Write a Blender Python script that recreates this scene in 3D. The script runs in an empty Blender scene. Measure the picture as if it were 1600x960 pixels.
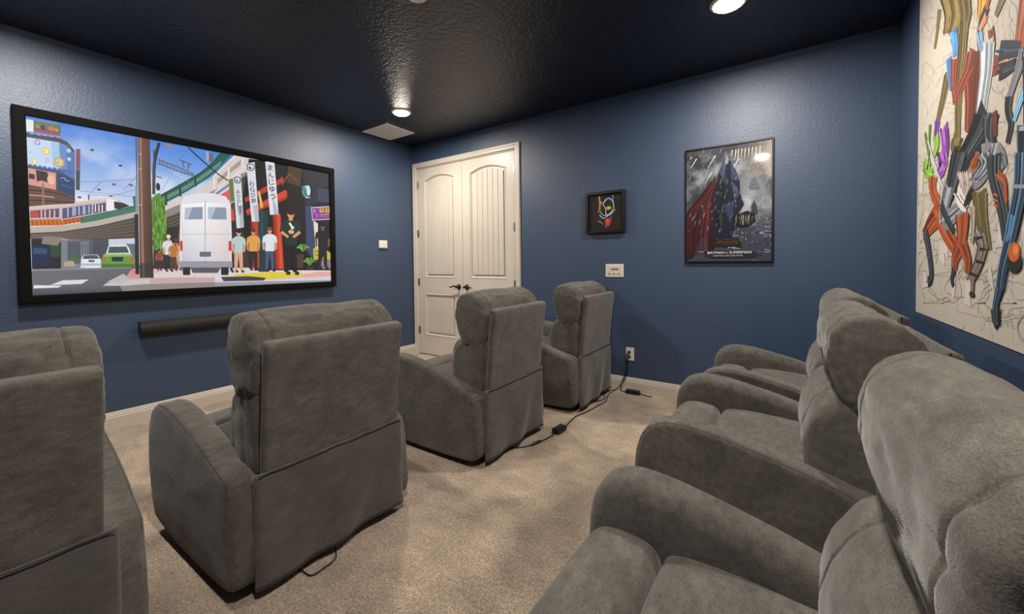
import bpy, bmesh, math, random
from mathutils import Vector, noise, Matrix

# ------------------------------------------------------------------ camera, world, exposure
S = bpy.context.scene
COL = S.collection
W, H, D = 4.705, 2.74, 5.15          # room: x 0..W, y -D..0, height H
ROT = math.radians
cam_d = bpy.data.cameras.new('camera')
cam = bpy.data.objects.new('camera', cam_d); COL.objects.link(cam)
_yaw, _pitch, _roll = (0.60248, -0.02362, -0.00981)
F = Vector((-math.sin(_yaw)*math.cos(_pitch), math.cos(_yaw)*math.cos(_pitch), math.sin(_pitch)))
R0 = F.cross(Vector((0, 0, 1))).normalized(); U0 = R0.cross(F)
Rr = R0*math.cos(_roll)+U0*math.sin(_roll); Ur = -R0*math.sin(_roll)+U0*math.cos(_roll)
m = Matrix((Rr, Ur, -F)).transposed().to_4x4(); m.translation = Vector((4.0883, -3.6355, 1.1978))
cam.matrix_world = m
cam_d.sensor_fit = 'HORIZONTAL'; cam_d.sensor_width = 36
cam_d.lens = 620.656/1600*36
cam_d.shift_y = -54.82/1600
cam_d.clip_start = 0.02
S.camera = cam

world = bpy.data.worlds.new('world'); S.world = world; world.use_nodes = True
world.node_tree.nodes['Background'].inputs[0].default_value = (0.012, 0.013, 0.016, 1)
world.node_tree.nodes['Background'].inputs[1].default_value = 1.0
S.view_settings.view_transform = 'Standard'; S.view_settings.look = 'None'
S.view_settings.gamma = 1; S.view_settings.use_curve_mapping = False
S.view_settings.exposure = 0.0
S.cycles.max_bounces = 8; S.cycles.diffuse_bounces = 5
LAMPS = [(0.866, -0.907), (3.80, -0.905), (0.866, -3.28), (3.80, -3.28)]
LAMP_POWER = 43        # watts of each recessed ceiling lamp
LENS_EMIT = 60.0

# ------------------------------------------------------------------ materials
def lin(c):
    if isinstance(c, str):
        c = [int(c[i:i+2], 16)/255 for i in (0, 2, 4)]
    return tuple((x/12.92 if x <= 0.04045 else ((x+0.055)/1.055)**2.4) for x in c)
MATS = {}
def mat(name, color, rough=0.6, metal=0.0, bump=None, mottle=None, sheen=0, spec=0.5, emit=None, coat=0):
    """procedural principled material; bump=[(scale,strength,dist,detail)], mottle=(scale,amount,detail)"""
    m = bpy.data.materials.new(name); m.use_nodes = True; MATS[name] = m
    nt = m.node_tree; n = nt.nodes; b = n['Principled BSDF']
    c = lin(color)
    b.inputs['Base Color'].default_value = (*c, 1)
    b.inputs['Roughness'].default_value = rough
    b.inputs['Metallic'].default_value = metal
    b.inputs['Specular IOR Level'].default_value = spec
    b.inputs['Sheen Weight'].default_value = sheen
    b.inputs['Sheen Roughness'].default_value = 0.45
    b.inputs['Coat Weight'].default_value = coat
    tc = n.new('ShaderNodeTexCoord')
    if mottle:
        prev = None
        for i, (sc, am, det) in enumerate(mottle if isinstance(mottle, list) else [mottle]):
            mp = n.new('ShaderNodeMapping'); nt.links.new(tc.outputs['Object'], mp.inputs[0])
            if isinstance(sc, tuple): mp.inputs['Scale'].default_value = sc
            else: mp.inputs['Scale'].default_value = (sc, sc, sc)
            nz = n.new('ShaderNodeTexNoise'); nz.inputs['Scale'].default_value = 1; nz.inputs['Detail'].default_value = det
            nz.inputs['Roughness'].default_value = 0.6
            nt.links.new(mp.outputs[0], nz.inputs['Vector'])
            mr = n.new('ShaderNodeMapRange'); nt.links.new(nz.outputs[0], mr.inputs[0])
            mr.inputs[1].default_value = 0.3; mr.inputs[2].default_value = 0.7
            mr.inputs[3].default_value = 1-am; mr.inputs[4].default_value = 1+am
            if prev is None: prev = mr.outputs[0]
            else:
                mu = n.new('ShaderNodeMath'); mu.operation = 'MULTIPLY'
                nt.links.new(prev, mu.inputs[0]); nt.links.new(mr.outputs[0], mu.inputs[1]); prev = mu.outputs[0]
        vm = n.new('ShaderNodeVectorMath'); vm.operation = 'SCALE'; vm.inputs[0].default_value = c
        nt.links.new(prev, vm.inputs['Scale']); nt.links.new(vm.outputs[0], b.inputs['Base Color'])
    if bump:
        last = None
        for sc, st, dist, det in bump:
            nz = n.new('ShaderNodeTexNoise'); nz.inputs['Scale'].default_value = 1; nz.inputs['Detail'].default_value = det
            mp = n.new('ShaderNodeMapping'); nt.links.new(tc.outputs['Object'], mp.inputs[0])
            mp.inputs['Scale'].default_value = sc if isinstance(sc, tuple) else (sc, sc, sc)
            nt.links.new(mp.outputs[0], nz.inputs['Vector'])
            bp = n.new('ShaderNodeBump'); bp.inputs['Strength'].default_value = st; bp.inputs['Distance'].default_value = dist
            nt.links.new(nz.outputs[0], bp.inputs['Height'])
            if last: nt.links.new(last.outputs[0], bp.inputs['Normal'])
            last = bp
        nt.links.new(last.outputs[0], b.inputs['Normal'])
    if emit:
        b.inputs['Emission Color'].default_value = (*lin(emit[0]), 1); b.inputs['Emission Strength'].default_value = emit[1]
    return m

mat('blue_wall', '364863', 0.46, bump=[(150, 0.5, 0.0035, 2.0), (55, 0.22, 0.005, 1.0)], spec=0.65)
mat('navy_ceiling', '161B28', 0.30, bump=[(75, 0.9, 0.007, 2.5), (28, 0.45, 0.010, 1.0)], spec=0.6)
mat('carpet', 'AE9A86', 0.95, bump=[(260, 0.9, 0.01, 2.0), (70, 0.5, 0.012, 2.0)], mottle=[(170, 0.60, 2.0), (60, 0.22, 2.0), ((3.2, 1.9, 1), 0.26, 1.5), ((6.5, 11, 1), 0.14, 1.0)], spec=0.1, sheen=0.3)
def carpet_marks():
    # brushed pile: angular patches left by feet and vacuuming
    nt = MATS['carpet'].node_tree; n = nt.nodes; L = nt.links; b = n['Principled BSDF']
    src = b.inputs['Base Color'].links[0].from_socket
    tc = n.new('ShaderNodeTexCoord'); nz = n.new('ShaderNodeTexNoise'); nz.inputs['Scale'].default_value = 3.0; nz.inputs['Detail'].default_value = 3
    mx = n.new('ShaderNodeVectorMath'); mx.operation = 'MULTIPLY_ADD'; mx.inputs[1].default_value = (0.35, 0.35, 0.0)
    L.new(tc.outputs['Object'], nz.inputs['Vector']); L.new(nz.outputs['Color'], mx.inputs[0]); L.new(tc.outputs['Object'], mx.inputs[2])
    mp = n.new('ShaderNodeMapping'); mp.inputs['Rotation'].default_value = (0, 0, 0.6); mp.inputs['Scale'].default_value = (3.6, 2.0, 1); L.new(mx.outputs[0], mp.inputs[0])
    vo = n.new('ShaderNodeTexVoronoi'); vo.feature = 'SMOOTH_F1'; vo.inputs['Smoothness'].default_value = 0.22; vo.inputs['Scale'].default_value = 1.0
    L.new(mp.outputs[0], vo.inputs['Vector'])
    sp = n.new('ShaderNodeSeparateColor'); L.new(vo.outputs['Color'], sp.inputs[0])
    mr = n.new('ShaderNodeMapRange'); L.new(sp.outputs[0], mr.inputs[0]); mr.inputs[3].default_value = 0.76; mr.inputs[4].default_value = 1.20
    vm = n.new('ShaderNodeVectorMath'); vm.operation = 'SCALE'; L.new(src, vm.inputs[0]); L.new(mr.outputs[0], vm.inputs['Scale']); L.new(vm.outputs[0], b.inputs['Base Color'])
carpet_marks()
mat('white_paint', 'C9C0B4', 0.38, mottle=(3, 0.03, 1), bump=[(40, 0.06, 0.002, 1)])
mat('fabric', '585550', 0.92, bump=[((420, 300, 420), 0.35, 0.002, 2.0), ((60, 30, 60), 0.25, 0.004, 3.0)],
    mottle=[((46, 20, 46), 0.24, 5.0), (8, 0.22, 4.0), ((420, 220, 600), 0.28, 1.0)], sheen=0.22, spec=0.12)
mat('skirt_fabric', '565350', 0.92, bump=[((420, 300, 420), 0.3, 0.002, 2.0)],
    mottle=[((30, 14, 30), 0.14, 4.0), (6, 0.18, 3.0), ((500, 260, 700), 0.2, 1.0)], sheen=0.25, spec=0.12)
mat('seam', '2E2C2B', 0.9, mottle=(200, 0.2, 1))
mat('black_metal', '0B0B0C', 0.5, metal=0.3, mottle=(30, 0.2, 1))
mat('black_velvet', '070708', 0.85, mottle=(60, 0.2, 2), sheen=0.05, spec=0.15)
mat('screen_backing', '101010', 0.8, mottle=(60, 0.2, 2))
mat('black_frame', '0D0C0C', 0.35, mottle=(20, 0.2, 2))
mat('black_cloth', '141414', 0.75, bump=[(600, 0.3, 0.001, 1)], mottle=(60, 0.2, 2))
mat('black_plastic', '0C0C0D', 0.4, mottle=(60, 0.15, 2))
mat('white_plastic', 'DAD6CE', 0.35, mottle=(20, 0.03, 1))
mat('cream_plastic', 'CFC3B4', 0.5, mottle=(20, 0.04, 1))
mat('grey_mark', '6A635A', 0.6, mottle=(60, 0.1, 1))
mat('vent_white', 'F0ECE6', 0.5, mottle=(12, 0.04, 1))
mat('vent_dark', 'CCC6BC', 0.8, mottle=(12, 0.04, 1))
mat('bronze', '3A312A', 0.32, metal=0.9, mottle=(40, 0.15, 1))
mat('nickel', 'A59F95', 0.3, metal=0.9, mottle=(40, 0.1, 1))
mat('lamp_lens', 'FFFFFF', 0.4, emit=('FFF3DF', LENS_EMIT), mottle=(10, 0.01, 1))
mat('canvas_edge', 'B9B2A6', 0.8, mottle=(60, 0.05, 1))

# ------------------------------------------------------------------ object helpers
def link(o, parent=None):
    COL.objects.link(o)
    if parent is not None: o.parent = parent
    return o
def finish(name, bm, material, parent=None, smooth=False, loc=None, label=None):
    me = bpy.data.meshes.new(name)
    bmesh.ops.recalc_face_normals(bm, faces=bm.faces)
    if smooth:
        for f in bm.faces: f.smooth = True
    bm.to_mesh(me); bm.free()
    me.materials.append(MATS[material] if isinstance(material, str) else material)
    o = bpy.data.objects.new(name, me); link(o, parent)
    if loc is not None: o.location = loc
    if label: o['label'] = label
    return o
def thing(name, loc, label, cat, group=None):
    o = bpy.data.objects.new(name, None); o.empty_display_size = 0.1; link(o)
    o.location = loc; tag(o, label, cat, group); return o
def tag(o, label, cat, group=None):
    o['label'] = label; o['category'] = cat
    if group: o['group'] = group
    return o
def struct(o, label=None):
    o['kind'] = 'structure'
    if label: o['label'] = label
    return o
def box(bm, x0, x1, y0, y1, z0, z1, bevel=0):
    v = [bm.verts.new((x, y, z)) for x in (x0, x1) for y in (y0, y1) for z in (z0, z1)]
    fs = [(0, 1, 3, 2), (4, 6, 7, 5), (0, 4, 5, 1), (2, 3, 7, 6), (0, 2, 6, 4), (1, 5, 7, 3)]
    faces = [bm.faces.new([v[i] for i in f]) for f in fs]
    if bevel:
        es = set(e for f in faces for e in f.edges)
        bmesh.ops.bevel(bm, geom=list(es), offset=bevel, segments=2, profile=0.5, affect='EDGES')
def prism(bm, pts, y0, y1, fn=None):
    """extrude 2D polygon pts (a,b) between depth y0,y1; fn maps (a,depth,b) to xyz"""
    fn = fn or (lambda a, d, b: (a, d, b))
    A = [bm.verts.new(fn(a, y0, b)) for a, b in pts]; B = [bm.verts.new(fn(a, y1, b)) for a, b in pts]
    bm.faces.new(A); bm.faces.new(B[::-1])
    n = len(pts)
    for i in range(n): bm.faces.new((A[i], A[(i+1) % n], B[(i+1) % n], B[i]))
def tube(bm, pts, r, seg=6, closed=False):
    pts = [Vector(p) for p in pts]; n = len(pts); rings = []
    up = Vector((0.13, 0.21, 1)).normalized()
    for i, p in enumerate(pts):
        a = pts[(i-1) % n] if (closed or i) else p; b = pts[(i+1) % n] if (closed or i < n-1) else p
        t = (b-a)
        if t.length < 1e-9: t = Vector((0, 0, 1))
        t.normalize(); s = t.cross(up)
        if s.length < 1e-3: s = t.cross(Vector((1, 0, 0)))
        s.normalize(); q = s.cross(t)
        rr = r[i] if isinstance(r, (list, tuple)) else r
        rings.append([bm.verts.new(p+s*rr*math.cos(2*math.pi*k/seg)+q*rr*math.sin(2*math.pi*k/seg)) for k in range(seg)])
    rng = n if closed else n-1
    for i in range(rng):
        A, B = rings[i], rings[(i+1) % n]
        for k in range(seg): bm.faces.new((A[k], A[(k+1) % seg], B[(k+1) % seg], B[k]))
    if not closed:
        bm.faces.new(rings[0][::-1]); bm.faces.new(rings[-1])
def lathe(bm, prof, seg=32, axis='z', origin=(0, 0, 0)):
    """prof = [(r,h)...]; r 0 closes"""
    o = Vector(origin); rings = []
    for r, h in prof:
        ring = []
        for k in range(seg if r > 1e-6 else 1):
            a = 2*math.pi*k/seg; c, s = r*math.cos(a), r*math.sin(a)
            p = {'z': (c, s, h), 'y': (c, h, s), 'x': (h, c, s)}[axis]
            ring.append(bm.verts.new(o+Vector(p)))
        rings.append(ring)
    for A, B in zip(rings, rings[1:]):
        if len(A) == 1 and len(B) == 1: continue
        for k in range(seg):
            if len(A) == 1: bm.faces.new((A[0], B[k], B[(k+1) % seg]))
            elif len(B) == 1: bm.faces.new((A[k], A[(k+1) % seg], B[0]))
            else: bm.faces.new((A[k], A[(k+1) % seg], B[(k+1) % seg], B[k]))
def catmull(P, n, closed=True):
    out = []; N = len(P); segs = N if closed else N-1
    for i in range(segs):
        if closed: p0, p1, p2, p3 = P[i-1], P[i], P[(i+1) % N], P[(i+2) % N]
        else: p0, p1, p2, p3 = P[max(i-1, 0)], P[i], P[i+1], P[min(i+2, N-1)]
        for k in range(n):
            t = k/n
            out.append(tuple(0.5*((2*b)+(-a+c)*t+(2*a-5*b+4*c-d)*t*t+(-a+3*b-3*c+d)*t**3) for a, b, c, d in zip(p0, p1, p2, p3)))
    if not closed: out.append(tuple(P[-1]))
    return out

# ------------------------------------------------------------------ the room
def slab(name, x0, x1, y0, y1, z0, z1, m):
    bm = bmesh.new(); box(bm, x0, x1, y0, y1, z0, z1)
    return struct(finish(name, bm, m))
slab('floor', -0.12, W+0.12, -D-0.12, 0.12, -0.1, 0, 'carpet')
slab('ceiling', -0.12, W+0.12, -D-0.12, 0.12, H, H+0.1, 'navy_ceiling')
slab('wall_front', -0.12, 0, -D, 0.0, 0, H, 'blue_wall')
slab('wall_right', W, W+0.12, -D, 0.0, 0, H, 'blue_wall')
slab('wall_back', -0.12, W+0.12, -D-0.12, -D, 0, H, 'blue_wall')
OX0, OX1, OZ = 0.074, 1.648, 2.448     # double door opening in the far wall
bm = bmesh.new()
P = [(-0.12, 0), (OX0, 0), (OX0, OZ), (OX1, OZ), (OX1, 0), (W+0.12, 0), (W+0.12, H), (-0.12, H)]
prism(bm, P, 0, 0.12)
struct(finish('wall_far', bm, 'blue_wall'))

def baseboard(name, a, b, n):
    """profile swept from a to b (2D floor points), n = direction into the room"""
    prof = [(0, 0), (0.016, 0), (0.016, 0.083), (0.013, 0.088), (0.013, 0.100), (0.009, 0.104), (0.008, 0.116), (0.004, 0.122), (0, 0.122)]
    bm = bmesh.new(); A, B = [], []
    for t, z in prof:
        A.append(bm.verts.new((a[0]+n[0]*t, a[1]+n[1]*t, z))); B.append(bm.verts.new((b[0]+n[0]*t, b[1]+n[1]*t, z)))
    bm.faces.new(A); bm.faces.new(B[::-1])
    for i in range(len(prof)): j = (i+1) % len(prof); bm.faces.new((A[i], A[j], B[j], B[i]))
    return struct(finish(name, bm, 'white_paint'))
baseboard('baseboard_front', (0, -D), (0, -0.001), (1, 0))
baseboard('baseboard_far', (1.712, 0), (W, 0), (0, -1))
baseboard('baseboard_right', (W, 0), (W, -D), (-1, 0))
baseboard('baseboard_back', (0, -D), (W, -D), (0, 1))

# door casing: stepped moulding mitred round the opening
def casing():
    bm = bmesh.new()
    prof = [(0, 0.0), (0, 0.012), (0.008, 0.017), (0.030, 0.018), (0.044, 0.021), (0.058, 0.022), (0.064, 0.016), (0.064, 0.0)]
    path = [(OX0+0.002, 0), (OX0+0.002, OZ-0.002), (OX1-0.002, OZ-0.002), (OX1-0.002, 0)]
    offs = [(-1, 0), (-1, 1), (1, 1), (1, 0)]
    rings = [[bm.verts.new((px+ox*t, -h, pz+oz*t)) for t, h in prof] for (px, pz), (ox, oz) in zip(path, offs)]
    for A, B in zip(rings, rings[1:]):
        for i in range(len(prof)): j = (i+1) % len(prof); bm.faces.new((A[i], A[j], B[j], B[i]))
    bm.faces.new(rings[0]); bm.faces.new(rings[-1][::-1])
    # jamb lining
    box(bm, OX0-0.001, OX0+0.012, 0.0, 0.115, 0, OZ); box(bm, OX1-0.012, OX1+0.001, 0.0, 0.115, 0, OZ); box(bm, OX0, OX1, 0.0, 0.115, OZ-0.012, OZ+0.001)
    # stop behind the leaves
    box(bm, OX0+0.01, OX0+0.03, 0.05, 0.07, 0, OZ); box(bm, OX1-0.03, OX1-0.01, 0.05, 0.07, 0, OZ); box(bm, OX0, OX1, 0.05, 0.07, OZ-0.03, OZ-0.012)
    return finish('trim_1', bm, 'white_paint')
struct(casing(), 'white stepped casing around the double doors')

def door_leaf(idx, x0, x1, hinge_left):
    """a two panel arched plank door leaf; face at y=0.004"""
    zt, zb, yf, yb, rec = 2.430, 0.012, 0.004, 0.042, 0.020
    w = x1-x0; px0, px1 = x0+0.118, x1-0.118
    lp0, lp1, up0, up1, rise = 0.262, 0.800, 1.015, 2.268, 0.062
    def arch(x, extra=0):
        t = (x-(px0+px1)/2)/((px1-px0)/2)
        return up1+extra+rise*(1-t*t)
    n = 14
    xs = [px0+(px1-px0)*i/n for i in range(n+1)]
    bm = bmesh.new()
    box(bm, x0, px0, yf, yb, zb, zt); box(bm, px1, x1, yf, yb, zb, zt)
    box(bm, px0, px1, yf, yb, zb, lp0); box(bm, px0, px1, yf, yb, lp1, up0)
    for a, b in zip(xs, xs[1:]): prism(bm, [(a, arch(a)), (b, arch(b)), (b, zt), (a, zt)], yf, yb)
    bmesh.ops.remove_doubles(bm, verts=bm.verts, dist=1e-5)
    box(bm, px0-0.005, px1+0.005, yf+rec, yb-0.004, lp0-0.01, arch((px0+px1)/2)+0.01)     # panel ground
    leaf = struct(finish('door_%d' % idx, bm, 'white_paint'), 'white arched plank-panel door leaf, %s one of the pair' % ('left' if hinge_left else 'right'))
    # mouldings (a sloped bead round each panel)
    def ring(pts):
        bm = bmesh.new(); c = Vector((sum(p[0] for p in pts)/len(pts), sum(p[1] for p in pts)/len(pts)))
        def off(d):
            out = []; N = len(pts)
            for i in range(N):
                p0, p1, p2 = Vector(pts[i-1]), Vector(pts[i]), Vector(pts[(i+1) % N])
                e1 = (p1-p0).normalized(); e2 = (p2-p1).normalized()
                n1 = Vector((-e1.y, e1.x)); n2 = Vector((-e2.y, e2.x)); nn = (n1+n2).normalized(); k = max(0.35, nn.dot(n1))
                out.append(p1+nn*(d/k))
            return out
        L = [(0, yf-0.003), (0.007, yf-0.004), (0.013, yf+0.006), (0.020, yf+0.012), (0.021, yf+rec)]
        L = [(-0.006, yf+0.001)]+L
        rings = [[bm.verts.new((p.x, y, p.y)) for p in off(d)] for d, y in L]
        for A, B in zip(rings, rings[1:]):
            for i in range(len(A)): j = (i+1) % len(A); bm.faces.new((A[i], A[j], B[j], B[i]))
        return finish('panel_molding', bm, 'white_paint', leaf)
    up = [(px0, up0), (px1, up0)]+[(x, arch(x)) for x in xs[::-1]]
    ring(up); ring([(px0, lp0), (px1, lp0), (px1, lp1), (px0, lp1)])
    # raised planks
    npk = 6; a0, a1 = px0+0.040, px1-0.040; pw = (a1-a0)/npk
    for z0, z1, isup in ((lp0+0.042, lp1-0.042, False), (up0+0.042, None, True)):
        for i in range(npk):
            xa, xb = a0+i*pw+0.0011, a0+(i+1)*pw-0.0011
            bm = bmesh.new()
            tops = [(x, (arch(x, -0.048) if isup else z1)) for x in (xb, (xa+xb)/2, xa)]
            pts = [(xa, z0), (xb, z0)]+tops
            g = 0.0028
            cx = (xa+xb)/2
            inner = [(cx+(x-cx)*(1-g/(pw/2)), z+(g if z < (z0+0.01) else -g)) for x, z in pts]
            A = [bm.verts.new((x, yf+rec+0.001, z)) for x, z in pts]; M_ = [bm.verts.new((x, yf+0.009, z)) for x, z in pts]
            B = [bm.verts.new((x, yf+0.005, z)) for x, z in inner]
            for Q, T in ((A, M_), (M_, B)):
                for k in range(len(pts)): j = (k+1) % len(pts); bm.faces.new((Q[k], Q[j], T[j], T[k]))
            bm.faces.new(B); bm.faces.new(A[::-1])
            finish('plank', bm, 'white_paint', leaf)
    # hinges
    hx = x0-0.004 if hinge_left else x1+0.004
    for hz in (0.32, 0.955, 1.591, 2.228):
        bm = bmesh.new(); lathe(bm, [(0, -0.045), (0.0065, -0.045), (0.0065, 0.045), (0, 0.045)], 10, 'z', (hx, -0.004, hz))
        lathe(bm, [(0, 0.045), (0.004, 0.047), (0.003, 0.052), (0, 0.053)], 10, 'z', (hx, -0.004, hz))
        s = 1 if hinge_left else -1
        xa, xb = sorted((hx, hx+s*0.022)); box(bm, xa, xb, -0.0005, 0.006, hz-0.044, hz+0.044)
        finish('hinge', bm, 'nickel', leaf, label='small nickel butt hinge')
    # lever handle
    kx = x1-0.062 if hinge_left else x0+0.062; kz = 0.908; s = -1 if hinge_left else 1
    bm = bmesh.new()
    lathe(bm, [(0, yf), (0.033, yf), (0.033, yf-0.006), (0.027, yf-0.012), (0.014, yf-0.016), (0.011, yf-0.045), (0.014, yf-0.050), (0.014, yf-0.062), (0, yf-0.064)], 24, 'y', (kx, 0, kz))
    h = finish('lever_handle', bm, 'bronze', leaf, smooth=True, label='dark bronze curved lever handle')
    bm = bmesh.new()
    path = catmull([(kx, yf-0.055, kz), (kx+s*0.030, yf-0.056, kz+0.008), (kx+s*0.060, yf-0.057, kz+0.003), (kx+s*0.090, yf-0.056, kz-0.006), (kx+s*0.112, yf-0.054, kz-0.001)], 5, False)
    tube(bm, path, [0.011-0.005*i/len(path) for i in range(len(path))], 10)
    finish('lever', bm, 'bronze', h, smooth=True)
    return leaf
DM = (OX0+OX1)/2
door_leaf(1, OX0+0.016, DM-0.002, True)
door_leaf(2, DM+0.002, OX1-0.016, False)

# ------------------------------------------------------------------ ceiling fittings
def downlight(x, y, label):
    t = thing('ceiling_downlight', (x, y, H), label, 'ceiling light', 'round recessed ceiling downlights')
    bm = bmesh.new(); lathe(bm, [(0.078, -0.002), (0.078, -0.014), (0.090, -0.010), (0.100, -0.004), (0.102, 0.0)], 40)
    finish('trim_ring', bm, 'white_plastic', t, True)
    bm = bmesh.new(); lathe(bm, [(0, -0.034), (0.030, -0.032), (0.058, -0.026), (0.074, -0.018), (0.079, -0.010), (0.079, -0.002)], 40)
    finish('lens', bm, 'lamp_lens', t, True, label='glowing white domed lens')
    ld = bpy.data.lights.new('downlight_lamp', 'AREA'); ld.shape = 'DISK'; ld.size = 0.15; ld.energy = LAMP_POWER
    ld.color = (1.0, 0.92, 0.82)
    lo = bpy.data.objects.new('downlight_lamp', ld); link(lo, t); lo.location = (0, 0, -0.037)
    return t
lamp_labels = ['glowing round ceiling downlight beside the square vent, near the screen wall and door wall corner',
               'glowing round ceiling downlight at the top edge, above the large poster',
               'round ceiling downlight above the front row, out at the upper left',
               'round ceiling downlight above the rear row, behind the viewer']
for (x, y), l in zip(LAMPS, lamp_labels): downlight(x, y, l)

t = thing('smoke_detector', (2.365, -2.055, H), 'round white smoke detector on the ceiling, cut off at the top edge', 'smoke detector')
bm = bmesh.new(); lathe(bm, [(0.072, 0), (0.072, -0.010), (0.068, -0.014), (0.066, -0.016)], 40); lathe(bm, [(0.066, -0.014), (0.064, -0.030), (0.050, -0.040), (0, -0.042)], 40)
finish('housing', bm, 'white_plastic', t, True)
bm = bmesh.new(); lathe(bm, [(0, -0.0435), (0.016, -0.043), (0.018, -0.040)], 20); finish('test_button', bm, 'cream_plastic', t, True)

t = thing('ceiling_vent', (0.262, -0.592, H), 'square off-white vent grille set flat in the dark ceiling beside the downlight', 'vent')
bm = bmesh.new(); a, b, f = 0.222, 0.200, 0.028
for (x0, x1, y0, y1) in ((-a, a, -b, -b+f), (-a, a, b-f, b), (-a, -a+f, -b+f, b-f), (a-f, a, -b+f, b-f)): box(bm, x0, x1, y0, y1, -0.010, 0, 0.0015)
finish('frame', bm, 'vent_white', t)
bm = bmesh.new(); box(bm, -a+f, a-f, -b+f, b-f, -0.0035, 0); finish('backing', bm, 'vent_dark', t)
for i in range(20):
    y = -b+f+0.009+i*(2*(b-f)-0.018)/19
    bm = bmesh.new(); prism(bm, [(y-0.0065, -0.004), (y+0.004, -0.009), (y+0.0052, -0.0082), (y-0.005, -0.0032)], -a+f+0.001, a-f-0.001, lambda p, d, q: (d, p, q))
    finish('slat', bm, 'vent_white', t)

# ------------------------------------------------------------------ recliners (front faces -x)
def cushion(prof, y0, y1, r, n=4, ny=22, puff=0.0, caps=0.012, wr=0.0, wfreq=(16, 4, 16), seed=0, seams=(), gd=0.004, warp=None, endw=0.0, nr=5, r1=None):
    """padded form: closed x-z profile swept along y with rolled ends, stitched grooves and soft wrinkles.
    returns (bmesh, {seam_y: [points]})"""
    pts = catmull(prof, n); N = len(pts)
    area = sum(pts[i][0]*pts[(i+1) % N][1]-pts[(i+1) % N][0]*pts[i][1] for i in range(N))
    sg = 1 if area > 0 else -1
    nor = []
    for i in range(N):
        d = Vector((pts[(i+1) % N][0]-pts[i-1][0], pts[(i+1) % N][1]-pts[i-1][1])).normalized()
        nor.append(Vector((d.y, -d.x))*sg)
    lim = []
    for i in range(N):
        a, b, c = Vector(pts[i-2]), Vector(pts[i]), Vector(pts[(i+2) % N])
        cr = ((b-a).x*(c-b).y-(b-a).y*(c-b).x)*sg
        lim.append(1.0 if cr < 1e-9 else max(0.006, 0.8*(a-b).length*(b-c).length*(c-a).length/(2*cr)))
    for _ in range(2): lim = [min(lim[i-1], lim[i], lim[(i+1) % N]) for i in range(N)]
    for _ in range(6): lim = [(lim[i-1]+lim[i]*2+lim[(i+1) % N])/4 for i in range(N)]
    cx = sum(p[0] for p in pts)/N; cz = sum(p[1] for p in pts)/N
    mid, half = (y0+y1)/2, (y1-y0)/2
    r1 = r1 or r
    ys = [y0+r+(y1-y0-r-r1)*i/ny for i in range(ny+1)]
    ys += [y0+r*(1-math.sin(math.pi/2*i/nr)) for i in range(1, nr+1)]+[y1-r1*(1-math.sin(math.pi/2*i/nr)) for i in range(1, nr+1)]
    for s in seams: ys = [y for y in ys if abs(y-s) > 0.009 or min(abs(y-y0), abs(y-y1)) < 1e-5]+[s-0.008, s-0.004, s, s+0.004, s+0.008]
    ys = sorted(set(round(y, 5) for y in ys))
    bm = bmesh.new(); rings = []
    for y in ys:
        t = (y-mid)/half
        rr = r if y < mid else r1
        e = max(0.0, (abs(y-mid)-(half-rr))/rr); e = min(e, 1.0)
        ins = rr*(1-math.sqrt(max(0, 1-e*e)))
        pf = puff*(1-t**4)
        gr = sum(gd*math.exp(-((y-s)/0.0042)**2) for s in seams)
        ring = []
        for p, q, lm in zip(pts, nor, lim):
            d = pf-min(ins, lm)-gr
            ring.append(bm.verts.new((p[0]+q.x*d, y, p[1]+q.y*d)))
        rings.append(ring)
    for A, B in zip(rings, rings[1:]):
        for k in range(N): bm.faces.new((A[k], A[(k+1) % N], B[(k+1) % N], B[k]))
    capv = set()
    for ring, sgn in ((rings[0], -1), (rings[-1], 1)):
        cur = [v.co.copy() for v in ring]
        prev = ring; y = ring[0].co.y
        c = Vector((cx, y, cz))
        sp = 1.0
        for s in (0.90, 0.76, 0.56, 0.30):
            for _ in range(int(6+30*(1-s))): cur = [(cur[k-1]+cur[k]*2+cur[(k+1) % N])/4 for k in range(N)]
            cur = [c+(q-c)*(s/sp) for q in cur]; sp = s
            R = []
            for q in cur: R.append(bm.verts.new((q.x, y+sgn*caps*(1-s*s), q.z)))
            capv.update(R)
            for k in range(N): bm.faces.new((prev[k], prev[(k+1) % N], R[(k+1) % N], R[k]))
            prev = R
        cv = bm.verts.new((cx, y+sgn*caps, cz)); capv.add(cv)
        for k in range(N): bm.faces.new((prev[k], prev[(k+1) % N], cv))
    bmesh.ops.recalc_face_normals(bm, faces=bm.faces); bm.normal_update()
    if wr or endw:
        for v in bm.verts:
            p = v.co; a = wr
            if v in capv:
                v.co = p+Vector((0, (1 if p.y > mid else -1)*(abs(wr)*0.8+endw)*noise.noise(Vector((p.x*9+seed, 3, p.z*9))), 0)); continue
            q = Vector((p.x*wfreq[0]+seed, p.y*wfreq[1], p.z*wfreq[2]))
            a *= min(1.0, 0.25+max(0, half-abs(p.y-mid))/0.12)
            d = (noise.fractal(q, 1.0, 2.0, 3) if a > 0 else -1.0+2.6*min(0.8, abs(noise.noise(q)+0.35*noise.noise(q*2.3)))**0.8)*abs(a)
            k = max(0, 1-(half-abs(p.y-mid))/0.07)
            if endw and k > 0: d += endw*k*noise.fractal(Vector((p.x*34+seed, p.y*6, p.z*34)), 1.0, 2.0, 2)
            v.co = p+v.normal*d
    if warp:
        for v in bm.verts: v.co = Vector(warp(v.co))
    sm = {}
    for s in seams:
        ring = min(rings, key=lambda R: abs(R[0].co.y-s) if not warp else abs(ys[rings.index(R)]-s))
        sm[s] = [v.co.copy() for v in ring]
    return bm, sm
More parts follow.
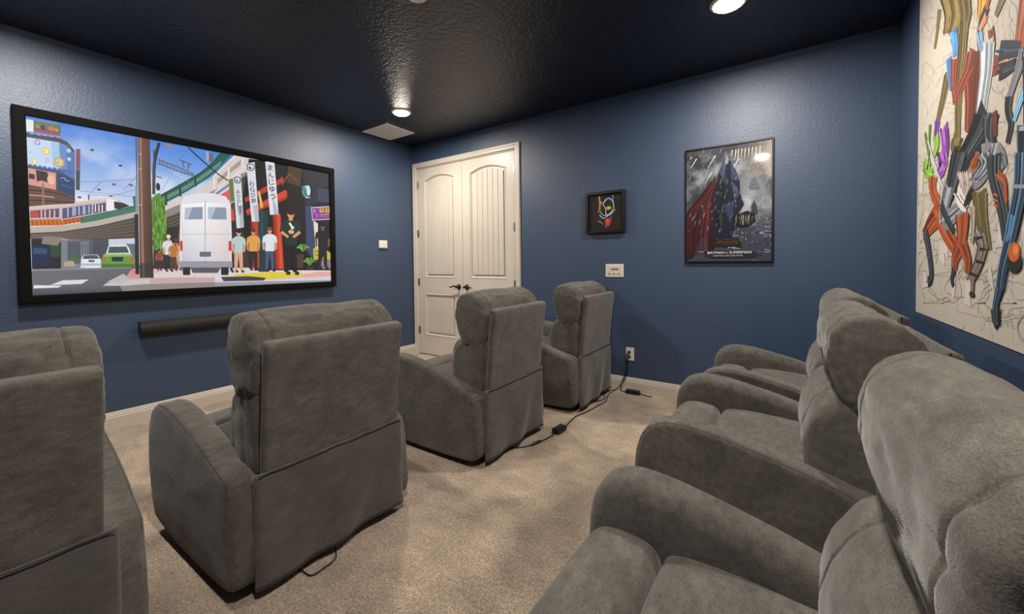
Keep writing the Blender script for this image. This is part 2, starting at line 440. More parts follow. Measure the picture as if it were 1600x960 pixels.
def seam_part(parent, pts, closed=False, r=0.0016, name='seam'):
    bm = bmesh.new(); tube(bm, pts, r, 4, closed)
    return finish(name, bm, 'seam', parent, True)

def make_recliner(loc, label):
    t = thing('recliner', loc, label, 'recliner', None)
    # --- upright shell behind the cushions, with the flat outer back panel
    prof = [(0.402, 0.43), (0.430, 0.425), (0.449, 0.60), (0.468, 0.78), (0.484, 0.895), (0.478, 0.918), (0.460, 0.925), (0.442, 0.915), (0.428, 0.78), (0.415, 0.60)]
    bm, _ = cushion(prof, -0.300, 0.300, 0.014, n=3, ny=14, wr=0.0025, caps=0.002, seed=3, wfreq=(6, 5, 6), nr=3)
    panel = finish('back_panel', bm, 'fabric', t, True)
    # --- padded core whose sides show beside the outer panel
    prof = [(0.29, 0.42), (0.268, 0.56), (0.262, 0.72), (0.262, 0.86), (0.285, 0.945), (0.335, 0.972), (0.385, 0.955), (0.412, 0.90), (0.402, 0.74), (0.390, 0.56), (0.385, 0.42)]
    bm, _ = cushion(prof, -0.304, 0.304, 0.020, n=4, ny=10, wr=0.002, caps=0.006, seed=13, wfreq=(8, 6, 8), nr=4, endw=0.004)
    finish('side_core', bm, 'fabric', t, True)
    # --- headrest pillow
    prof = [(0.240, 0.712), (0.203, 0.77), (0.180, 0.85), (0.180, 0.925), (0.204, 0.985), (0.256, 1.016), (0.320, 1.006), (0.378, 0.970), (0.415, 0.915), (0.424, 0.84), (0.408, 0.745), (0.36, 0.700), (0.295, 0.692)]
    bm, sm = cushion(prof, -0.314, 0.314, 0.028, n=6, ny=44, puff=0.007, caps=0.008, wr=-0.0062, wfreq=(12, 3.2, 12), seed=1, seams=(-0.245, 0.245), gd=0.006, endw=0.004)
    head = finish('headrest', bm, 'fabric', t, True)
    for s in sm: seam_part(head, sm[s], True)
    # --- lower back cushion
    prof = [(0.20, 0.36), (0.150, 0.43), (0.125, 0.52), (0.130, 0.61), (0.165, 0.69), (0.225, 0.74), (0.33, 0.755), (0.405, 0.74), (0.420, 0.60), (0.412, 0.43), (0.36, 0.35), (0.28, 0.34)]
    bm, sm = cushion(prof, -0.298, 0.298, 0.05, n=5, ny=28, puff=0.016, caps=0.008, wr=-0.0035, wfreq=(9, 4.5, 8), seed=5, seams=(-0.15, 0.15), gd=0.007, endw=0.006)
    back = finish('back_cushion', bm, 'fabric', t, True)
    for s in sm: seam_part(back, sm[s], True)
    # --- seat and footrest
    prof = [(-0.195, 0.36), (-0.192, 0.43), (-0.165, 0.462), (-0.06, 0.470), (0.08, 0.462), (0.20, 0.44), (0.20, 0.32), (0.0, 0.30), (-0.18, 0.31)]
    bm, sm = cushion(prof, -0.275, 0.275, 0.03, n=4, ny=18, puff=0.010, wr=0.004, wfreq=(6, 6, 6), seed=8, seams=(-0.22, 0.22), gd=0.003)
    seat = finish('seat', bm, 'fabric', t, True)
    prof = [(-0.375, 0.09), (-0.395, 0.20), (-0.402, 0.34), (-0.395, 0.42), (-0.360, 0.462), (-0.30, 0.472), (-0.235, 0.462), (-0.206, 0.43), (-0.203, 0.36), (-0.21, 0.15), (-0.29, 0.08)]
    bm, sm = cushion(prof, -0.275, 0.275, 0.028, n=4, ny=18, puff=0.010, wr=0.004, wfreq=(6, 6, 6), seed=11)
    finish('footrest', bm, 'fabric', t, True)
    # --- arms
    aprof = [(-0.385, 0.085), (-0.415, 0.20), (-0.430, 0.34), (-0.424, 0.46), (-0.390, 0.545), (-0.325, 0.586), (-0.235, 0.592), (-0.10, 0.570), (0.08, 0.525), (0.26, 0.470), (0.365, 0.444), (0.412, 0.412), (0.424, 0.35), (0.424, 0.22), (0.420, 0.11), (0.392, 0.052), (0.32, 0.036), (0.10, 0.030), (-0.14, 0.034), (-0.32, 0.055)]
    for s in (1, -1):
        def warp(p, s=s):
            k = max(0.0, (0.43-p.x)/0.86)
            cut = 0.055*min(1, max(0, (p.y-0.30)/0.09))**1.5*min(1, max(0, (p.x-0.20)/0.22))*min(1, max(0.25, p.z/0.42))
            return (p.x-cut, s*(p.y+0.018*k+0.005*math.sin(min(1, max(0, p.z/0.55))*math.pi)*(1 if p.y > 0.33 else 0)), p.z)
        bm, sm = cushion(aprof, 0.272, 0.392, 0.046, r1=0.022, n=5, ny=6, caps=0.004, wr=0.0035, wfreq=(7, 7, 7), seed=20+s, seams=(0.383,), gd=0.0025, warp=warp, nr=8)
        arm = finish('armrest', bm, 'fabric', t, True)
        q = sm[0.383]; N = len(q); i0 = 3; seam_part(arm, q[i0:5*12-1], False, 0.0013)
    # --- hanging cloth skirt across the rear
    bm = bmesh.new(); ny, nz = 44, 18; F_, B_ = [], []
    for i in range(ny+1):
        for j in range(nz+1):
            y = -0.328+0.656*i/ny; z = 0.036+(0.452-0.036)*j/nz; k = 1-(z-0.036)/0.416
            x = 0.438+0.006*math.sin(y*23+1.2)*k+0.010*noise.noise(Vector((y*5, z*5, 4)))*(0.3+k)+0.012*noise.noise(Vector(((y-z*0.5)*9, z*2.2, 9)))*k
            e = max(0, (abs(y)-0.30)/0.028); x -= 0.010*e*e
            z += 0.006*math.sin(y*9)*k
            F_.append(bm.verts.new((x, y, z))); B_.append(bm.verts.new((x-0.007, y, z)))
    q = lambda L, i, j: L[i*(nz+1)+j]
    for i in range(ny):
        for j in range(nz):
            bm.faces.new((q(F_, i, j), q(F_, i+1, j), q(F_, i+1, j+1), q(F_, i, j+1))); bm.faces.new((q(B_, i, j+1), q(B_, i+1, j+1), q(B_, i+1, j), q(B_, i, j)))
    for i in range(ny):
        bm.faces.new((q(F_, i, 0), q(B_, i, 0), q(B_, i+1, 0), q(F_, i+1, 0))); bm.faces.new((q(F_, i+1, nz), q(B_, i+1, nz), q(B_, i, nz), q(F_, i, nz)))
    for j in range(nz):
        bm.faces.new((q(F_, 0, j+1), q(B_, 0, j+1), q(B_, 0, j), q(F_, 0, j))); bm.faces.new((q(F_, ny, j), q(B_, ny, j), q(B_, ny, j+1), q(F_, ny, j+1)))
    sk = finish('rear_skirt', bm, 'skirt_fabric', t, True, label='flat grey cloth skirt hanging across the rear')
    bm = bmesh.new(); tube(bm, [(0.4435, -0.318+0.636*i/30, 0.449+0.0015*math.sin(i)) for i in range(31)], 0.0018, 5)
    finish('hem', bm, 'seam', sk, True)
    # --- hidden carcase and rocker base
    bm = bmesh.new(); box(bm, -0.20, 0.39, -0.268, 0.268, 0.10, 0.34, 0.01); finish('carcase', bm, 'black_cloth', t, label='black underside cloth')
    bm = bmesh.new()
    for y in (-0.20, 0.20):
        box(bm, -0.26, 0.34, y-0.022, y+0.022, 0.0, 0.022, 0.003)
        prism(bm, [(-0.24, 0.05), (-0.10, 0.028), (0.08, 0.022), (0.22, 0.030), (0.33, 0.052), (0.33, 0.10), (-0.24, 0.10)], y-0.012, y+0.012)
    for x in (-0.24, 0.30): box(bm, x-0.02, x+0.02, -0.20, 0.20, 0.0, 0.020, 0.003)
    finish('rocker_base', bm, 'black_metal', t)
    return t
def copy_tree(o, parent=None, depth=0):
    c = o.copy(); COL.objects.link(c); c.parent = parent
    for ch in list(o.children): copy_tree(ch, c)
    return c
FRONT, REAR = 'recliners in the front row, seen from behind', 'recliners in the rear row, seen from the side'
proto = make_recliner((0, 0, 0), 'x')
chairs = [
    ((2.080, -3.680, 0), 'grey plush recliner seen from behind, cropped by the left edge of the photo', FRONT),
    ((2.120, -2.690, 0), 'large grey plush recliner seen whole from behind, in front of the soundbar', FRONT),
    ((2.230, -1.515, 0), 'grey plush recliner seen from behind, in front of the white double doors', FRONT),
    ((2.330, -0.440, 0), 'grey plush recliner at the far end of the front row, against the blue door wall', FRONT),
    ((4.035, -2.860, 0), 'grey plush recliner nearest the viewer, filling the bottom right corner', REAR),
    ((4.030, -1.680, 0), 'grey plush recliner in the middle of the rear row of three', REAR),
    ((4.090, -0.750, 0), 'grey plush recliner at the far end of the rear row, beside the blue door wall', REAR)]
for i, (p, l, g) in enumerate(chairs):
    c = proto if i == 0 else copy_tree(proto)
    c.location = p; tag(c, l, 'recliner', g)

# ------------------------------------------------------------------ things on the walls
# projection screen on the front wall (faces +x): picture y -3.277..-1.209, z 1.014..2.176
SY0, SY1, SZ0, SZ1 = -3.277, -1.209, 1.014, 2.177
screen = thing('projection_screen', (0, (SY0+SY1)/2, SZ0), 'wide black-framed projection screen showing a bright city street scene', 'screen')
def sloc(y, z): return (y-(SY0+SY1)/2, z-SZ0)
def frame_bars(parent, a0, a1, b0, b1, fw, d0, d1, fn, material, lip=0.004):
    """four mitred bars; picture area a0..a1 x b0..b1, bar width fw outward; fn(a,d,b)"""
    C = [(a0, b0), (a1, b0), (a1, b1), (a0, b1)]; O = [(a0-fw, b0-fw), (a1+fw, b0-fw), (a1+fw, b1+fw), (a0-fw, b1+fw)]
    for i in range(4):
        j = (i+1) % 4
        bm = bmesh.new()
        def q(t, k, d): # t 0 inner..1 outer
            c, o = C[k], O[k]; return fn(c[0]+(o[0]-c[0])*t, d, c[1]+(o[1]-c[1])*t)
        sec = [(0.0, d0), (0.0, d1-lip), (0.12, d1), (0.85, d1), (1.0, d1-lip), (1.0, d0)]
        A = [bm.verts.new(q(t, i, d)) for t, d in sec]; B = [bm.verts.new(q(t, j, d)) for t, d in sec]
        bm.faces.new(A); bm.faces.new(B[::-1])
        for k in range(len(sec)): l = (k+1) % len(sec); bm.faces.new((A[k], A[l], B[l], B[k]))
        finish('frame_bar', bm, material, parent)
hw, hh = (SY1-SY0)/2, SZ1-SZ0
frame_bars(screen, -hw, hw, 0, hh, 0.057, 0.004, 0.058, lambda a, d, b: (d, a, b), 'black_velvet')
bm = bmesh.new(); box(bm, 0.004, 0.036, -hw-0.02, hw+0.02, -0.02, hh+0.02); finish('backing', bm, 'screen_backing', screen)

# soundbar
t = thing('soundbar', (0, -2.24, 0.715), 'long black soundbar mounted on the blue wall under the screen', 'speaker')
bm = bmesh.new(); pr = [(0.018, -0.050), (0.055, -0.052), (0.078, -0.040), (0.088, -0.012), (0.086, 0.018), (0.068, 0.042), (0.040, 0.052), (0.018, 0.050)]
prism(bm, catmull(pr, 3), -0.515, 0.515, lambda a, d, b: (a, d, b)); finish('grille', bm, 'black_cloth', t)
for s in (-1, 1):
    bm = bmesh.new(); prism(bm, [(x*1.02, z*1.03) for x, z in catmull(pr, 3)], s*0.515, s*0.524, lambda a, d, b: (a, d, b)); finish('end_cap', bm, 'black_plastic', t)
    bm = bmesh.new(); box(bm, 0, 0.03, s*0.3-0.03, s*0.3+0.03, -0.03, 0.03); finish('wall_bracket', bm, 'black_plastic', t)

# small white wall control on the front wall
t = thing('wall_sensor', (0, -0.502, 1.437), 'small square white wall control between the screen and the doors', 'thermostat')
bm = bmesh.new(); box(bm, 0, 0.024, -0.058, 0.058, -0.048, 0.048, 0.006); finish('housing', bm, 'white_plastic', t)
bm = bmesh.new(); box(bm, 0.022, 0.026, -0.044, 0.044, -0.034, 0.034, 0.002); finish('cover', bm, 'white_plastic', t)

# keypad plate on the far wall
t = thing('wall_keypad', (2.764, 0, 1.113), 'white rectangular keypad plate on the blue wall below the small framed art', 'control panel')
bm = bmesh.new(); box(bm, -0.087, 0.087, -0.007, 0, -0.061, 0.061, 0.002); finish('plate', bm, 'white_plastic', t)
bm = bmesh.new(); box(bm, -0.066, 0.066, -0.0095, -0.006, -0.044, 0.044, 0.001); finish('insert', bm, 'cream_plastic', t)
bm = bmesh.new(); box(bm, -0.030, 0.040, -0.0105, -0.009, 0.004, 0.020, 0.0006); finish('display', bm, 'grey_mark', t, label='faint grey display')
for x, w in ((-0.050, 0.014), (-0.005, 0.010), (0.040, 0.010)):
    bm = bmesh.new(); box(bm, x-w, x+w, -0.0115, -0.009, -0.033, -0.026, 0.0008); finish('button', bm, 'grey_mark', t)

# power outlet with two plugs
t = thing('power_outlet', (2.908, 0, 0.340), 'white duplex power outlet low on the blue wall', 'outlet')
bm = bmesh.new(); box(bm, -0.038, 0.038, -0.006, 0, -0.060, 0.060, 0.003); finish('cover_plate', bm, 'white_plastic', t)
for z in (-0.020, 0.020):
    bm = bmesh.new(); lathe(bm, [(0, -0.0085), (0.0155, -0.0085), (0.017, -0.006), (0.017, -0.004)], 20, 'y', (0, 0, z)); finish('socket', bm, 'cream_plastic', t)
for z in (0.020, -0.020):
    p = thing('power_plug', (2.903, -0.0085, 0.340+z), 'black power plug in the %s socket of the wall outlet' % ('upper' if z > 0 else 'lower'), 'plug')
    bm = bmesh.new(); lathe(bm, [(0, 0.0), (0.0125, -0.001), (0.013, -0.014), (0.009, -0.024), (0.005, -0.028), (0, -0.030)], 14, 'y'); finish('plug_body', bm, 'black_plastic', p, True)
    bm = bmesh.new(); tube(bm, catmull([(0, -0.027, 0), (-0.006, -0.036, -0.006), (-0.012, -0.036, -0.020)], 4, False), 0.0045, 8); finish('strain_relief', bm, 'black_plastic', p, True)
def cord(pts, r, label, parent, name='power_cord'):
    o = Vector(pts[0]); bm = bmesh.new(); tube(bm, [Vector(p)-o for p in catmull(pts, 6, False)], r, 6)
    c = finish(name, bm, 'black_plastic', parent, True, loc=o, label=label)
    if parent: c.matrix_parent_inverse = (Matrix.Translation(parent.location) @ parent.rotation_euler.to_matrix().to_4x4()).inverted()
    return c
def adapter(loc, rz, label, dims=(0.056, 0.028, 0.018)):
    a = thing('power_adapter', loc, label, 'power adapter', 'black power adapter bricks on the carpet'); a.rotation_euler = (0, 0, rz)
    l, w, h = dims
    bm = bmesh.new(); box(bm, -l, l, -w, w, 0, h*2, 0.006); finish('case', bm, 'black_plastic', a)
    bm = bmesh.new(); box(bm, -l*0.7, l*0.7, -w*0.6, w*0.6, h*2-0.001, h*2+0.0006); finish('rating_label', bm, 'black_cloth', a)
    bm = bmesh.new(); tube(bm, [(l-0.004, 0, h*0.8), (l+0.014, 0, h*0.75)], 0.006, 8); finish('cord_inlet', bm, 'black_plastic', a, True)
    return a
ad1 = adapter((2.782, -1.165, 0), ROT(84), 'black power adapter brick lying in the open carpet behind the third recliner')
ad2 = adapter((2.960, -0.088, 0), ROT(2), 'black power adapter brick lying against the baseboard under the outlet', (0.062, 0.026, 0.017))
cord([(2.889, -0.046, 0.338), (2.878, -0.040, 0.300), (2.884, -0.030, 0.240), (2.880, -0.030, 0.180), (2.850, -0.040, 0.10), (2.838, -0.050, 0.03), (2.842, -0.062, 0.006), (2.87, -0.080, 0.006), (2.905, -0.082, 0.010)], 0.0035, 'black cord running from the wall outlet down to the adapter by the baseboard', ad2)
cord([(2.889, -0.046, 0.298), (2.900, -0.042, 0.260), (2.893, -0.036, 0.200), (2.880, -0.040, 0.130), (2.845, -0.044, 0.07), (2.800, -0.060, 0.012), (2.790, -0.100, 0.006), (2.790, -0.150, 0.006), (2.785, -0.22, 0.006), (2.812, -0.33, 0.006), (2.835, -0.44, 0.006), (2.815, -0.56, 0.006), (2.800, -0.70, 0.006), (2.765, -0.86, 0.006), (2.770, -0.98, 0.006), (2.790, -1.09, 0.012)], 0.0038, 'black cord trailing across the carpet from the outlet to the nearer adapter', ad1)
cord([(2.790, -0.07, 0.008), (2.73, -0.16, 0.006), (2.76, -0.27, 0.006), (2.80, -0.36, 0.006), (2.77, -0.46, 0.006), (2.72, -0.44, 0.006), (2.66, -0.36, 0.006)], 0.0028, 'thin black cord looped on the carpet behind the far front recliner', ad2)
cord([(3.036, -0.086, 0.010), (3.08, -0.090, 0.006), (3.13, -0.095, 0.006)], 0.004, 'short black cord end beyond the adapter at the baseboard', ad2)
cord([(2.776, -1.225, 0.010), (2.770, -1.30, 0.006), (2.745, -1.42, 0.006), (2.69, -1.52, 0.006), (2.58, -1.60, 0.006), (2.48, -1.62, 0.006)], 0.0035, 'black cord from the nearer adapter running under the third recliner', ad1)
bm = bmesh.new(); tube(bm, [(2.756, -1.376, 0.010), (2.752, -1.392, 0.010), (2.738, -1.448, 0.010), (2.734, -1.464, 0.009)], [0.004, 0.009, 0.009, 0.004], 10)
c = finish('cord_connector', bm, 'black_plastic', ad1, True); c.matrix_parent_inverse = (Matrix.Translation(ad1.location) @ ad1.rotation_euler.to_matrix().to_4x4()).inverted()
cc = cord([(2.40, -2.92, 0.006), (2.52, -2.86, 0.006), (2.595, -2.848, 0.006), (2.602, -2.80, 0.006), (2.590, -2.74, 0.010), (2.50, -2.70, 0.03)], 0.0028, 'thin dark cord looping out from under the large centre recliner', None, 'loose_cable')
tag(cc, 'thin dark cord looping out from under the large centre recliner', 'cord')

# ------------------------------------------------------------------ flat pictures, in tenths of a millimetre
SCREEN = [
('P','7F8089',[(-9090,3660),(-5230,4240),(-5140,1490),(-10310,1550),(-10310,3970)]),
('P','C9CFE0',[(-6790,3960),(-5080,4250),(-5120,2550),(-6820,3080)]),
('P','5C5F6B',[(-8710,3610),(-7460,3750),(-7500,2140),(-8750,2020)]),
('P','7C8088',[(-8100,3570),(-7690,3640),(-7720,2530),(-8130,2400)]),
('P','4D505C',[(-7500,3750),(-6700,3830),(-6740,2130),(-7540,2140)]),
('P','8890A0',[(-6710,3350),(-6320,3500),(-6350,2270),(-6740,2130)]),
('P','6A6E78',[(-5770,3520),(-5250,3540),(-5290,1990),(-5800,1990)]),
('S','42454F',16,16,[(-8630,3420),(-8650,2400)]),
('S','42454F',16,16,[(-8510,3430),(-8530,2400)]),
('S','42454F',16,16,[(-8380,3430),(-8410,2400)]),
('S','42454F',17,17,[(-8260,3440),(-8290,2400)]),
('S','42454F',17,17,[(-8140,3440),(-8160,2400)]),
('S','42454F',16,16,[(-8010,3440),(-8040,2400)]),
('S','42454F',17,17,[(-7890,3450),(-7910,2400)]),
('S','42454F',17,17,[(-7760,3450),(-7780,2400)]),
('S','42454F',17,17,[(-7630,3460),(-7660,2400)]),
('S','42454F',17,17,[(-7500,3460),(-7530,2400)]),
('S','42454F',17,17,[(-7370,3460),(-7400,2400)]),
('S','42454F',17,17,[(-7240,3470),(-7270,2400)]),
('S','42454F',17,17,[(-7110,3470),(-7140,2400)]),
('S','42454F',17,17,[(-6980,3480),(-7000,2400)]),
('S','42454F',17,17,[(-6840,3480),(-6870,2400)]),
('P','23252C',[(-10310,3970),(-9000,3850),(-9050,1700),(-10310,1670)]),
('P','1C2E4C',[(-10300,3220),(-9550,3190),(-9540,1960),(-10300,1890)]),
('P','31507A',[(-10240,3100),(-9640,3070),(-9650,2710),(-10250,2700)]),
('P','2F4A34',[(-9510,3390),(-9050,3410),(-9070,2530),(-9490,2520)]),
('P','3F7048',[(-8560,2780),(-8290,2850),(-8310,2270),(-8570,2210)]),
('P','B9B1A8',[(-10320,4460),(-8940,4650),(-7140,5180),(-5030,6020),(-5040,5590),(-7150,4780),(-8950,4230),(-10330,4040)]),
('P','554B46',[(-10330,4070),(-8950,4250),(-7150,4780),(-5040,5620),(-5080,3970),(-7460,3750),(-10340,3710)]),
('S','7A6E64',20,20,[(-10310,3970),(-8950,4120),(-7160,4600),(-5050,5380)]),
('S','7A6E64',20,20,[(-10320,3910),(-8950,4030),(-7160,4440),(-5060,5100)]),
('S','7A6E64',20,20,[(-10320,3850),(-8960,3940),(-7170,4280),(-5060,4810)]),
('S','7A6E64',20,20,[(-10320,3790),(-8960,3850),(-7170,4120),(-5070,4530)]),
('S','7A6E64',20,20,[(-10320,3730),(-8960,3770),(-7170,3960),(-5080,4250)]),
('P','8A8076',[(-9800,3880),(-8870,3860),(-9180,3280),(-9870,3380)]),
('P','E3C4A8',[(-10310,5790),(-8950,6060),(-8030,6400),(-6730,6790),(-5990,6740),(-5850,6490),(-6750,5780),(-8940,4650),(-10330,4500)]),
('P','C8B8C8',[(-10300,5610),(-8950,5910),(-8030,6250),(-6730,6610),(-6650,5790),(-8060,5320),(-8940,5050),(-10320,4880)]),
('P','6A4A5E',[(-10290,5520),(-9040,5800),(-9050,5200),(-10300,5040)]),
('P','B8504A',[(-10260,5490),(-9940,5560),(-9950,5090),(-10270,5040)]),
('S','D8C0C8',31,31,[(-9820,5620),(-9830,5100)]),
('S','D8C0C8',31,31,[(-9660,5640),(-9670,5120)]),
('S','D8C0C8',31,31,[(-9450,5660),(-9470,5140)]),
('S','D8C0C8',32,32,[(-9250,5680),(-9260,5150)]),
('P','5A5476',[(-8890,5820),(-7490,6260),(-7510,5570),(-8910,5110)]),
('S','A8B4D0',38,38,[(-8640,5880),(-8650,5270)]),
('S','A8B4D0',38,38,[(-8390,5950),(-8410,5350)]),
('S','A8B4D0',38,38,[(-8300,5980),(-8320,5380)]),
('S','A8B4D0',38,38,[(-8110,6030),(-8120,5440)]),
('S','A8B4D0',38,38,[(-7900,6090),(-7920,5510)]),
('S','A8B4D0',40,40,[(-7840,6110),(-7850,5530)]),
('S','A8B4D0',40,40,[(-7630,6170),(-7640,5600)]),
('P','55506A',[(-7420,6240),(-6780,6470),(-6800,5840),(-7430,5600)]),
('S','E8E0E8',28,28,[(-7310,6250),(-7320,5720)]),
('S','E8E0E8',28,28,[(-7140,6270),(-7150,5740)]),
('S','E8E0E8',29,29,[(-6970,6290),(-6980,5750)]),
('P','F0ECF4',[(-6730,6760),(-6240,6710),(-6310,6090),(-6600,5860),(-6750,5910)]),
('P','2E3440',[(-6360,6600),(-5850,6550),(-5490,6350),(-6160,6040),(-6340,6090)]),
('P','D0702A',[(-10310,4940),(-8940,5110),(-8950,4680),(-10320,4520)]),
('P','C8642A',[(-8910,5060),(-8060,5320),(-6650,5810),(-6660,5520),(-8060,4970),(-8920,4700)]),
('S','8A4A28',24,24,[(-10230,4870),(-10190,4590)]),
('S','8A4A28',26,26,[(-10060,4890),(-10020,4600)]),
('S','8A4A28',25,25,[(-9880,4900),(-9840,4610)]),
('S','8A4A28',26,26,[(-9710,4920),(-9670,4620)]),
('S','8A4A28',26,26,[(-9530,4930),(-9490,4640)]),
('S','8A4A28',26,26,[(-9350,4950),(-9310,4650)]),
('S','8A4A28',26,26,[(-9170,4960),(-9120,4660)]),
('S','8A4A28',26,26,[(-8980,4980),(-8940,4680)]),
('S','8A4A28',26,26,[(-8790,5020),(-8750,4720)]),
('S','8A4A28',26,26,[(-8600,5070),(-8560,4790)]),
('S','8A4A28',27,27,[(-8410,5130),(-8370,4850)]),
('S','8A4A28',28,28,[(-8220,5190),(-8170,4910)]),
('S','8A4A28',27,27,[(-8020,5240),(-7970,4980)]),
('S','8A4A28',27,27,[(-7820,5300),(-7770,5040)]),
('S','8A4A28',28,28,[(-7620,5360),(-7570,5110)]),
('S','8A4A28',28,28,[(-7420,5420),(-7370,5170)]),
('S','8A4A28',28,28,[(-7210,5480),(-7160,5240)]),
('S','8A4A28',28,28,[(-7000,5540),(-6950,5310)]),
('S','8A4A28',28,28,[(-6790,5600),(-6740,5370)]),
('P','2E6A54',[(-8060,5280),(-5020,6510),(-5030,6020),(-7140,5180),(-8070,4870)]),
('S','7AA090',11,11,[(-7980,4940),(-7880,5300)]),
('S','7AA090',11,11,[(-7870,4980),(-7770,5340)]),
('S','7AA090',11,11,[(-7760,5020),(-7660,5380)]),
('S','7AA090',11,11,[(-7650,5060),(-7550,5420)]),
('S','7AA090',11,11,[(-7540,5100),(-7440,5470)]),
('S','7AA090',11,11,[(-7430,5140),(-7320,5510)]),
('S','7AA090',11,11,[(-7310,5180),(-7210,5550)]),
('S','7AA090',11,11,[(-7200,5220),(-7100,5590)]),
('S','7AA090',12,12,[(-7090,5270),(-6980,5640)]),
('S','7AA090',11,11,[(-6970,5310),(-6870,5680)]),
('S','7AA090',12,12,[(-6860,5350),(-6750,5720)]),
('S','7AA090',11,11,[(-6740,5390),(-6640,5770)]),
('S','7AA090',11,11,[(-6620,5430),(-6520,5810)]),
('S','7AA090',12,12,[(-6510,5480),(-6400,5850)]),
('S','7AA090',12,12,[(-6390,5520),(-6280,5900)]),
('S','7AA090',12,12,[(-6270,5560),(-6160,5940)]),
('S','7AA090',12,12,[(-6150,5610),(-6040,5990)]),
('S','7AA090',12,12,[(-6030,5650),(-5920,6030)]),
('S','7AA090',12,12,[(-5910,5700),(-5800,6080)]),
('S','7AA090',12,12,[(-5790,5740),(-5670,6130)]),
('S','7AA090',12,12,[(-5660,5790),(-5550,6170)]),
('S','7AA090',12,12,[(-5540,5830),(-5430,6220)]),
('S','7AA090',12,12,[(-5410,5880),(-5300,6270)]),
('S','7AA090',12,12,[(-5290,5920),(-5170,6310)]),
('S','7AA090',12,12,[(-5160,5970),(-5050,6360)]),
('P','EAEAF0',[(-10350,11420),(-10010,11420),(-10030,10670),(-10370,10640)]),
('P','7A3A44',[(-10010,11420),(-8840,11430),(-8870,10700),(-10030,10720)]),
('P','6E7A40',[(-9990,11380),(-8870,11400),(-8900,10970),(-10000,10920)]),
('E','4A3A6A',(-9620,11070),110,200),
('E','C07A50',(-9260,11090),130,170),
('E','8A9A50',(-9840,11080),80,110),
('E','A8A050',(-9030,11060),80,120),
('P','B04858',[(-10020,10890),(-8870,10900),(-8870,10720),(-10020,10720)]),
('P','4A4A54',[(-10350,10560),(-9700,10540),(-8920,10590),(-8530,10370),(-8230,9870),(-8300,6270),(-10380,5780)]),
('S','C8C0C0',26,26,[(-10170,10540),(-10030,10540)]),
('S','C8C0C0',25,25,[(-9890,10550),(-9750,10550)]),
('S','C8C0C0',26,26,[(-9620,10570),(-9470,10570)]),
('S','C8C0C0',26,26,[(-9330,10580),(-9190,10580)]),
('S','C8C0C0',26,26,[(-9040,10600),(-8890,10600)]),
('P','C4DCF4',[(-10340,10270),(-9700,10270),(-8930,10260),(-8910,8380),(-9750,8420),(-10340,8480)]),
('P','A8C8EC',[(-9300,10270),(-8930,10260),(-8910,8380),(-9260,8390)]),
('P','6A8CC8',[(-8930,10260),(-8530,10110),(-8250,9670),(-8280,7810),(-8910,8380)]),
('P','5676B4',[(-8590,10140),(-8250,9670),(-8280,7810),(-8640,8130)]),
('E','C060A8',(-9880,10040),120,180),
('E','C4DCF4',(-9880,10040),80,120),
('E','4A4658',(-9910,10010),10,20),
('E','5AA8B8',(-10150,9370),200,290),
('E','C4DCF4',(-10150,9370),140,200),
('E','4A4658',(-10200,9330),30,40),
('E','E0C070',(-9540,9540),180,270),
('E','F4E4B0',(-9540,9540),130,180),
('E','4A4658',(-9590,9510),20,40),
('E','E0CC90',(-10070,8760),160,230),
('E','F4E8C0',(-10070,8760),110,160),
('E','4A4658',(-10110,8730),20,40),
('E','D088C0',(-9490,8960),90,140),
('E','C4DCF4',(-9490,8960),70,90),
('E','4A4658',(-9520,8940),10,20),
('E','C8A860',(-8960,8920),240,330),
('E','E0CC98',(-8960,8920),170,230),
('E','4A4658',(-9020,8880),30,50),
('E','7A90D0',(-8510,9800),130,170),
('E','C4DCF4',(-8510,9800),90,120),
('E','4A4658',(-8540,9780),20,30),
('E','5F80C8',(-8500,9230),120,170),
('E','C4DCF4',(-8500,9230),80,120),
('E','4A4658',(-8530,9210),10,30),
('E','4A68B0',(-10220,8410),90,150),
('E','4A68B0',(-10020,8400),100,150),
('E','4A68B0',(-9810,8400),90,150),
('E','4A68B0',(-9610,8390),100,150),
('E','4A68B0',(-9390,8380),90,140),
('E','4A68B0',(-9180,8380),100,150),
('E','4A68B0',(-8960,8370),100,150),
('E','4A68B0',(-8750,8370),110,150),
('E','4A68B0',(-8520,8360),100,150),
('P','42547E',[(-10340,8450),(-9510,8410),(-8920,8360),(-8280,7810),(-8280,7700),(-8920,8180),(-10350,8310)]),
('P','D89A90',[(-10320,8290),(-9120,8170),(-9150,7040),(-10330,7210)]),
('P','3C2C34',[(-9990,8230),(-9510,8160),(-9370,7440),(-9770,7560),(-9970,7470)]),
('E','F0B8A0',(-9350,7690),170,320),
('P','38343E',[(-10290,7930),(-10050,7910),(-10050,7580),(-10300,7600)]),
('P','2C4270',[(-9050,8210),(-8280,7870),(-8310,6650),(-9050,7080)]),
('S','A0B4E0',22,22,[(-8930,7830),(-8770,7920),(-8680,7740),(-8520,7740)]),
('S','6A80B8',15,15,[(-8910,7450),(-8400,7250)]),
('P','6A4C44',[(-10340,7200),(-9130,7020),(-8310,6650),(-8320,6210),(-10360,5830)]),
('S','E0A078',30,30,[(-10330,6530),(-9790,6550),(-9230,6510)]),
('S','3A3032',41,41,[(-10340,6870),(-9220,6830),(-8330,6520)]),
('S','9A3038',27,27,[(-8620,6610),(-8420,6570)]),
('S','3A3032',41,41,[(-10340,6210),(-9230,6250),(-8330,6290)]),
('S','8A7A78',41,41,[(-9710,7390),(-9730,5970)]),
('P','8A5260',[(-8160,10010),(-7950,10030),(-8000,8630),(-8200,8590)]),
('P','4A4C4C',[(-8200,8570),(-8000,8600),(-8050,7170),(-8240,7170)]),
('S','5A5E6A',11,11,[(-8280,7700),(-7170,7910),(-5000,8460)]),
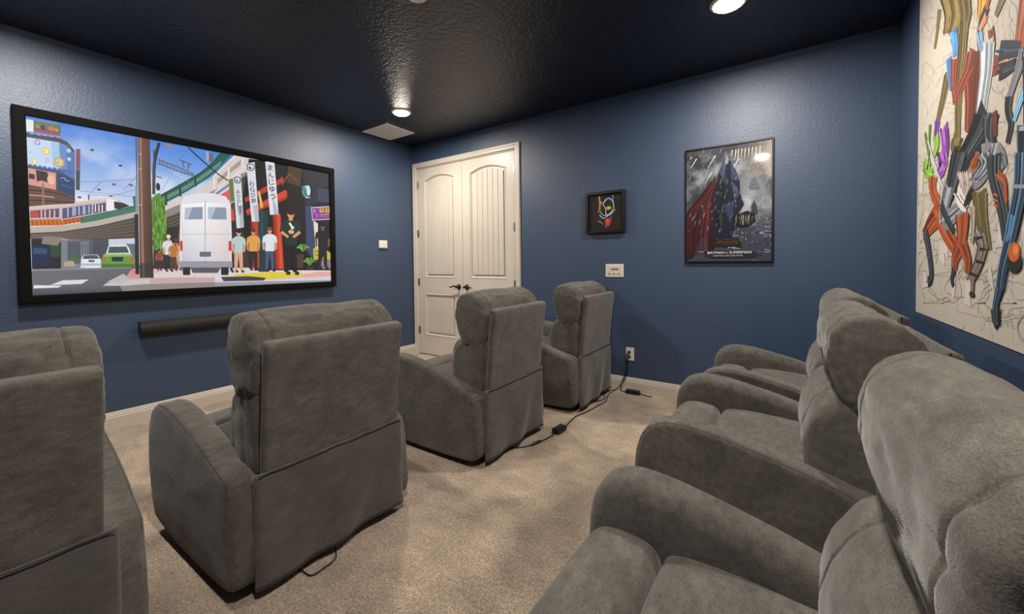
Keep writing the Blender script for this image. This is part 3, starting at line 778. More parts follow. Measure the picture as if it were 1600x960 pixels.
('S','5A5E6A',11,11,[(-8060,7100),(-7190,7130),(-5030,7070)]),
('S','5A5E6A',11,11,[(-7560,7010),(-6980,7910)]),
('S','6A6E7A',12,12,[(-6430,7000),(-5020,7710)]),
('S','5A5E6A',11,11,[(-7470,6950),(-6430,7000)]),
('S','70747E',12,12,[(-5820,7520),(-4990,8800)]),
('E','4A4450',(-7380,10110),100,80),
('E','4A4450',(-5950,9280),110,80),
('E','8A5058',(-6330,7840),110,80),
('E','8A5058',(-7110,7350),100,80),
('E','8A5058',(-8070,6680),100,80),
('E','8A5058',(-5410,7930),120,80),
('S','4A4A50',33,33,[(-7620,6930),(-7630,6540)]),
('S','4A4A50',47,47,[(-6590,6980),(-6430,6950)]),
('P','4A6A6C',[(-5340,7100),(-5010,7220),(-5070,6370),(-5290,6370)]),
('P','E6E8EE',[(-8110,2340),(-7990,2660),(-7300,2700),(-7140,2340),(-7120,1710),(-8140,1730)]),
('P','505664',[(-7970,2640),(-7320,2670),(-7210,2400),(-8020,2380)]),
('P','B8BCC8',[(-8120,2080),(-7130,2070),(-7130,1900),(-8120,1910)]),
('P','2A2A30',[(-8050,1780),(-7940,1770),(-7950,1670),(-8050,1670)]),
('P','2A2A30',[(-7270,1760),(-7150,1760),(-7150,1650),(-7280,1660)]),
('P','5A6070',[(-7750,2320),(-7450,2320),(-7450,2160),(-7750,2170)]),
('P','B8A090',[(-8910,2150),(-8720,2250),(-8480,2250),(-8360,1860),(-8920,1870)]),
('P','D8E4E0',[(-6710,3350),(-6520,3440),(-5770,3460),(-5620,3220),(-5530,2760),(-6870,2740)]),
('P','46565A',[(-6680,3270),(-5770,3320),(-5630,2850),(-6760,2810)]),
('P','6A9A44',[(-6970,2740),(-5480,2760),(-5310,2340),(-5370,1630),(-7140,1670),(-7120,2340)]),
('P','8CB860',[(-6970,2740),(-5480,2760),(-5430,2580),(-7020,2560)]),
('P','27363A',[(-6590,2540),(-5940,2540),(-5990,2200),(-6550,2200)]),
('P','4A7430',[(-7110,2030),(-5340,2010),(-5370,1630),(-7140,1670)]),
('E','D05838',(-6980,2350),90,160),
('E','D05838',(-5490,2350),100,170),
('P','1A1A1C',[(-7120,1710),(-6830,1700),(-6830,1510),(-7100,1520)]),
('P','1A1A1C',[(-5680,1680),(-5430,1680),(-5440,1480),(-5680,1490)]),
('G',['6E7078','63656C','4E5056','484A50'],[(-10330,1590),(-4600,1720),(-4540,-470),(-10350,-40)]),
('P','DDDDE2',[(-8990,930),(-7760,930),(-8120,640),(-9580,630)]),
('P','E6E6EA',[(-10250,670),(-9040,560),(-9210,450),(-10290,450)]),
('P','8A8A90',[(-10310,1720),(-5140,1770),(-5140,1700),(-10310,1590)]),
('P','6A6460',[(-5550,1780),(-4490,1980),(-4540,-330),(-5580,590)]),
('P','C8BCB8',[(-5430,1300),(2560,1150),(3390,510),(-5440,740)]),
('P','C8C0CC',[(-1170,1250),(10380,1350),(10350,-80),(-1190,330)]),
('P','3E3430',[(-4200,4830),(-1320,7240),(120,8420),(2660,10920),(3630,11100),(3400,1130),(-4280,1330)]),
('P','8E857C',[(-3410,6260),(-1320,7590),(130,8850),(1430,10310),(3360,11980),(3290,8880),(100,7410),(-1910,6210),(-3430,5080)]),
('P','4A423E',[(-3420,5670),(-1330,6960),(360,8240),(3340,10890),(3230,5940),(-3440,4880)]),
('S','766C62',23,23,[(-3420,5670),(-1910,6490),(100,7700)]),
('S','766C62',23,23,[(-3430,5380),(-1910,6240),(100,7500)]),
('S','766C62',23,23,[(-3430,5090),(-1920,5990),(100,7300)]),
('S','766C62',23,23,[(-3440,4800),(-1920,5750),(90,7100)]),
('P','D8CCC4',[(-3500,6710),(-1300,8140),(-100,9420),(920,10800),(1460,11640),(3640,11730),(3630,11100),(1410,9720),(120,8490),(-1320,7450),(-3460,6320)]),
('P','A89C94',[(140,9280),(910,10210),(900,9780),(130,8850)]),
('P','A89C94',[(1110,10400),(1980,11380),(1960,10860),(1100,10000)]),
('S','EAE2DC',66,66,[(-120,8390),(-100,9360)]),
('S','EAE2DC',68,68,[(960,9470),(980,10470)]),
('S','EAE2DC',72,72,[(2090,10620),(2120,11640)]),
('S','F0E8E0',46,46,[(-220,9340),(930,10870),(1520,11700)]),
('S','E8E0D8',46,46,[(120,8490),(1410,9790),(2790,11250)]),
('P','245C50',[(-3790,7360),(-2180,8650),(-680,10050),(440,11610),(1170,11620),(-210,9650),(-1410,8500),(-2750,7360),(-3650,6700)]),
('S','9FC0B8',18,18,[(-3650,6880),(-3470,7370)]),
('S','4A8478',18,18,[(-3500,6980),(-3640,7270)]),
('S','9FC0B8',18,18,[(-3510,6980),(-3330,7470)]),
('S','4A8478',18,18,[(-3360,7070),(-3500,7370)]),
('S','9FC0B8',18,18,[(-3360,7080),(-3190,7570)]),
('S','4A8478',18,18,[(-3220,7170),(-3360,7470)]),
('S','9FC0B8',18,18,[(-3220,7180),(-3040,7680)]),
('S','4A8478',18,18,[(-3070,7280),(-3210,7580)]),
('S','9FC0B8',18,18,[(-3080,7290),(-2900,7790)]),
('S','4A8478',18,18,[(-2930,7390),(-3070,7690)]),
('S','9FC0B8',18,18,[(-2930,7400),(-2750,7900)]),
('S','4A8478',18,18,[(-2780,7500),(-2920,7800)]),
('S','9FC0B8',18,18,[(-2790,7510),(-2600,8020)]),
('S','4A8478',18,18,[(-2630,7610),(-2780,7910)]),
('S','9FC0B8',18,18,[(-2640,7630),(-2460,8140)]),
('S','4A8478',18,18,[(-2490,7730),(-2630,8030)]),
('S','9FC0B8',18,18,[(-2490,7750),(-2310,8260)]),
('S','4A8478',18,18,[(-2340,7850),(-2480,8150)]),
('S','9FC0B8',18,18,[(-2340,7870),(-2150,8380)]),
('S','4A8478',19,19,[(-2190,7970),(-2330,8280)]),
('S','9FC0B8',18,18,[(-2190,8000),(-2000,8510)]),
('S','4A8478',18,18,[(-2030,8100),(-2180,8410)]),
('S','9FC0B8',19,19,[(-2040,8130),(-1850,8650)]),
('S','4A8478',19,19,[(-1880,8230),(-2030,8540)]),
('S','9FC0B8',18,18,[(-1880,8260),(-1690,8780)]),
('S','4A8478',19,19,[(-1730,8370),(-1870,8670)]),
('S','9FC0B8',19,19,[(-1730,8400),(-1540,8930)]),
('S','4A8478',19,19,[(-1570,8510),(-1720,8810)]),
('S','9FC0B8',19,19,[(-1570,8540),(-1380,9070)]),
('S','4A8478',19,19,[(-1410,8650),(-1560,8960)]),
('S','9FC0B8',19,19,[(-1420,8690),(-1220,9220)]),
('S','4A8478',19,19,[(-1250,8800),(-1410,9100)]),
('S','9FC0B8',19,19,[(-1260,8840),(-1060,9370)]),
('S','4A8478',19,19,[(-1090,8950),(-1250,9250)]),
('S','9FC0B8',20,20,[(-1100,8990),(-900,9530)]),
('S','4A8478',19,19,[(-930,9100),(-1090,9410)]),
('S','9FC0B8',20,20,[(-940,9150),(-740,9690)]),
('S','4A8478',20,20,[(-770,9260),(-930,9570)]),
('S','9FC0B8',19,19,[(-770,9310),(-570,9850)]),
('S','4A8478',20,20,[(-610,9420),(-760,9730)]),
('S','9FC0B8',20,20,[(-610,9470),(-410,10020)]),
('S','4A8478',20,20,[(-440,9590),(-600,9900)]),
('S','9FC0B8',20,20,[(-450,9640),(-240,10190)]),
('S','4A8478',20,20,[(-280,9760),(-440,10070)]),
('S','9FC0B8',20,20,[(-280,9820),(-70,10370)]),
('S','4A8478',20,20,[(-110,9930),(-270,10240)]),
('S','9FC0B8',20,20,[(-110,9990),(100,10550)]),
('S','4A8478',20,20,[(60,10110),(-100,10420)]),
('S','9FC0B8',20,20,[(60,10170),(270,10730)]),
('S','4A8478',20,20,[(230,10290),(70,10600)]),
('S','9FC0B8',20,20,[(230,10360),(440,10920)]),
('S','4A8478',20,20,[(400,10480),(240,10790)]),
('S','1C4A42',54,54,[(-3790,7310),(-2190,8630),(-680,10020),(440,11580)]),
('S','2E6A5C',41,41,[(-3650,6720),(-2750,7390),(-1410,8530),(-210,9680),(1170,11620)]),
('S','1A4A40',73,73,[(-2460,8450),(-2460,7470)]),
('S','1A4A40',77,77,[(-1450,9300),(-1440,8420)]),
('S','1A4A40',70,70,[(-3370,7710),(-3380,6650)]),
('S','A8A8B4',93,93,[(-530,11570),(-550,10720)]),
('S','6A6A72',156,156,[(-260,11620),(-290,10700)]),
('S','4A4850',57,57,[(-3820,10180),(-2590,9830),(-1500,9420)]),
('S','8A8890',23,23,[(-3820,10180),(-2590,9830),(-1500,9420)]),
('S','4A4850',35,35,[(-3830,9890),(-2600,9520),(-1500,9310)]),
('S','4A4850',18,18,[(-3720,10140),(-3630,9800)]),
('S','4A4850',18,18,[(-3510,10060),(-3420,9730)]),
('S','4A4850',18,18,[(-3300,9990),(-3200,9650)]),
('S','4A4850',18,18,[(-3080,9910),(-2990,9570)]),
('S','4A4850',18,18,[(-2860,9830),(-2770,9490)]),
('S','4A4850',18,18,[(-2640,9760),(-2550,9410)]),
('S','4A4850',18,18,[(-2420,9680),(-2320,9330)]),
('S','4A4850',19,19,[(-2200,9600),(-2090,9250)]),
('S','4A4850',19,19,[(-1970,9520),(-1860,9170)]),
('S','4A4850',19,19,[(-1740,9440),(-1630,9090)]),
('S','4A4850',37,37,[(-2520,10450),(-1650,10190)]),
('S','4A4850',31,31,[(-2250,10370),(-2160,9850)]),
('S','4A4850',31,31,[(-1820,10210),(-1940,9690)]),
('S','2E2E34',94,94,[(-3690,11500),(-4010,9880),(-4110,7420)]),
('S','4A4A52',46,46,[(-4020,10910),(-4070,7420)]),
('S','5A5A66',40,40,[(-3970,8860),(-3600,8770)]),
('E','2A2A30',(-3840,8040),130,310),
('S','7C84A0',12,12,[(-1900,11530),(-3240,9120)]),
('S','7C84A0',12,12,[(-2130,10940),(-3790,7460)]),
('S','7C84A0',12,12,[(-1650,10080),(-2610,8960)]),
('S','7C84A0',12,12,[(-2820,9060),(-1690,8710)]),
('S','20242A',50,50,[(-1890,11670),(-1010,10760),(150,9790),(1080,9220)]),
('E','9A8078',(-3100,11440),230,160),
('P','6C7A3A',[(990,9430),(1480,9620),(1520,7590),(1030,7230)]),
('P','B8B070',[(90,7130),(1040,7460),(1520,7590),(580,6920)]),
('P','D8D0D0',[(-150,8170),(970,9350),(1040,7530),(90,7200)]),
('P','D85A68',[(10,7690),(1000,8550),(1030,7650),(90,7240)]),
('P','7088C0',[(-110,7990),(980,9020),(990,8810),(-90,7790)]),
('S','30406A',20,20,[(-10,8090),(40,7950)]),
('S','30406A',20,20,[(130,8240),(180,8100)]),
('S','30406A',20,20,[(270,8390),(310,8250)]),
('S','30406A',20,20,[(410,8540),(450,8400)]),
('S','30406A',20,20,[(550,8690),(590,8550)]),
('S','30406A',20,20,[(690,8840),(740,8700)]),
('S','30406A',21,21,[(830,8990),(880,8850)]),
('P','5E8E34',[(-4250,7080),(-4010,7410),(-3780,7570),(-3470,7010),(-3380,4880),(-3510,3690),(-3890,2970),(-4190,3120),(-4320,4820)]),
('S','8CB858',29,29,[(-4040,6910),(-4050,6640)]),
('S','4E7C2A',29,29,[(-4260,5220),(-4240,4710)]),
('S','4E7C2A',29,29,[(-4090,5280),(-4080,4750)]),
('S','3E6A22',29,29,[(-4090,3750),(-4070,3230)]),
('S','4E7C2A',30,30,[(-3570,6630),(-3600,6070)]),
('S','4E7C2A',30,30,[(-3490,4140),(-3540,3670)]),
('S','7CAA48',29,29,[(-3710,5430),(-3740,5090)]),
('S','36601E',29,29,[(-3500,4250),(-3470,4020)]),
('S','4E7C2A',29,29,[(-4050,4650),(-4020,4230)]),
('S','8CB858',29,29,[(-3930,5060),(-3950,4740)]),
('S','3E6A22',29,29,[(-4080,4300),(-4140,3840)]),
('S','8CB858',29,29,[(-4040,5290),(-4030,5010)]),
('S','7CAA48',30,30,[(-3670,7100),(-3660,6700)]),
('S','36601E',29,29,[(-4110,5660),(-4140,5220)]),
('S','3E6A22',29,29,[(-3470,6990),(-3460,6650)]),
('S','3E6A22',29,29,[(-3820,4070),(-3840,3770)]),
('S','3E6A22',29,29,[(-3850,7160),(-3820,6580)]),
('S','3E6A22',29,29,[(-3690,3700),(-3720,3350)]),
('S','36601E',29,29,[(-4160,4840),(-4150,4580)]),
('S','4E7C2A',29,29,[(-3790,3950),(-3830,3570)]),
('S','3E6A22',29,29,[(-3440,6110),(-3470,5710)]),
('S','4E7C2A',29,29,[(-3990,4280),(-4000,3890)]),
('S','3E6A22',29,29,[(-4140,3850),(-4190,3600)]),
('S','7CAA48',29,29,[(-4150,4750),(-4150,4320)]),
('S','3E6A22',29,29,[(-3770,6120),(-3820,5690)]),
('S','7CAA48',29,29,[(-3610,5800),(-3620,5480)]),
('S','8CB858',29,29,[(-3890,7180),(-3900,6710)]),
('S','7CAA48',29,29,[(-3890,6510),(-3940,6170)]),
('S','7CAA48',29,29,[(-4040,6520),(-4060,6190)]),
('S','4E7C2A',29,29,[(-4040,3950),(-4040,3360)]),
('S','3E6A22',29,29,[(-3970,3920),(-3980,3650)]),
('S','7CAA48',29,29,[(-4130,4010),(-4160,3540)]),
('S','8CB858',30,30,[(-3610,4920),(-3620,4440)]),
('S','8CB858',29,29,[(-3670,6330),(-3630,6070)]),
('S','7CAA48',29,29,[(-3490,3700),(-3550,3130)]),
('S','3E6A22',29,29,[(-4210,3650),(-4180,3170)]),
('S','8CB858',29,29,[(-3880,5540),(-3850,5230)]),
('S','3E6A22',29,29,[(-4310,3820),(-4300,3500)]),
('S','8CB858',29,29,[(-3970,4410),(-3940,3980)]),
('S','36601E',29,29,[(-3500,6600),(-3530,6040)]),
('S','36601E',29,29,[(-3620,5560),(-3630,5300)]),
('S','36601E',29,29,[(-3650,6920),(-3630,6470)]),
('S','36601E',29,29,[(-4140,5930),(-4110,5590)]),
('S','36601E',29,29,[(-3940,7030),(-3960,6720)]),
('S','8CB858',30,30,[(-3440,5900),(-3410,5510)]),
('S','4E7C2A',29,29,[(-4240,3850),(-4250,3460)]),
('S','3E6A22',29,29,[(-3570,4410),(-3570,3820)]),
('S','8CB858',30,30,[(-3780,3820),(-3800,3290)]),
('S','7CAA48',29,29,[(-4170,4010),(-4150,3660)]),
('S','3E6A22',29,29,[(-3520,6380),(-3510,6150)]),
('S','8CB858',29,29,[(-4020,5250),(-4000,4800)]),
('S','8CB858',29,29,[(-3830,5360),(-3810,5000)]),
('S','3E6A22',30,30,[(-3670,3610),(-3660,3150)]),
('S','8CB858',29,29,[(-4050,3870),(-4030,3430)]),
('S','8CB858',29,29,[(-3480,5440),(-3480,5040)]),
('S','4E7C2A',29,29,[(-4180,4400),(-4140,4040)]),
('S','36601E',29,29,[(-3920,5030),(-3960,4470)]),
('S','4E7C2A',29,29,[(-3970,5140),(-3960,4590)]),
('S','7CAA48',29,29,[(-4220,4860),(-4250,4490)]),
('S','36601E',28,28,[(-4160,3970),(-4220,3400)]),
('S','3E6A22',29,29,[(-3600,4310),(-3640,3860)]),
('S','3E6A22',29,29,[(-3860,5160),(-3850,4570)]),
('S','7CAA48',29,29,[(-4190,4840),(-4190,4310)]),
('S','8CB858',29,29,[(-4060,3810),(-4030,3490)]),
('S','4E7C2A',29,29,[(-3840,6490),(-3870,6130)]),
('S','8CB858',29,29,[(-3790,3560),(-3800,2970)]),
('S','36601E',29,29,[(-4010,5660),(-4060,5350)]),
('S','36601E',29,29,[(-3840,4710),(-3810,4330)]),
('S','36601E',29,29,[(-3910,7210),(-3960,6620)]),
('S','36601E',29,29,[(-3470,3860),(-3460,3290)]),
('P','5A3A28',[(-3990,3150),(-3840,3160),(-3920,1720),(-4020,1720)]),
('P','2C2C2E',[(-3390,4880),(1580,5810),(1490,1630),(-3470,1510)]),
('P','4A2A2A',[(60,3860),(360,3930),(340,3380),(50,3340)]),
('P','5A3A30',[(890,2810),(1200,2870),(1190,2310),(880,2280)]),
('P','7A4A38',[(-2680,4350),(-2420,4420),(-2430,3910),(-2690,3870)]),
('P','2E3A4A',[(-2740,4810),(-2480,4880),(-2490,4370),(-2750,4330)]),
('P','8A6A50',[(220,3350),(520,3420),(500,2860),(200,2830)]),
('P','5A3A30',[(-150,3710),(140,3780),(130,3230),(-160,3190)]),
('P','5A3A30',[(-1010,4640),(-730,4720),(-740,4180),(-1030,4140)]),
('P','5A3A30',[(-2480,2630),(-2210,2690),(-2230,2170),(-2490,2140)]),
('P','4A2A2A',[(-2780,4780),(-2520,4850),(-2530,4330),(-2790,4290)]),
('P','4A2A2A',[(-2110,2780),(-1840,2840),(-1860,2310),(-2120,2290)]),
('P','2E3A4A',[(-2570,4570),(-2310,4640),(-2320,4130),(-2580,4090)]),
('P','4A2A2A',[(1010,2850),(1320,2910),(1310,2350),(1000,2320)]),
('P','5A3A30',[(-2970,4040),(-2710,4100),(-2720,3590),(-2980,3550)]),
('P','8A6A50',[(-100,3680),(200,3740),(180,3190),(-110,3160)]),
('P','7A4A38',[(-1530,4470),(-1250,4540),(-1270,4010),(-1540,3970)]),
('P','384E4A',[(-1190,4860),(-910,4930),(-930,4400),(-1210,4360)]),
('P','8A6A50',[(-2650,2770),(-2390,2830),(-2400,2320),(-2660,2290)]),
('P','2E3A4A',[(-1650,3300),(-1370,3370),(-1390,2840),(-1660,2810)]),
('E','D83A38',(-290,6420),170,310),
('E','D83A38',(80,6440),170,320),
('E','D83A38',(510,6470),180,320),
('E','D83A38',(830,6620),180,320),
('P','C8382E',[(580,6890),(1340,6750),(1320,5790),(810,5750)]),
('P','DCCFCB',[(-5420,1590),(2840,1610),(2820,650),(-5440,960)]),
('P','E4B8B4',[(-5420,1640),(-3620,1610),(-4030,1260),(-5430,1260)]),
('G',['E08080','E8B0A8','B8A8A4','C8A0A0'],[(-5560,1570),(-5140,1770),(-4620,830),(-5980,820)]),
('P','C8A8A8',[(-5940,910),(-2370,900),(1470,700),(1450,60),(-5780,320)]),
('P','8E8684',[(-6220,460),(-2160,430),(1460,360),(3380,320),(3350,-900),(-5970,-230)]),
('P','C8C4C4',[(-6140,820),(-4510,900),(-4520,470),(-5990,400),(-7090,450),(-6870,650)]),
('P','BEB8B6',[(-6870,720),(-5970,1300),(-5680,870),(-6090,540)]),
('P','E0D4D8',[(-230,1290),(4540,1340),(10380,1430),(10360,710),(-250,600)]),
('P','E2C83C',[(1090,1030),(4400,1180),(7650,920),(7950,640),(3350,450),(1540,700)]),
('P','E8A8A0',[(7050,790),(8900,1070),(10370,1060),(10360,560),(7640,500)]),
('P','D8D0D8',[(-250,600),(3990,420),(10360,560),(10350,0),(-250,280)]),
('P','3E404A',[(190,840),(2490,820),(3870,610),(3610,370),(400,440)]),
('P','9A98A0',[(-250,380),(10350,140),(10340,-400),(-260,90)]),
('P','16161A',[(2620,11560),(11120,12220),(10880,1180),(3250,1340),(1880,5080),(1920,7200)]),
('P','2A2A32',[(7440,11530),(10570,11560),(10540,10370),(7840,9360)]),
('E','0C0C12',(9280,11260),1280,840),
('P','3A3E58',[(9090,9920),(10530,9900),(10500,8480),(8430,8350)]),
('P','282C40',[(7540,9320),(9090,9840),(9050,8230),(7810,7860)]),
('P','1E3A3C',[(3310,6950),(4140,7030),(4010,1190),(3180,1210)]),
('P','264C4C',[(3500,6830),(3730,6850),(3650,3270),(3420,3260)]),
('P','3A4668',[(7730,7850),(8420,7960),(8950,3380),(8300,2450),(7710,3350)]),
('P','4A3828',[(6140,11710),(7440,11530),(7250,9720),(5960,9960)]),
('S','7A5038',56,56,[(5470,9590),(6120,10700),(6540,10630),(6960,10120)]),
('E','8ACCC4',(7960,9300),520,660),
('E','16161A',(8140,9330),400,550),
('E','C8E8EC',(8080,9450),220,540),
('P','3A8A88',[(7400,9740),(7700,9910),(7830,8760),(7600,8730)]),
('P','B83A2A',[(2180,7920),(5280,10190),(5560,10460),(5660,9960),(4180,8840),(2290,7560)]),
('P','D2452A',[(2270,6840),(5780,9180),(5940,9090),(5920,8340),(2380,6340)]),
('P','A8321E',[(2380,6560),(5930,8590),(5920,8340),(2380,6340)]),
('P','B8402C',[(2660,5940),(3250,5990),(3280,1550),(2630,1560)]),
('P','8A2A1E',[(2660,5940),(2860,5960),(2830,1560),(2630,1560)]),
('P','C8402A',[(4560,6730),(5280,6790),(5490,1410),(4700,1430)]),
('P','9A2E20',[(4560,6730),(4800,6750),(4940,1420),(4700,1430)]),
('P','D85A3C',[(5010,6770),(5150,6780),(5330,1410),(5160,1420)]),
('P','C8A850',[(3290,8710),(3490,8740),(3760,7270),(3510,7130)]),
('P','E0C878',[(3340,8640),(3440,8650),(3660,7330),(3560,7270)]),
('P','D04848',[(550,6690),(1220,6860),(1370,5840),(750,6040)]),
('P','DADAE4',[(1310,9810),(1940,10020),(2090,5260),(1500,5140)]),
('P','DCDCE6',[(2390,11080),(3100,11360),(3360,5890),(2730,5840)]),
('P','E2E2EA',[(4010,11600),(4830,11680),(5100,6740),(4320,6610)]),
('P','B8B4C0',[(1690,7170),(2020,7280),(2090,5260),(1780,5200)]),
('P','BCB8C6',[(2840,7300),(3290,7490),(3360,5890),(3040,5860)]),
('P','B4B4BE',[(4570,8480),(4970,7260),(5090,6730),(4660,6670)]),
('S','1C1C22',37,37,[(1450,9680),(1840,9740),(1830,9290),(1470,9240),(1450,9680)]),
('P','1C1C22',[(1550,9300),(1560,9560),(1740,9380)]),
('S','1C1C22',38,38,[(2490,11020),(3000,11120),(2990,10640),(2510,10550),(2490,11020)]),
('P','1C1C22',[(2600,10620),(2600,10910),(2890,10730)]),
('T', '17171C', 'み', (1680, 8420), 360, 300),
('T', '17171C', 'た', (1710, 8040), 350, 300),
('T', '17171C', 'ら', (1730, 7660), 350, 300),
('T', '17171C', 'し', (1750, 7290), 360, 300),
('T', '17171C', '団', (1770, 6910), 360, 300),
('T', '17171C', '子', (1790, 6530), 360, 300),
('T', '17171C', 'わ', (2810, 9320), 460, 400),
('T', '17171C', 'ら', (2850, 8810), 460, 400),
('T', '17171C', 'び', (2890, 8300), 460, 400),
('T', '17171C', '餅', (2940, 7790), 460, 400),
('T', '17171C', 'ま', (4440, 11100), 550, 510),
('T', '17171C', 'ん', (4480, 10430), 560, 510),
('T', '17171C', 'じ', (4530, 9760), 560, 500),
('T', '17171C', 'ゅ', (4570, 9090), 560, 500),
('T', '17171C', 'う', (4610, 8410), 560, 510),
('P','D8C0D0',[(8320,7770),(10390,8120),(10390,6670),(8420,6410)]),
('P','7A2E8A',[(8410,7680),(10350,7990),(10360,6760),(8500,6510)]),
('P','A050B0',[(8510,7600),(9200,7710),(9180,6700),(8550,6600)]),
('E','5A2070',(8590,6730),80,60),
('E','E8D0E8',(8640,7430),80,60),
('E','5A2070',(9060,7380),80,60),
('E','5A2070',(8590,6770),70,60),
('E','5A2070',(8690,6850),80,60),
('E','5A2070',(8980,6800),80,60),
('E','5A2070',(8800,6840),80,60),
('E','5A2070',(8930,7470),80,60),
('E','5A2070',(9110,7280),80,60),
('E','5A2070',(9060,7230),80,60),
('E','5A2070',(8610,7000),80,60),
('E','C890D0',(8910,6890),80,60),
('P','E8B050',[(9230,7740),(9720,7820),(9730,7360),(9240,7280)]),
('S','8A4030',24,24,[(9310,7630),(9670,7680)]),
('S','8A4030',24,24,[(9310,7470),(9670,7520)]),
('S','8A4030',24,24,[(9480,7770),(9480,7330)]),
('P','E8B050',[(9850,7810),(10350,7890),(10360,7420),(9860,7340)]),
('S','8A4030',24,24,[(9930,7690),(10300,7740)]),
('S','8A4030',24,24,[(9930,7530),(10290,7590)]),
('S','8A4030',24,24,[(10100,7830),(10110,7400)]),
('S','E8B070',40,40,[(9270,7070),(10300,7230)]),
('S','D090C0',24,24,[(9260,6870),(10300,7000)]),
('P','E8D8C8',[(8540,6420),(9010,6150),(9030,3540),(8710,3370)]),
('P','C8B440',[(8450,3520),(9110,3540),(9240,2300),(8480,2380)]),
('P','C8B440',[(9760,3400),(10380,3090),(10360,2300),(9410,2380)]),
('S','3A3A20',31,31,[(8600,3190),(9070,3200)]),
('S','3A3A20',31,31,[(8590,2840),(9100,2840)]),
('P','8A7A88',[(8920,2300),(10370,2380),(10340,1350),(9060,1370)]),
('S','90C058',45,45,[(7400,3170),(7520,3910),(7600,3790)]),
('S','3A6A2A',45,45,[(7400,3170),(7550,3900),(7660,3780)]),
('S','4E8A34',45,45,[(7400,3170),(7700,3760),(7940,3680)]),
('S','3A6A2A',45,45,[(7400,3170),(7750,3670),(8030,3620)]),
('S','4E8A34',45,45,[(7400,3170),(7740,3680),(8020,3620)]),
('S','90C058',45,45,[(7400,3170),(7530,3900),(7620,3790)]),
('S','3A6A2A',45,45,[(7400,3170),(7780,3550),(8090,3530)]),
('S','7AB048',45,45,[(7400,3170),(7760,3620),(8060,3580)]),
('S','90C058',45,45,[(7400,3170),(7630,3840),(7800,3740)]),
('S','7AB048',45,45,[(7400,3170),(7440,3920),(7460,3800)]),
('S','4E8A34',45,45,[(7400,3170),(7060,3580),(6770,3530)]),
('S','7AB048',45,45,[(7400,3170),(7260,3870),(7130,3760)]),
('S','4E8A34',45,45,[(7400,3170),(7610,3860),(7780,3750)]),
('S','4E8A34',45,45,[(7400,3170),(7430,3920),(7440,3800)]),
('S','7AB048',45,45,[(7400,3170),(7070,3620),(6790,3560)]),
('S','4E8A34',45,45,[(7400,3170),(7550,3900),(7650,3780)]),
('S','4E8A34',45,45,[(7400,3170),(7750,3670),(8030,3620)]),
('S','7AB048',45,45,[(7400,3170),(7050,3550),(6750,3510)]),
('S','7AB048',45,45,[(7400,3170),(7160,3780),(6940,3680)]),
('S','3A6A2A',45,45,[(7400,3170),(7750,3670),(8030,3620)]),
('S','3A6A2A',45,45,[(7400,3170),(7700,3750),(7950,3680)]),
('S','90C058',45,45,[(7400,3170),(7730,3710),(7990,3640)]),
('S','90C058',45,45,[(7400,3170),(7060,3580),(6760,3530)]),
('S','4E8A34',45,45,[(7400,3170),(7420,3920),(7420,3800)]),
('S','3A6A2A',45,45,[(7400,3170),(7660,3810),(7870,3720)]),
('S','3A6A2A',45,45,[(7400,3170),(7490,3920),(7540,3800)]),
('S','90C058',46,46,[(8050,1730),(8360,2370),(8600,2280)]),
('S','7AB048',46,46,[(8050,1730),(7890,2480),(7740,2360)]),
('S','90C058',46,46,[(8050,1730),(7670,2150),(7360,2120)]),
('S','3A6A2A',46,46,[(8050,1730),(8440,2200),(8760,2150)]),
('S','90C058',46,46,[(8050,1730),(7900,2480),(7750,2360)]),
('S','90C058',46,46,[(8050,1730),(8450,2170),(8770,2130)]),
('S','7AB048',46,46,[(8050,1730),(7890,2470),(7740,2360)]),
('S','4E8A34',46,46,[(8050,1730),(7830,2430),(7620,2320)]),
('S','3A6A2A',46,46,[(8050,1730),(7680,2170),(7360,2130)]),
('S','7AB048',46,46,[(8050,1730),(8190,2510),(8300,2380)]),
('S','3A6A2A',46,46,[(8050,1730),(8200,2500),(8300,2380)]),
('S','7AB048',46,46,[(8050,1730),(7700,2240),(7410,2180)]),
('S','7AB048',46,46,[(8050,1730),(8210,2500),(8320,2370)]),
('S','3A6A2A',46,46,[(8050,1730),(8440,2190),(8760,2140)]),
('S','90C058',46,46,[(8050,1730),(8250,2470),(8410,2350)]),
('S','3A6A2A',46,46,[(8050,1730),(8340,2390),(8570,2290)]),
('S','7AB048',46,46,[(8050,1730),(7670,2140),(7350,2110)]),
('S','7AB048',46,46,[(8050,1730),(7750,2340),(7500,2250)]),
('S','4E8A34',46,46,[(8050,1730),(8100,2530),(8120,2400)]),
('S','3A6A2A',46,46,[(8050,1730),(7720,2280),(7430,2210)]),
('S','7AB048',46,46,[(8050,1730),(7860,2460),(7690,2340)]),
('S','4E8A34',46,46,[(8050,1730),(8430,2230),(8740,2170)]),
('S','7AB048',46,46,[(8050,1730),(8250,2480),(8400,2360)]),
('S','4E8A34',46,46,[(8050,1730),(8430,2240),(8730,2180)]),
('S','7AB048',46,46,[(8050,1730),(8330,2400),(8550,2300)]),
('S','3A6A2A',46,46,[(8050,1730),(8260,2470),(8420,2350)]),
('P','4A3A34',[(6690,2890),(7470,2900),(7360,1480),(6710,1490)]),
('P','3A2E2C',[(7670,1620),(8560,1610),(8460,1260),(7750,1280)]),
('S','2A2E3A',126,81,[(-3430,2830),(-3480,2110),(-3520,1490)]),
('S','2A2226',81,64,[(-3520,1470),(-3380,1430)]),
('S','2A2E3A',128,82,[(-3240,2840),(-3220,2110),(-3210,1480)]),
('S','2A2226',81,64,[(-3210,1460),(-3070,1420)]),
('P','DCDCE0',[(-3580,3750),(-3410,3870),(-3210,3880),(-3040,3770),(-3080,3210),(-3110,2730),(-3560,2720),(-3550,3190)]),
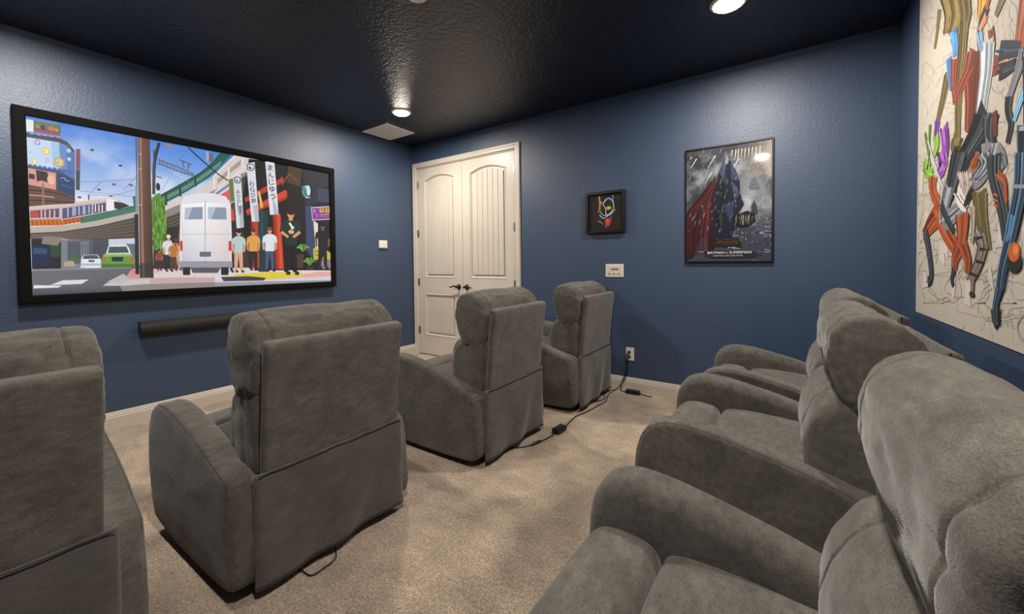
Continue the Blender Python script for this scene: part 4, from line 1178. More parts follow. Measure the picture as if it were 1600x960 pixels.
('S','DCDCE0',89,73,[(-3570,3700),(-3650,3300)]),
('S','D8A080',64,48,[(-3650,3300),(-3630,2790)]),
('S','DCDCE0',91,74,[(-3050,3720),(-2990,3320)]),
('S','D8A080',66,49,[(-2990,3320),(-3030,2800)]),
('P','D8A080',[(-3360,4000),(-3250,4000),(-3240,3820),(-3380,3820)]),
('E','D8A080',(-3300,4110),120,200),
('E','E8E0D0',(-3300,4200),130,130),
('S','C8A090',101,65,[(-2860,2640),(-2900,2070),(-2930,1590)]),
('S','2A2226',65,52,[(-2930,1570),(-2820,1540)]),
('S','C8A090',99,64,[(-2700,2640),(-2690,2070),(-2680,1580)]),
('S','2A2226',65,52,[(-2680,1570),(-2570,1540)]),
('P','D8B0A0',[(-2980,3360),(-2840,3450),(-2680,3460),(-2550,3380),(-2580,2930),(-2600,2560),(-2960,2550),(-2950,2920)]),
('S','D8B0A0',72,59,[(-2970,3320),(-3030,3010)]),
('S','C89070',51,38,[(-3030,3010),(-3020,2610)]),
('S','D8B0A0',72,59,[(-2560,3330),(-2510,3020)]),
('S','C89070',52,39,[(-2510,3020),(-2540,2610)]),
('P','C89070',[(-2800,3550),(-2710,3560),(-2700,3410),(-2820,3410)]),
('E','C89070',(-2760,3640),100,160),
('E','6A3A28',(-2750,3710),100,100),
('S','5A4030',105,67,[(-3100,2640),(-3150,2040),(-3180,1530)]),
('S','2A2226',66,53,[(-3180,1510),(-3060,1480)]),
('S','5A4030',105,67,[(-2940,2640),(-2930,2040),(-2920,1520)]),
('S','2A2226',67,54,[(-2920,1510),(-2800,1480)]),
('P','B87838',[(-3230,3400),(-3090,3490),(-2920,3500),(-2780,3410),(-2810,2940),(-2840,2550),(-3210,2550),(-3210,2940)]),
('S','B87838',73,59,[(-3220,3350),(-3290,3020)]),
('S','C08860',54,40,[(-3290,3020),(-3270,2610)]),
('S','B87838',74,61,[(-2790,3370),(-2740,3030)]),
('S','C08860',54,40,[(-2740,3030),(-2770,2610)]),
('P','C08860',[(-3050,3600),(-2950,3600),(-2950,3450),(-3060,3450)]),
('E','C08860',(-3000,3690),100,160),
('E','3A2620',(-3000,3770),110,110),
('S','3A3030',73,47,[(-3960,2300),(-3990,1880),(-4020,1520)]),
('S','2A2226',48,38,[(-4020,1510),(-3930,1490)]),
('S','3A3030',73,47,[(-3850,2300),(-3840,1880),(-3840,1520)]),
('S','2A2226',48,38,[(-3840,1510),(-3760,1480)]),
('P','8A4A3A',[(-4050,2840),(-3950,2910),(-3840,2910),(-3740,2850),(-3760,2520),(-3780,2240),(-4040,2240),(-4030,2520)]),
('S','8A4A3A',51,42,[(-4040,2810),(-4090,2580)]),
('S','B07858',37,28,[(-4090,2580),(-4080,2280)]),
('S','8A4A3A',54,44,[(-3750,2820),(-3710,2580)]),
('S','B07858',37,28,[(-3710,2580),(-3740,2280)]),
('P','B07858',[(-3920,2980),(-3860,2980),(-3850,2880),(-3930,2880)]),
('E','B07858',(-3890,3050),70,120),
('E','2A2020',(-3890,3100),80,80),
('S','6A5A50',78,50,[(-2500,2300),(-2530,1860),(-2560,1490)]),
('S','2A2226',50,40,[(-2560,1480),(-2470,1460)]),
('S','6A5A50',78,50,[(-2380,2300),(-2370,1860),(-2370,1490)]),
('S','2A2226',51,41,[(-2370,1480),(-2280,1450)]),
('P','C8C0B8',[(-2600,2860),(-2490,2930),(-2370,2930),(-2260,2870),(-2290,2530),(-2300,2240),(-2590,2240),(-2580,2520)]),
('S','C8C0B8',55,45,[(-2590,2830),(-2640,2590)]),
('S','B88868',40,30,[(-2640,2590),(-2630,2280)]),
('S','C8C0B8',56,46,[(-2270,2840),(-2230,2590)]),
('S','B88868',40,30,[(-2230,2590),(-2260,2280)]),
('P','B88868',[(-2460,3010),(-2390,3010),(-2380,2900),(-2470,2900)]),
('E','B88868',(-2420,3080),70,130),
('E','3A2A20',(-2420,3130),80,80),
('S','3A2A30',148,95,[(730,2850),(660,2030),(620,1330)]),
('S','2A2226',95,76,[(620,1310),(790,1270)]),
('S','3A2A30',154,99,[(970,2860),(990,2030),(1010,1320)]),
('S','2A2226',97,77,[(1010,1300),(1190,1260)]),
('P','6A2E34',[(530,3890),(750,4020),(1000,4030),(1220,3920),(1160,3270),(1130,2730),(560,2730),(570,3260)]),
('S','6A2E34',105,86,[(550,3830),(450,3380)]),
('S','B88060',76,57,[(450,3380),(470,2810)]),
('S','6A2E34',109,89,[(1200,3860),(1280,3400)]),
('S','B88060',77,58,[(1280,3400),(1230,2820)]),
('P','B88060',[(810,4170),(950,4180),(960,3970),(780,3960)]),
('E','B88060',(880,4300),150,230),
('E','2A1E1E',(880,4400),170,150),
('S','D8A888',175,112,[(1450,3090),(1380,2140),(1330,1330)]),
('S','2A2226',112,90,[(1330,1310),(1530,1260)]),
('S','D8A888',178,114,[(1740,3100),(1770,2140),(1790,1320)]),
('S','2A2226',112,90,[(1790,1300),(2000,1240)]),
('P','B8CCCC',[(1230,4290),(1480,4450),(1780,4460),(2030,4330),(1970,3580),(1930,2960),(1260,2950),(1270,3560)]),
('S','B8CCCC',121,99,[(1250,4220),(1130,3700)]),
('S','D8A888',88,66,[(1130,3700),(1160,3040)]),
('S','B8CCCC',126,103,[(2010,4260),(2100,3730)]),
('S','D8A888',91,69,[(2100,3730),(2040,3050)]),
('P','D8A888',[(1550,4620),(1720,4630),(1730,4390),(1520,4380)]),
('E','D8A888',(1630,4760),180,260),
('E','221A1C',(1640,4880),190,170),
('S','2A2428',178,114,[(2650,3250),(2580,2300),(2520,1500)]),
('S','2A2226',114,92,[(2520,1480),(2730,1430)]),
('S','2A2428',175,112,[(2940,3250),(2970,2300),(2990,1490)]),
('S','2A2226',114,92,[(2990,1470),(3210,1420)]),
('P','E0A050',[(2420,4440),(2680,4590),(2980,4610),(3230,4480),(3170,3740),(3140,3110),(2450,3100),(2460,3710)]),
('S','E0A050',121,99,[(2440,4370),(2320,3850)]),
('S','C89070',88,66,[(2320,3850),(2350,3190)]),
('S','E0A050',128,105,[(3210,4410),(3310,3880)]),
('S','C89070',90,67,[(3310,3880),(3250,3210)]),
('P','C89070',[(2740,4760),(2920,4770),(2930,4530),(2720,4520)]),
('E','C89070',(2830,4910),180,260),
('E','5A3020',(2840,5030),190,170),
('S','4A5478',198,127,[(4050,3300),(3970,2260),(3910,1380)]),
('S','2A2226',127,101,[(3900,1350),(4150,1290)]),
('S','4A5478',198,127,[(4380,3310),(4420,2260),(4440,1360)]),
('S','2A2226',129,103,[(4440,1340),(4690,1280)]),
('P','DCE6EE',[(3780,4620),(4080,4790),(4420,4810),(4720,4670),(4650,3850),(4610,3160),(3820,3140),(3840,3820)]),
('S','DCE6EE',137,112,[(3810,4540),(3670,3970)]),
('S','D8A080',100,75,[(3670,3970),(3700,3250)]),
('S','DCE6EE',142,116,[(4690,4590),(4800,4010)]),
('S','D8A080',105,79,[(4800,4010),(4730,3270)]),
('P','D8A080',[(4160,4980),(4350,4990),(4370,4730),(4120,4720)]),
('E','D8A080',(4260,5140),200,290),
('E','7A4A30',(4260,5270),230,190),
('S','20222A',236,151,[(9260,3770),(9150,2570),(9080,1550)]),
('S','2A2226',151,121,[(9080,1520),(9390,1460)]),
('S','20222A',246,158,[(9680,3790),(9740,2570),(9770,1540)]),
('S','2A2226',156,124,[(9770,1510),(10090,1450)]),
('P','1C1C20',[(8910,5280),(9290,5480),(9730,5510),(10110,5350),(10020,4400),(9970,3610),(8970,3590),(8980,4360)]),
('S','1C1C20',166,136,[(8940,5190),(8770,4530)]),
('S','6A5850',121,91,[(8770,4530),(8820,3700)]),
('S','1C1C20',171,140,[(10080,5260),(10220,4590)]),
('S','6A5850',126,95,[(10220,4590),(10140,3740)]),
('P','6A5850',[(9390,5700),(9640,5720),(9660,5420),(9350,5400)]),
('E','6A5850',(9520,5890),260,330),
('E','141416',(9520,6040),290,220),
('S','15191A',310,199,[(5920,4040),(5790,2450),(5690,1100)]),
('S','2A2226',199,159,[(5690,1060),(6080,970)]),
('S','15191A',310,199,[(6450,4060),(6510,2450),(6540,1070)]),
('S','2A2226',202,161,[(6540,1030),(6940,940)]),
('P','1F2E2C',[(5490,6030),(5960,6310),(6510,6350),(6980,6150),(6870,4890),(6810,3830),(5560,3790),(5580,4820)]),
('S','1F2E2C',215,176,[(5530,5920),(5320,5040)]),
('S','D89870',154,115,[(5320,5040),(5960,4560)]),
('S','1F2E2C',222,182,[(6940,6020),(7120,5140)]),
('S','D89870',164,123,[(7120,5140),(6430,4580)]),
('P','D89870',[(6080,6600),(6400,6620),(6430,6230),(6030,6190)]),
('E','D89870',(6240,6850),330,440),
('E','241A18',(6250,7050),360,290),
('P','E8ECE8',[(6010,5920),(6180,6050),(6540,5440),(6370,5370)]),
('E','E0A880',(6250,5100),280,200),
('P','D8E8EC',[(6220,5580),(6570,5650),(6480,5380),(6250,5360)]),
('P','E4E2E8',[(-2590,4400),(-2490,6830),(-2210,7510),(-1310,7910),(-250,8050),(730,7870),(1070,7240),(1090,4590),(1020,1790),(-2650,1830)]),
('G',['F6F4F6','FAF8F6','D8D4DC','C8C4CE'],[(-2380,6840),(-860,7160),(-980,2090),(-2510,2100)]),
('G',['FAF8F6','E8E4E8','D8C8C4','D8D4DC'],[(-750,7170),(970,7230),(900,2080),(-870,2090)]),
('S','A8A6B0',26,26,[(-800,7300),(-930,1950)]),
('S','C0BEC8',24,24,[(-2500,4400),(1040,4590)]),
('P','8C98AC',[(-2190,6590),(-990,6780),(-1010,5740),(-2260,5610)]),
('P','8C98AC',[(-610,6820),(710,6910),(730,5860),(-640,5770)]),
('P','B4C0D0',[(-2190,6590),(-1680,6680),(-2040,5640),(-2260,5610)]),
('P','B4C0D0',[(-610,6820),(-40,6850),(-400,5790),(-640,5770)]),
('P','C04040',[(-2580,3860),(-2410,3860),(-2430,3050),(-2600,3050)]),
('P','C04040',[(840,3990),(1060,4000),(1040,3120),(820,3110)]),
('P','9A98A2',[(-2660,2210),(1080,2200),(1070,1640),(-2670,1700)]),
('P','242428',[(-2460,1720),(-1960,1710),(-1980,1070),(-2450,1080)]),
('P','242428',[(210,1680),(790,1670),(750,980),(200,1000)]),
('P','6E6C78',[(-1290,3000),(-490,3020),(-500,2590),(-1300,2580)]),
('P','5A5660',[(-1960,1690),(210,1650),(-50,1190),(-1800,1240)]),
('G',['7A5648','5C3C32','3C2C2A','6A4A40'],[(-4950,11640),(-4260,11690),(-4280,920),(-5080,950)]),
('P','9A7666',[(-4860,11660),(-4740,11670),(-4830,940),(-4960,940)]),
('P','3C3836',[(-5070,2090),(-4280,2090),(-4280,920),(-5070,950)]),
('P','565050',[(-4930,2090),(-4800,2090),(-4810,940),(-4940,940)]),
('S','C8B8B0',28,28,[(-4910,10330),(-4750,10400)]),
('S','C8B8B0',27,27,[(-4930,9220),(-4780,9290)]),
('S','C8B8B0',27,27,[(-5000,6480),(-4840,6530)]),
('P','8A98A0',[(-5190,7900),(-5020,7920),(-5050,5780),(-5200,5770)]),
('P','2A2A30',[(-5280,5760),(-5050,5780),(-5100,1230),(-5330,1240)]),
('S','4A3A38',28,28,[(-5050,11550),(-5080,7910)])]
MURAL = [
('S','B0A69C',4,4,[(-491,1111),(-911,1113),(-1104,1119),(-1748,1117)]),
('S','B0A69C',3,3,[(-1138,968),(-1640,975)]),
('S','B0A69C',3,3,[(-1132,1097),(-1138,968)]),
('S','B0A69C',2,2,[(-1634,1111),(-1645,931)]),
('S','B0A69C',3,3,[(-911,1113),(-968,930)]),
('S','B0A69C',2,2,[(-1430,1039),(-1502,900)]),
('S','B0A69C',4,4,[(-480,1576),(-618,1545)]),
('S','B0A69C',2,2,[(-1646,1536),(-1647,1446)]),
('S','B0A69C',2,2,[(-1683,1346),(-1685,1305)]),
('S','B6ACA2',2,2,[(-1486,2057),(-1491,1940)]),
('S','B6ACA2',3,3,[(-518,2569),(-550,1952)]),
('S','B6ACA2',2,2,[(-1483,1962),(-1644,1868)]),
('S','A0968E',1,1,[(-1229,1999),(-1263,1974),(-1288,1952),(-1290,1926)]),
('S','B0A69C',1,1,[(-1668,1521),(-1660,1515),(-1638,1502),(-1613,1507),(-1593,1510)]),
('S','B0A69C',3,1,[(-885,2254),(-941,2254),(-965,2259),(-948,2296)]),
('S','A89E96',3,1,[(-635,2235),(-555,2249),(-527,2265),(-529,2238)]),
('S','B0A6A6',3,1,[(-873,2426),(-891,2393),(-902,2362),(-922,2342),(-990,2298),(-1016,2277),(-1024,2243),(-1055,2218)]),
('S','C4BAB0',2,1,[(-1512,1677),(-1473,1683),(-1454,1697),(-1442,1707)]),
('S','B0A69C',1,1,[(-1299,1848),(-1248,1880),(-1219,1893),(-1157,1905),(-1117,1922),(-1096,1933)]),
('S','A89E96',1,1,[(-1206,2040),(-1261,2022),(-1288,2033),(-1322,2027),(-1350,2016),(-1382,1996)]),
('S','A0968E',1,1,[(-1519,1804),(-1550,1803),(-1568,1818),(-1568,1827),(-1583,1829),(-1625,1809),(-1637,1801),(-1653,1800)]),
('S','C4BAB0',3,1,[(-576,1889),(-562,1876),(-595,1839),(-598,1824),(-612,1786),(-593,1766),(-553,1766)]),
('S','B0A69C',1,1,[(-1611,1779),(-1627,1771),(-1654,1745),(-1688,1730)]),
('S','B0A6A6',2,1,[(-1248,1848),(-1208,1855),(-1168,1880),(-1161,1892)]),
('S','B0A69C',2,1,[(-1321,1867),(-1295,1894),(-1298,1904),(-1289,1919)]),
('S','B0A6A6',2,1,[(-1222,1924),(-1214,1937),(-1182,1963),(-1121,2002)]),
('S','C4BAB0',1,1,[(-1597,2031),(-1572,2040),(-1556,2048),(-1533,2043),(-1534,2033),(-1529,2017),(-1526,1996),(-1536,1984)]),
('S','B0A69C',1,1,[(-1666,1709),(-1679,1701),(-1697,1693),(-1697,1685),(-1697,1683),(-1697,1695),(-1697,1690)]),
('S','A0968E',1,1,[(-1293,1975),(-1241,1996),(-1222,2006),(-1173,2022),(-1136,2052)]),
('S','B0A69C',3,1,[(-977,1743),(-936,1777),(-909,1787),(-862,1793),(-815,1817)]),
('S','B0A6A6',1,1,[(-1651,1516),(-1672,1505),(-1699,1496),(-1706,1488),(-1706,1488),(-1706,1488)]),
('S','B0A69C',2,1,[(-1136,2067),(-1183,2052),(-1220,2055),(-1242,2052)]),
('S','C4BAB0',2,1,[(-1219,1848),(-1199,1875),(-1184,1888),(-1157,1914),(-1157,1932),(-1183,1941),(-1177,1971)]),
('S','A89E96',2,1,[(-885,2254),(-906,2257),(-907,2270),(-957,2277),(-993,2273),(-1046,2247)]),
('S','B0A69C',1,1,[(-1123,1640),(-1135,1608),(-1126,1602),(-1136,1600),(-1121,1603),(-1093,1609),(-1068,1614)]),
('S','B0A6A6',3,1,[(-796,2112),(-762,2133),(-708,2181),(-655,2203),(-579,2227)]),
('S','B0A69C',2,1,[(-1429,2082),(-1435,2068),(-1450,2043),(-1444,2025),(-1467,1999)]),
('S','B0A6A6',1,1,[(-1481,1826),(-1496,1805),(-1498,1792),(-1513,1778),(-1540,1748),(-1559,1736),(-1587,1719)]),
('S','A0968E',1,1,[(-1429,1940),(-1465,1913),(-1503,1879),(-1518,1860),(-1523,1843)]),
('S','B0A6A6',2,1,[(-1176,1743),(-1125,1739),(-1066,1757),(-1001,1784)]),
('S','C4BAB0',1,1,[(-1525,1589),(-1493,1575),(-1491,1559),(-1468,1541),(-1440,1540),(-1414,1546),(-1401,1548)]),
('S','C4BAB0',1,1,[(-1699,1623),(-1669,1645),(-1657,1649),(-1641,1653),(-1624,1654),(-1605,1644),(-1581,1648)]),
('S','B0A69C',1,1,[(-1638,1738),(-1653,1739),(-1672,1752),(-1682,1762),(-1694,1771)]),
('S','B0A6A6',1,1,[(-1486,1565),(-1519,1563),(-1553,1564),(-1573,1576),(-1597,1580),(-1611,1584),(-1627,1587),(-1640,1598)]),
('S','B0A69C',2,1,[(-1507,2065),(-1494,2058),(-1480,2038),(-1456,2037),(-1439,2042)]),
('S','A0968E',2,1,[(-1415,1893),(-1436,1894),(-1449,1908),(-1479,1902),(-1501,1894),(-1532,1877),(-1545,1868)]),
('S','C4BAB0',2,1,[(-1129,2108),(-1149,2092),(-1176,2069),(-1186,2045),(-1210,2022)]),
('S','C4BAB0',1,1,[(-1254,1741),(-1262,1759),(-1277,1762),(-1315,1766),(-1336,1761),(-1384,1736)]),
('S','B0A6A6',1,1,[(-1253,1849),(-1233,1874),(-1207,1901),(-1164,1922),(-1128,1947)]),
('S','A89E96',1,1,[(-1676,1650),(-1664,1676),(-1645,1699),(-1647,1724),(-1665,1726)]),
('S','C4BAB0',1,1,[(-1686,1649),(-1697,1625),(-1689,1615),(-1697,1596),(-1701,1588),(-1702,1577),(-1702,1572)]),
('S','C4BAB0',2,1,[(-1207,2229),(-1210,2215),(-1189,2197),(-1191,2175)]),
('S','A0968E',2,1,[(-1205,2144),(-1228,2136),(-1282,2106),(-1315,2095),(-1348,2097),(-1394,2072)]),
('S','A0968E',2,1,[(-896,1674),(-835,1704),(-738,1731),(-700,1749),(-627,1755),(-586,1741),(-556,1719)]),
('S','A0968E',1,1,[(-1625,1860),(-1643,1830),(-1656,1821),(-1681,1809),(-1692,1805)]),
('S','A0968E',1,1,[(-1412,2144),(-1387,2148),(-1374,2144),(-1350,2144),(-1332,2152),(-1280,2178),(-1249,2174),(-1213,2176)]),
('S','A89E96',2,1,[(-1485,1712),(-1465,1715),(-1445,1706),(-1445,1686),(-1484,1657),(-1518,1649),(-1534,1648)]),
('S','A0968E',1,1,[(-1613,1643),(-1600,1658),(-1578,1669),(-1560,1668),(-1557,1661),(-1555,1653)]),
('S','B0A69C',1,1,[(-1601,1681),(-1585,1709),(-1574,1719),(-1549,1746),(-1538,1767)]),
('S','B0A69C',1,1,[(-894,2393),(-946,2384),(-973,2377),(-1045,2331),(-1073,2305)]),
('S','C4BAB0',2,1,[(-1472,1621),(-1508,1629),(-1524,1632),(-1550,1632)]),
('S','A89E96',2,1,[(-797,1672),(-780,1702),(-734,1740),(-692,1771),(-588,1811),(-550,1827),(-550,1820),(-551,1811)]),
('S','B0A6A6',2,1,[(-1402,1749),(-1428,1740),(-1444,1728),(-1473,1714),(-1497,1682),(-1528,1662)]),
('S','C4BAB0',2,1,[(-1091,2178),(-1123,2191),(-1181,2172),(-1234,2157)]),
('S','B0A6A6',1,1,[(-1366,2161),(-1362,2133),(-1343,2127),(-1359,2089),(-1350,2085),(-1339,2075),(-1326,2072)]),
('S','A0968E',1,1,[(-1287,1994),(-1313,1970),(-1345,1957),(-1373,1949),(-1391,1943),(-1441,1915),(-1479,1897)]),
('S','B0A6A6',3,1,[(-854,2348),(-791,2369),(-767,2359),(-702,2359),(-687,2328),(-648,2333)]),
('S','A0968E',1,1,[(-1600,1987),(-1592,1979),(-1583,1973),(-1583,1952),(-1586,1935),(-1601,1907),(-1615,1898)]),
('S','A0968E',2,1,[(-871,2355),(-822,2383),(-746,2409),(-694,2443),(-646,2458),(-551,2487),(-522,2460),(-536,2433)]),
('S','B0A6A6',2,1,[(-668,1808),(-570,1823),(-550,1835),(-549,1837),(-549,1846),(-548,1858)]),
('S','B0A6A6',2,1,[(-731,2370),(-712,2344),(-633,2366),(-565,2392),(-518,2438),(-518,2446),(-517,2467),(-517,2470)]),
('S','B0A6A6',1,1,[(-1310,1885),(-1298,1905),(-1284,1921),(-1289,1943)]),
('S','B0A69C',2,1,[(-1373,2036),(-1369,2062),(-1356,2079),(-1338,2093),(-1290,2133),(-1278,2159),(-1270,2172),(-1213,2214)]),
('S','B0A6A6',1,1,[(-1061,1821),(-1047,1816),(-991,1809),(-960,1814)]),
('S','C4BAB0',1,1,[(-1433,1767),(-1428,1759),(-1418,1741),(-1439,1719)]),
('S','A89E96',2,1,[(-1281,1612),(-1292,1620),(-1332,1630),(-1352,1647)]),
('S','B0A69C',2,1,[(-1269,1892),(-1262,1905),(-1253,1921),(-1238,1956),(-1228,1969)]),
('S','A89E96',1,1,[(-939,2235),(-990,2218),(-1021,2230),(-1060,2216)]),
('S','A0968E',1,1,[(-1665,1990),(-1637,2002),(-1610,2028),(-1574,2062),(-1549,2076),(-1526,2088),(-1522,2090)]),
('S','A0968E',3,1,[(-802,2049),(-834,2066),(-879,2072),(-885,2106)]),
('S','B0A6A6',2,1,[(-795,2257),(-737,2288),(-661,2344),(-603,2382)]),
('S','A89E96',3,1,[(-640,1954),(-656,1978),(-606,2022),(-590,2047)]),
('S','B0A69C',1,1,[(-1575,1900),(-1559,1907),(-1549,1920),(-1552,1934),(-1542,1953),(-1553,1968)]),
('S','A89E96',2,1,[(-1215,1964),(-1172,1973),(-1115,1975),(-1065,1999),(-1010,2028),(-977,2051),(-967,2076),(-1003,2082)]),
('S','A89E96',2,1,[(-981,2350),(-919,2404),(-858,2430),(-812,2431),(-820,2410),(-857,2381),(-868,2342),(-889,2295)]),
('S','B0A6A6',1,1,[(-1613,1522),(-1624,1534),(-1655,1532),(-1674,1548),(-1698,1559),(-1702,1574),(-1701,1587),(-1701,1589)]),
('S','B0A6A6',1,1,[(-1598,1678),(-1585,1662),(-1561,1662),(-1525,1669)]),
('S','B0A69C',1,1,[(-1308,2187),(-1300,2177),(-1285,2176),(-1237,2200)]),
('S','A0968E',1,1,[(-1436,1816),(-1400,1839),(-1384,1859),(-1370,1870),(-1354,1882),(-1319,1900),(-1292,1911)]),
('S','B0A69C',1,1,[(-1694,1733),(-1658,1754),(-1630,1779),(-1602,1810),(-1589,1827)]),
('S','A0968E',1,1,[(-1204,1626),(-1205,1601),(-1195,1592),(-1163,1595),(-1150,1597),(-1136,1600),(-1109,1606)]),
('S','A0968E',2,1,[(-1576,1599),(-1587,1607),(-1610,1610),(-1635,1607),(-1664,1592),(-1693,1569),(-1700,1551)]),
('S','B0A69C',2,1,[(-655,1810),(-678,1771),(-702,1737),(-669,1716),(-659,1702),(-632,1699)]),
('S','A89E96',3,1,[(-589,2225),(-545,2204),(-531,2198),(-532,2177)]),
('S','C4BAB0',1,1,[(-1555,2068),(-1552,2053),(-1523,2052),(-1515,2040)]),
('S','C4BAB0',1,1,[(-1572,1573),(-1577,1591),(-1589,1599),(-1618,1598)]),
('S','A89E96',1,1,[(-1591,1957),(-1607,1935),(-1612,1916),(-1625,1904),(-1633,1886),(-1633,1873)]),
('S','A89E96',1,1,[(-1691,1818),(-1679,1828),(-1669,1848),(-1671,1868)]),
('S','C4BAB0',2,1,[(-1204,2092),(-1235,2060),(-1282,2023),(-1310,1988)]),
('S','C4BAB0',2,1,[(-1326,1869),(-1358,1843),(-1365,1828),(-1340,1812),(-1339,1786),(-1345,1775),(-1373,1757)]),
('S','A0968E',1,1,[(-1474,1631),(-1498,1602),(-1535,1584),(-1559,1556),(-1602,1539)]),
('S','A0968E',2,1,[(-1154,1640),(-1169,1655),(-1198,1660),(-1217,1659)]),
('S','A89E96',2,1,[(-845,1964),(-886,1923),(-949,1896),(-992,1888)]),
('S','C4BAB0',2,1,[(-1361,1616),(-1351,1594),(-1331,1592),(-1301,1583),(-1254,1577),(-1242,1579),(-1197,1588)]),
('S','C4BAB0',3,1,[(-1014,1803),(-994,1785),(-944,1780),(-921,1781),(-866,1794),(-802,1810),(-767,1828),(-751,1847)]),
('S','B0A69C',2,1,[(-605,2097),(-667,2097),(-686,2125),(-632,2175),(-597,2191),(-551,2218)]),
('S','A89E96',2,1,[(-926,2125),(-963,2097),(-991,2080),(-1041,2043),(-1076,2001),(-1070,1984)]),
('S','C4BAB0',1,1,[(-1668,1607),(-1658,1615),(-1634,1638),(-1627,1652),(-1619,1663),(-1593,1680)]),
('S','B0A69C',2,1,[(-1361,1906),(-1406,1873),(-1439,1867),(-1457,1867),(-1480,1864),(-1508,1872),(-1546,1869)]),
('S','B0A6A6',1,1,[(-1502,1691),(-1476,1722),(-1474,1732),(-1488,1740)]),
('S','A89E96',2,1,[(-1516,1593),(-1545,1569),(-1565,1552),(-1583,1545),(-1611,1539),(-1635,1519),(-1654,1513),(-1662,1505)]),
('S','B0A69C',2,1,[(-825,2003),(-817,1988),(-799,1983),(-765,1990),(-735,1976),(-691,1961)]),
('S','B0A6A6',1,1,[(-1626,1842),(-1609,1845),(-1581,1852),(-1545,1877),(-1522,1889),(-1499,1898)]),
('S','B0A6A6',2,1,[(-1137,2061),(-1098,2090),(-1061,2110),(-993,2130),(-926,2146),(-885,2137)]),
('S','C4BAB0',2,1,[(-1212,2231),(-1182,2250),(-1136,2266),(-1104,2292)]),
('S','B0A6A6',1,1,[(-1389,2159),(-1349,2173),(-1301,2207),(-1273,2222),(-1254,2232),(-1260,2229),(-1276,2220)]),
('S','B0A69C',1,1,[(-1060,1931),(-1119,1895),(-1127,1872),(-1094,1865),(-1104,1829)]),
('S','C4BAB0',1,1,[(-944,1693),(-1002,1701),(-1049,1690),(-1086,1685),(-1108,1690)]),
('S','A0968E',1,1,[(-1184,2260),(-1224,2231),(-1248,2191),(-1270,2153),(-1265,2136),(-1268,2111)]),
('S','B0A6A6',1,1,[(-1629,1786),(-1662,1761),(-1666,1750),(-1689,1722),(-1696,1715),(-1697,1698)]),
('S','A89E96',2,1,[(-950,1718),(-1005,1719),(-1046,1717),(-1077,1720),(-1134,1710),(-1189,1689),(-1213,1670),(-1229,1656)]),
('S','A0968E',1,1,[(-1668,1947),(-1642,1967),(-1632,1984),(-1630,1996),(-1621,2015),(-1612,2025),(-1586,2045)]),
('S','B0A69C',1,1,[(-1533,1562),(-1494,1575),(-1475,1585),(-1435,1594),(-1406,1616),(-1395,1648)]),
('S','A0968E',2,1,[(-1286,1809),(-1326,1777),(-1338,1749),(-1366,1726),(-1390,1696),(-1394,1672),(-1377,1654)]),
('S','B0A69C',1,1,[(-1673,1880),(-1658,1900),(-1653,1920),(-1630,1948),(-1608,1963),(-1580,1974),(-1560,1984)]),
('S','B0A69C',2,1,[(-1681,1869),(-1688,1876),(-1682,1904),(-1669,1929),(-1656,1943),(-1645,1953),(-1630,1973),(-1600,1989)]),
('S','B0A6A6',2,1,[(-1045,2120),(-1033,2142),(-1024,2166),(-1062,2177),(-1079,2200),(-1133,2186),(-1181,2175)]),
('S','A0968E',2,1,[(-1106,1847),(-1090,1842),(-1073,1839),(-998,1859)]),
('S','B0A69C',2,1,[(-1098,2099),(-1041,2117),(-988,2123),(-965,2112),(-893,2122),(-835,2135),(-804,2140),(-735,2158)]),
('S','A89E96',1,1,[(-1079,1891),(-1115,1873),(-1143,1864),(-1173,1861)]),
('S','C4BAB0',2,1,[(-1557,1566),(-1578,1543),(-1607,1535),(-1636,1516),(-1647,1503)]),
('S','A0968E',2,1,[(-1444,1827),(-1463,1800),(-1509,1775),(-1534,1771),(-1551,1779)]),
('S','B0A69C',1,1,[(-1597,1792),(-1617,1792),(-1621,1808),(-1633,1820),(-1651,1834),(-1670,1831)]),
('S','B0A69C',1,1,[(-1688,1574),(-1669,1590),(-1648,1598),(-1630,1602)]),
('S','B0A6A6',1,1,[(-1209,2240),(-1225,2247),(-1271,2222),(-1297,2209),(-1321,2196),(-1326,2193),(-1319,2197)]),
('S','B0A69C',1,1,[(-1410,2104),(-1378,2110),(-1336,2125),(-1295,2156),(-1268,2187),(-1261,2219),(-1216,2252),(-1174,2274)]),
('S','A0968E',1,1,[(-1405,1751),(-1363,1758),(-1334,1764),(-1302,1786),(-1266,1806),(-1245,1819),(-1218,1849),(-1197,1873)]),
('S','B0A6A6',2,1,[(-1148,2067),(-1195,2065),(-1229,2062),(-1233,2080),(-1248,2084)]),
('S','B0A69C',2,1,[(-872,1725),(-848,1746),(-853,1758),(-920,1759),(-961,1745),(-1014,1752),(-1040,1755)]),
('S','C4BAB0',3,1,[(-840,1828),(-763,1868),(-665,1907),(-597,1920),(-545,1927)]),
('S','A0968E',1,1,[(-1361,1847),(-1331,1866),(-1308,1877),(-1280,1878),(-1263,1857),(-1285,1829),(-1311,1795)]),
('S','B0A69C',3,1,[(-912,1938),(-943,1927),(-979,1911),(-1047,1898),(-1088,1914)]),
('S','B0A6A6',2,1,[(-1146,1728),(-1084,1733),(-1073,1722),(-1073,1699)]),
('S','B0A6A6',3,1,[(-940,2208),(-988,2182),(-1049,2150),(-1114,2109)]),
('S','B0A6A6',1,1,[(-1525,1554),(-1526,1544),(-1521,1533),(-1505,1528),(-1498,1529),(-1500,1529),(-1510,1527),(-1529,1523)]),
('S','C4BAB0',2,1,[(-713,2460),(-690,2506),(-638,2548),(-603,2563),(-509,2614),(-509,2623),(-509,2607),(-511,2574)]),
('S','A0968E',1,1,[(-1129,2282),(-1105,2277),(-1084,2273),(-1058,2256)]),
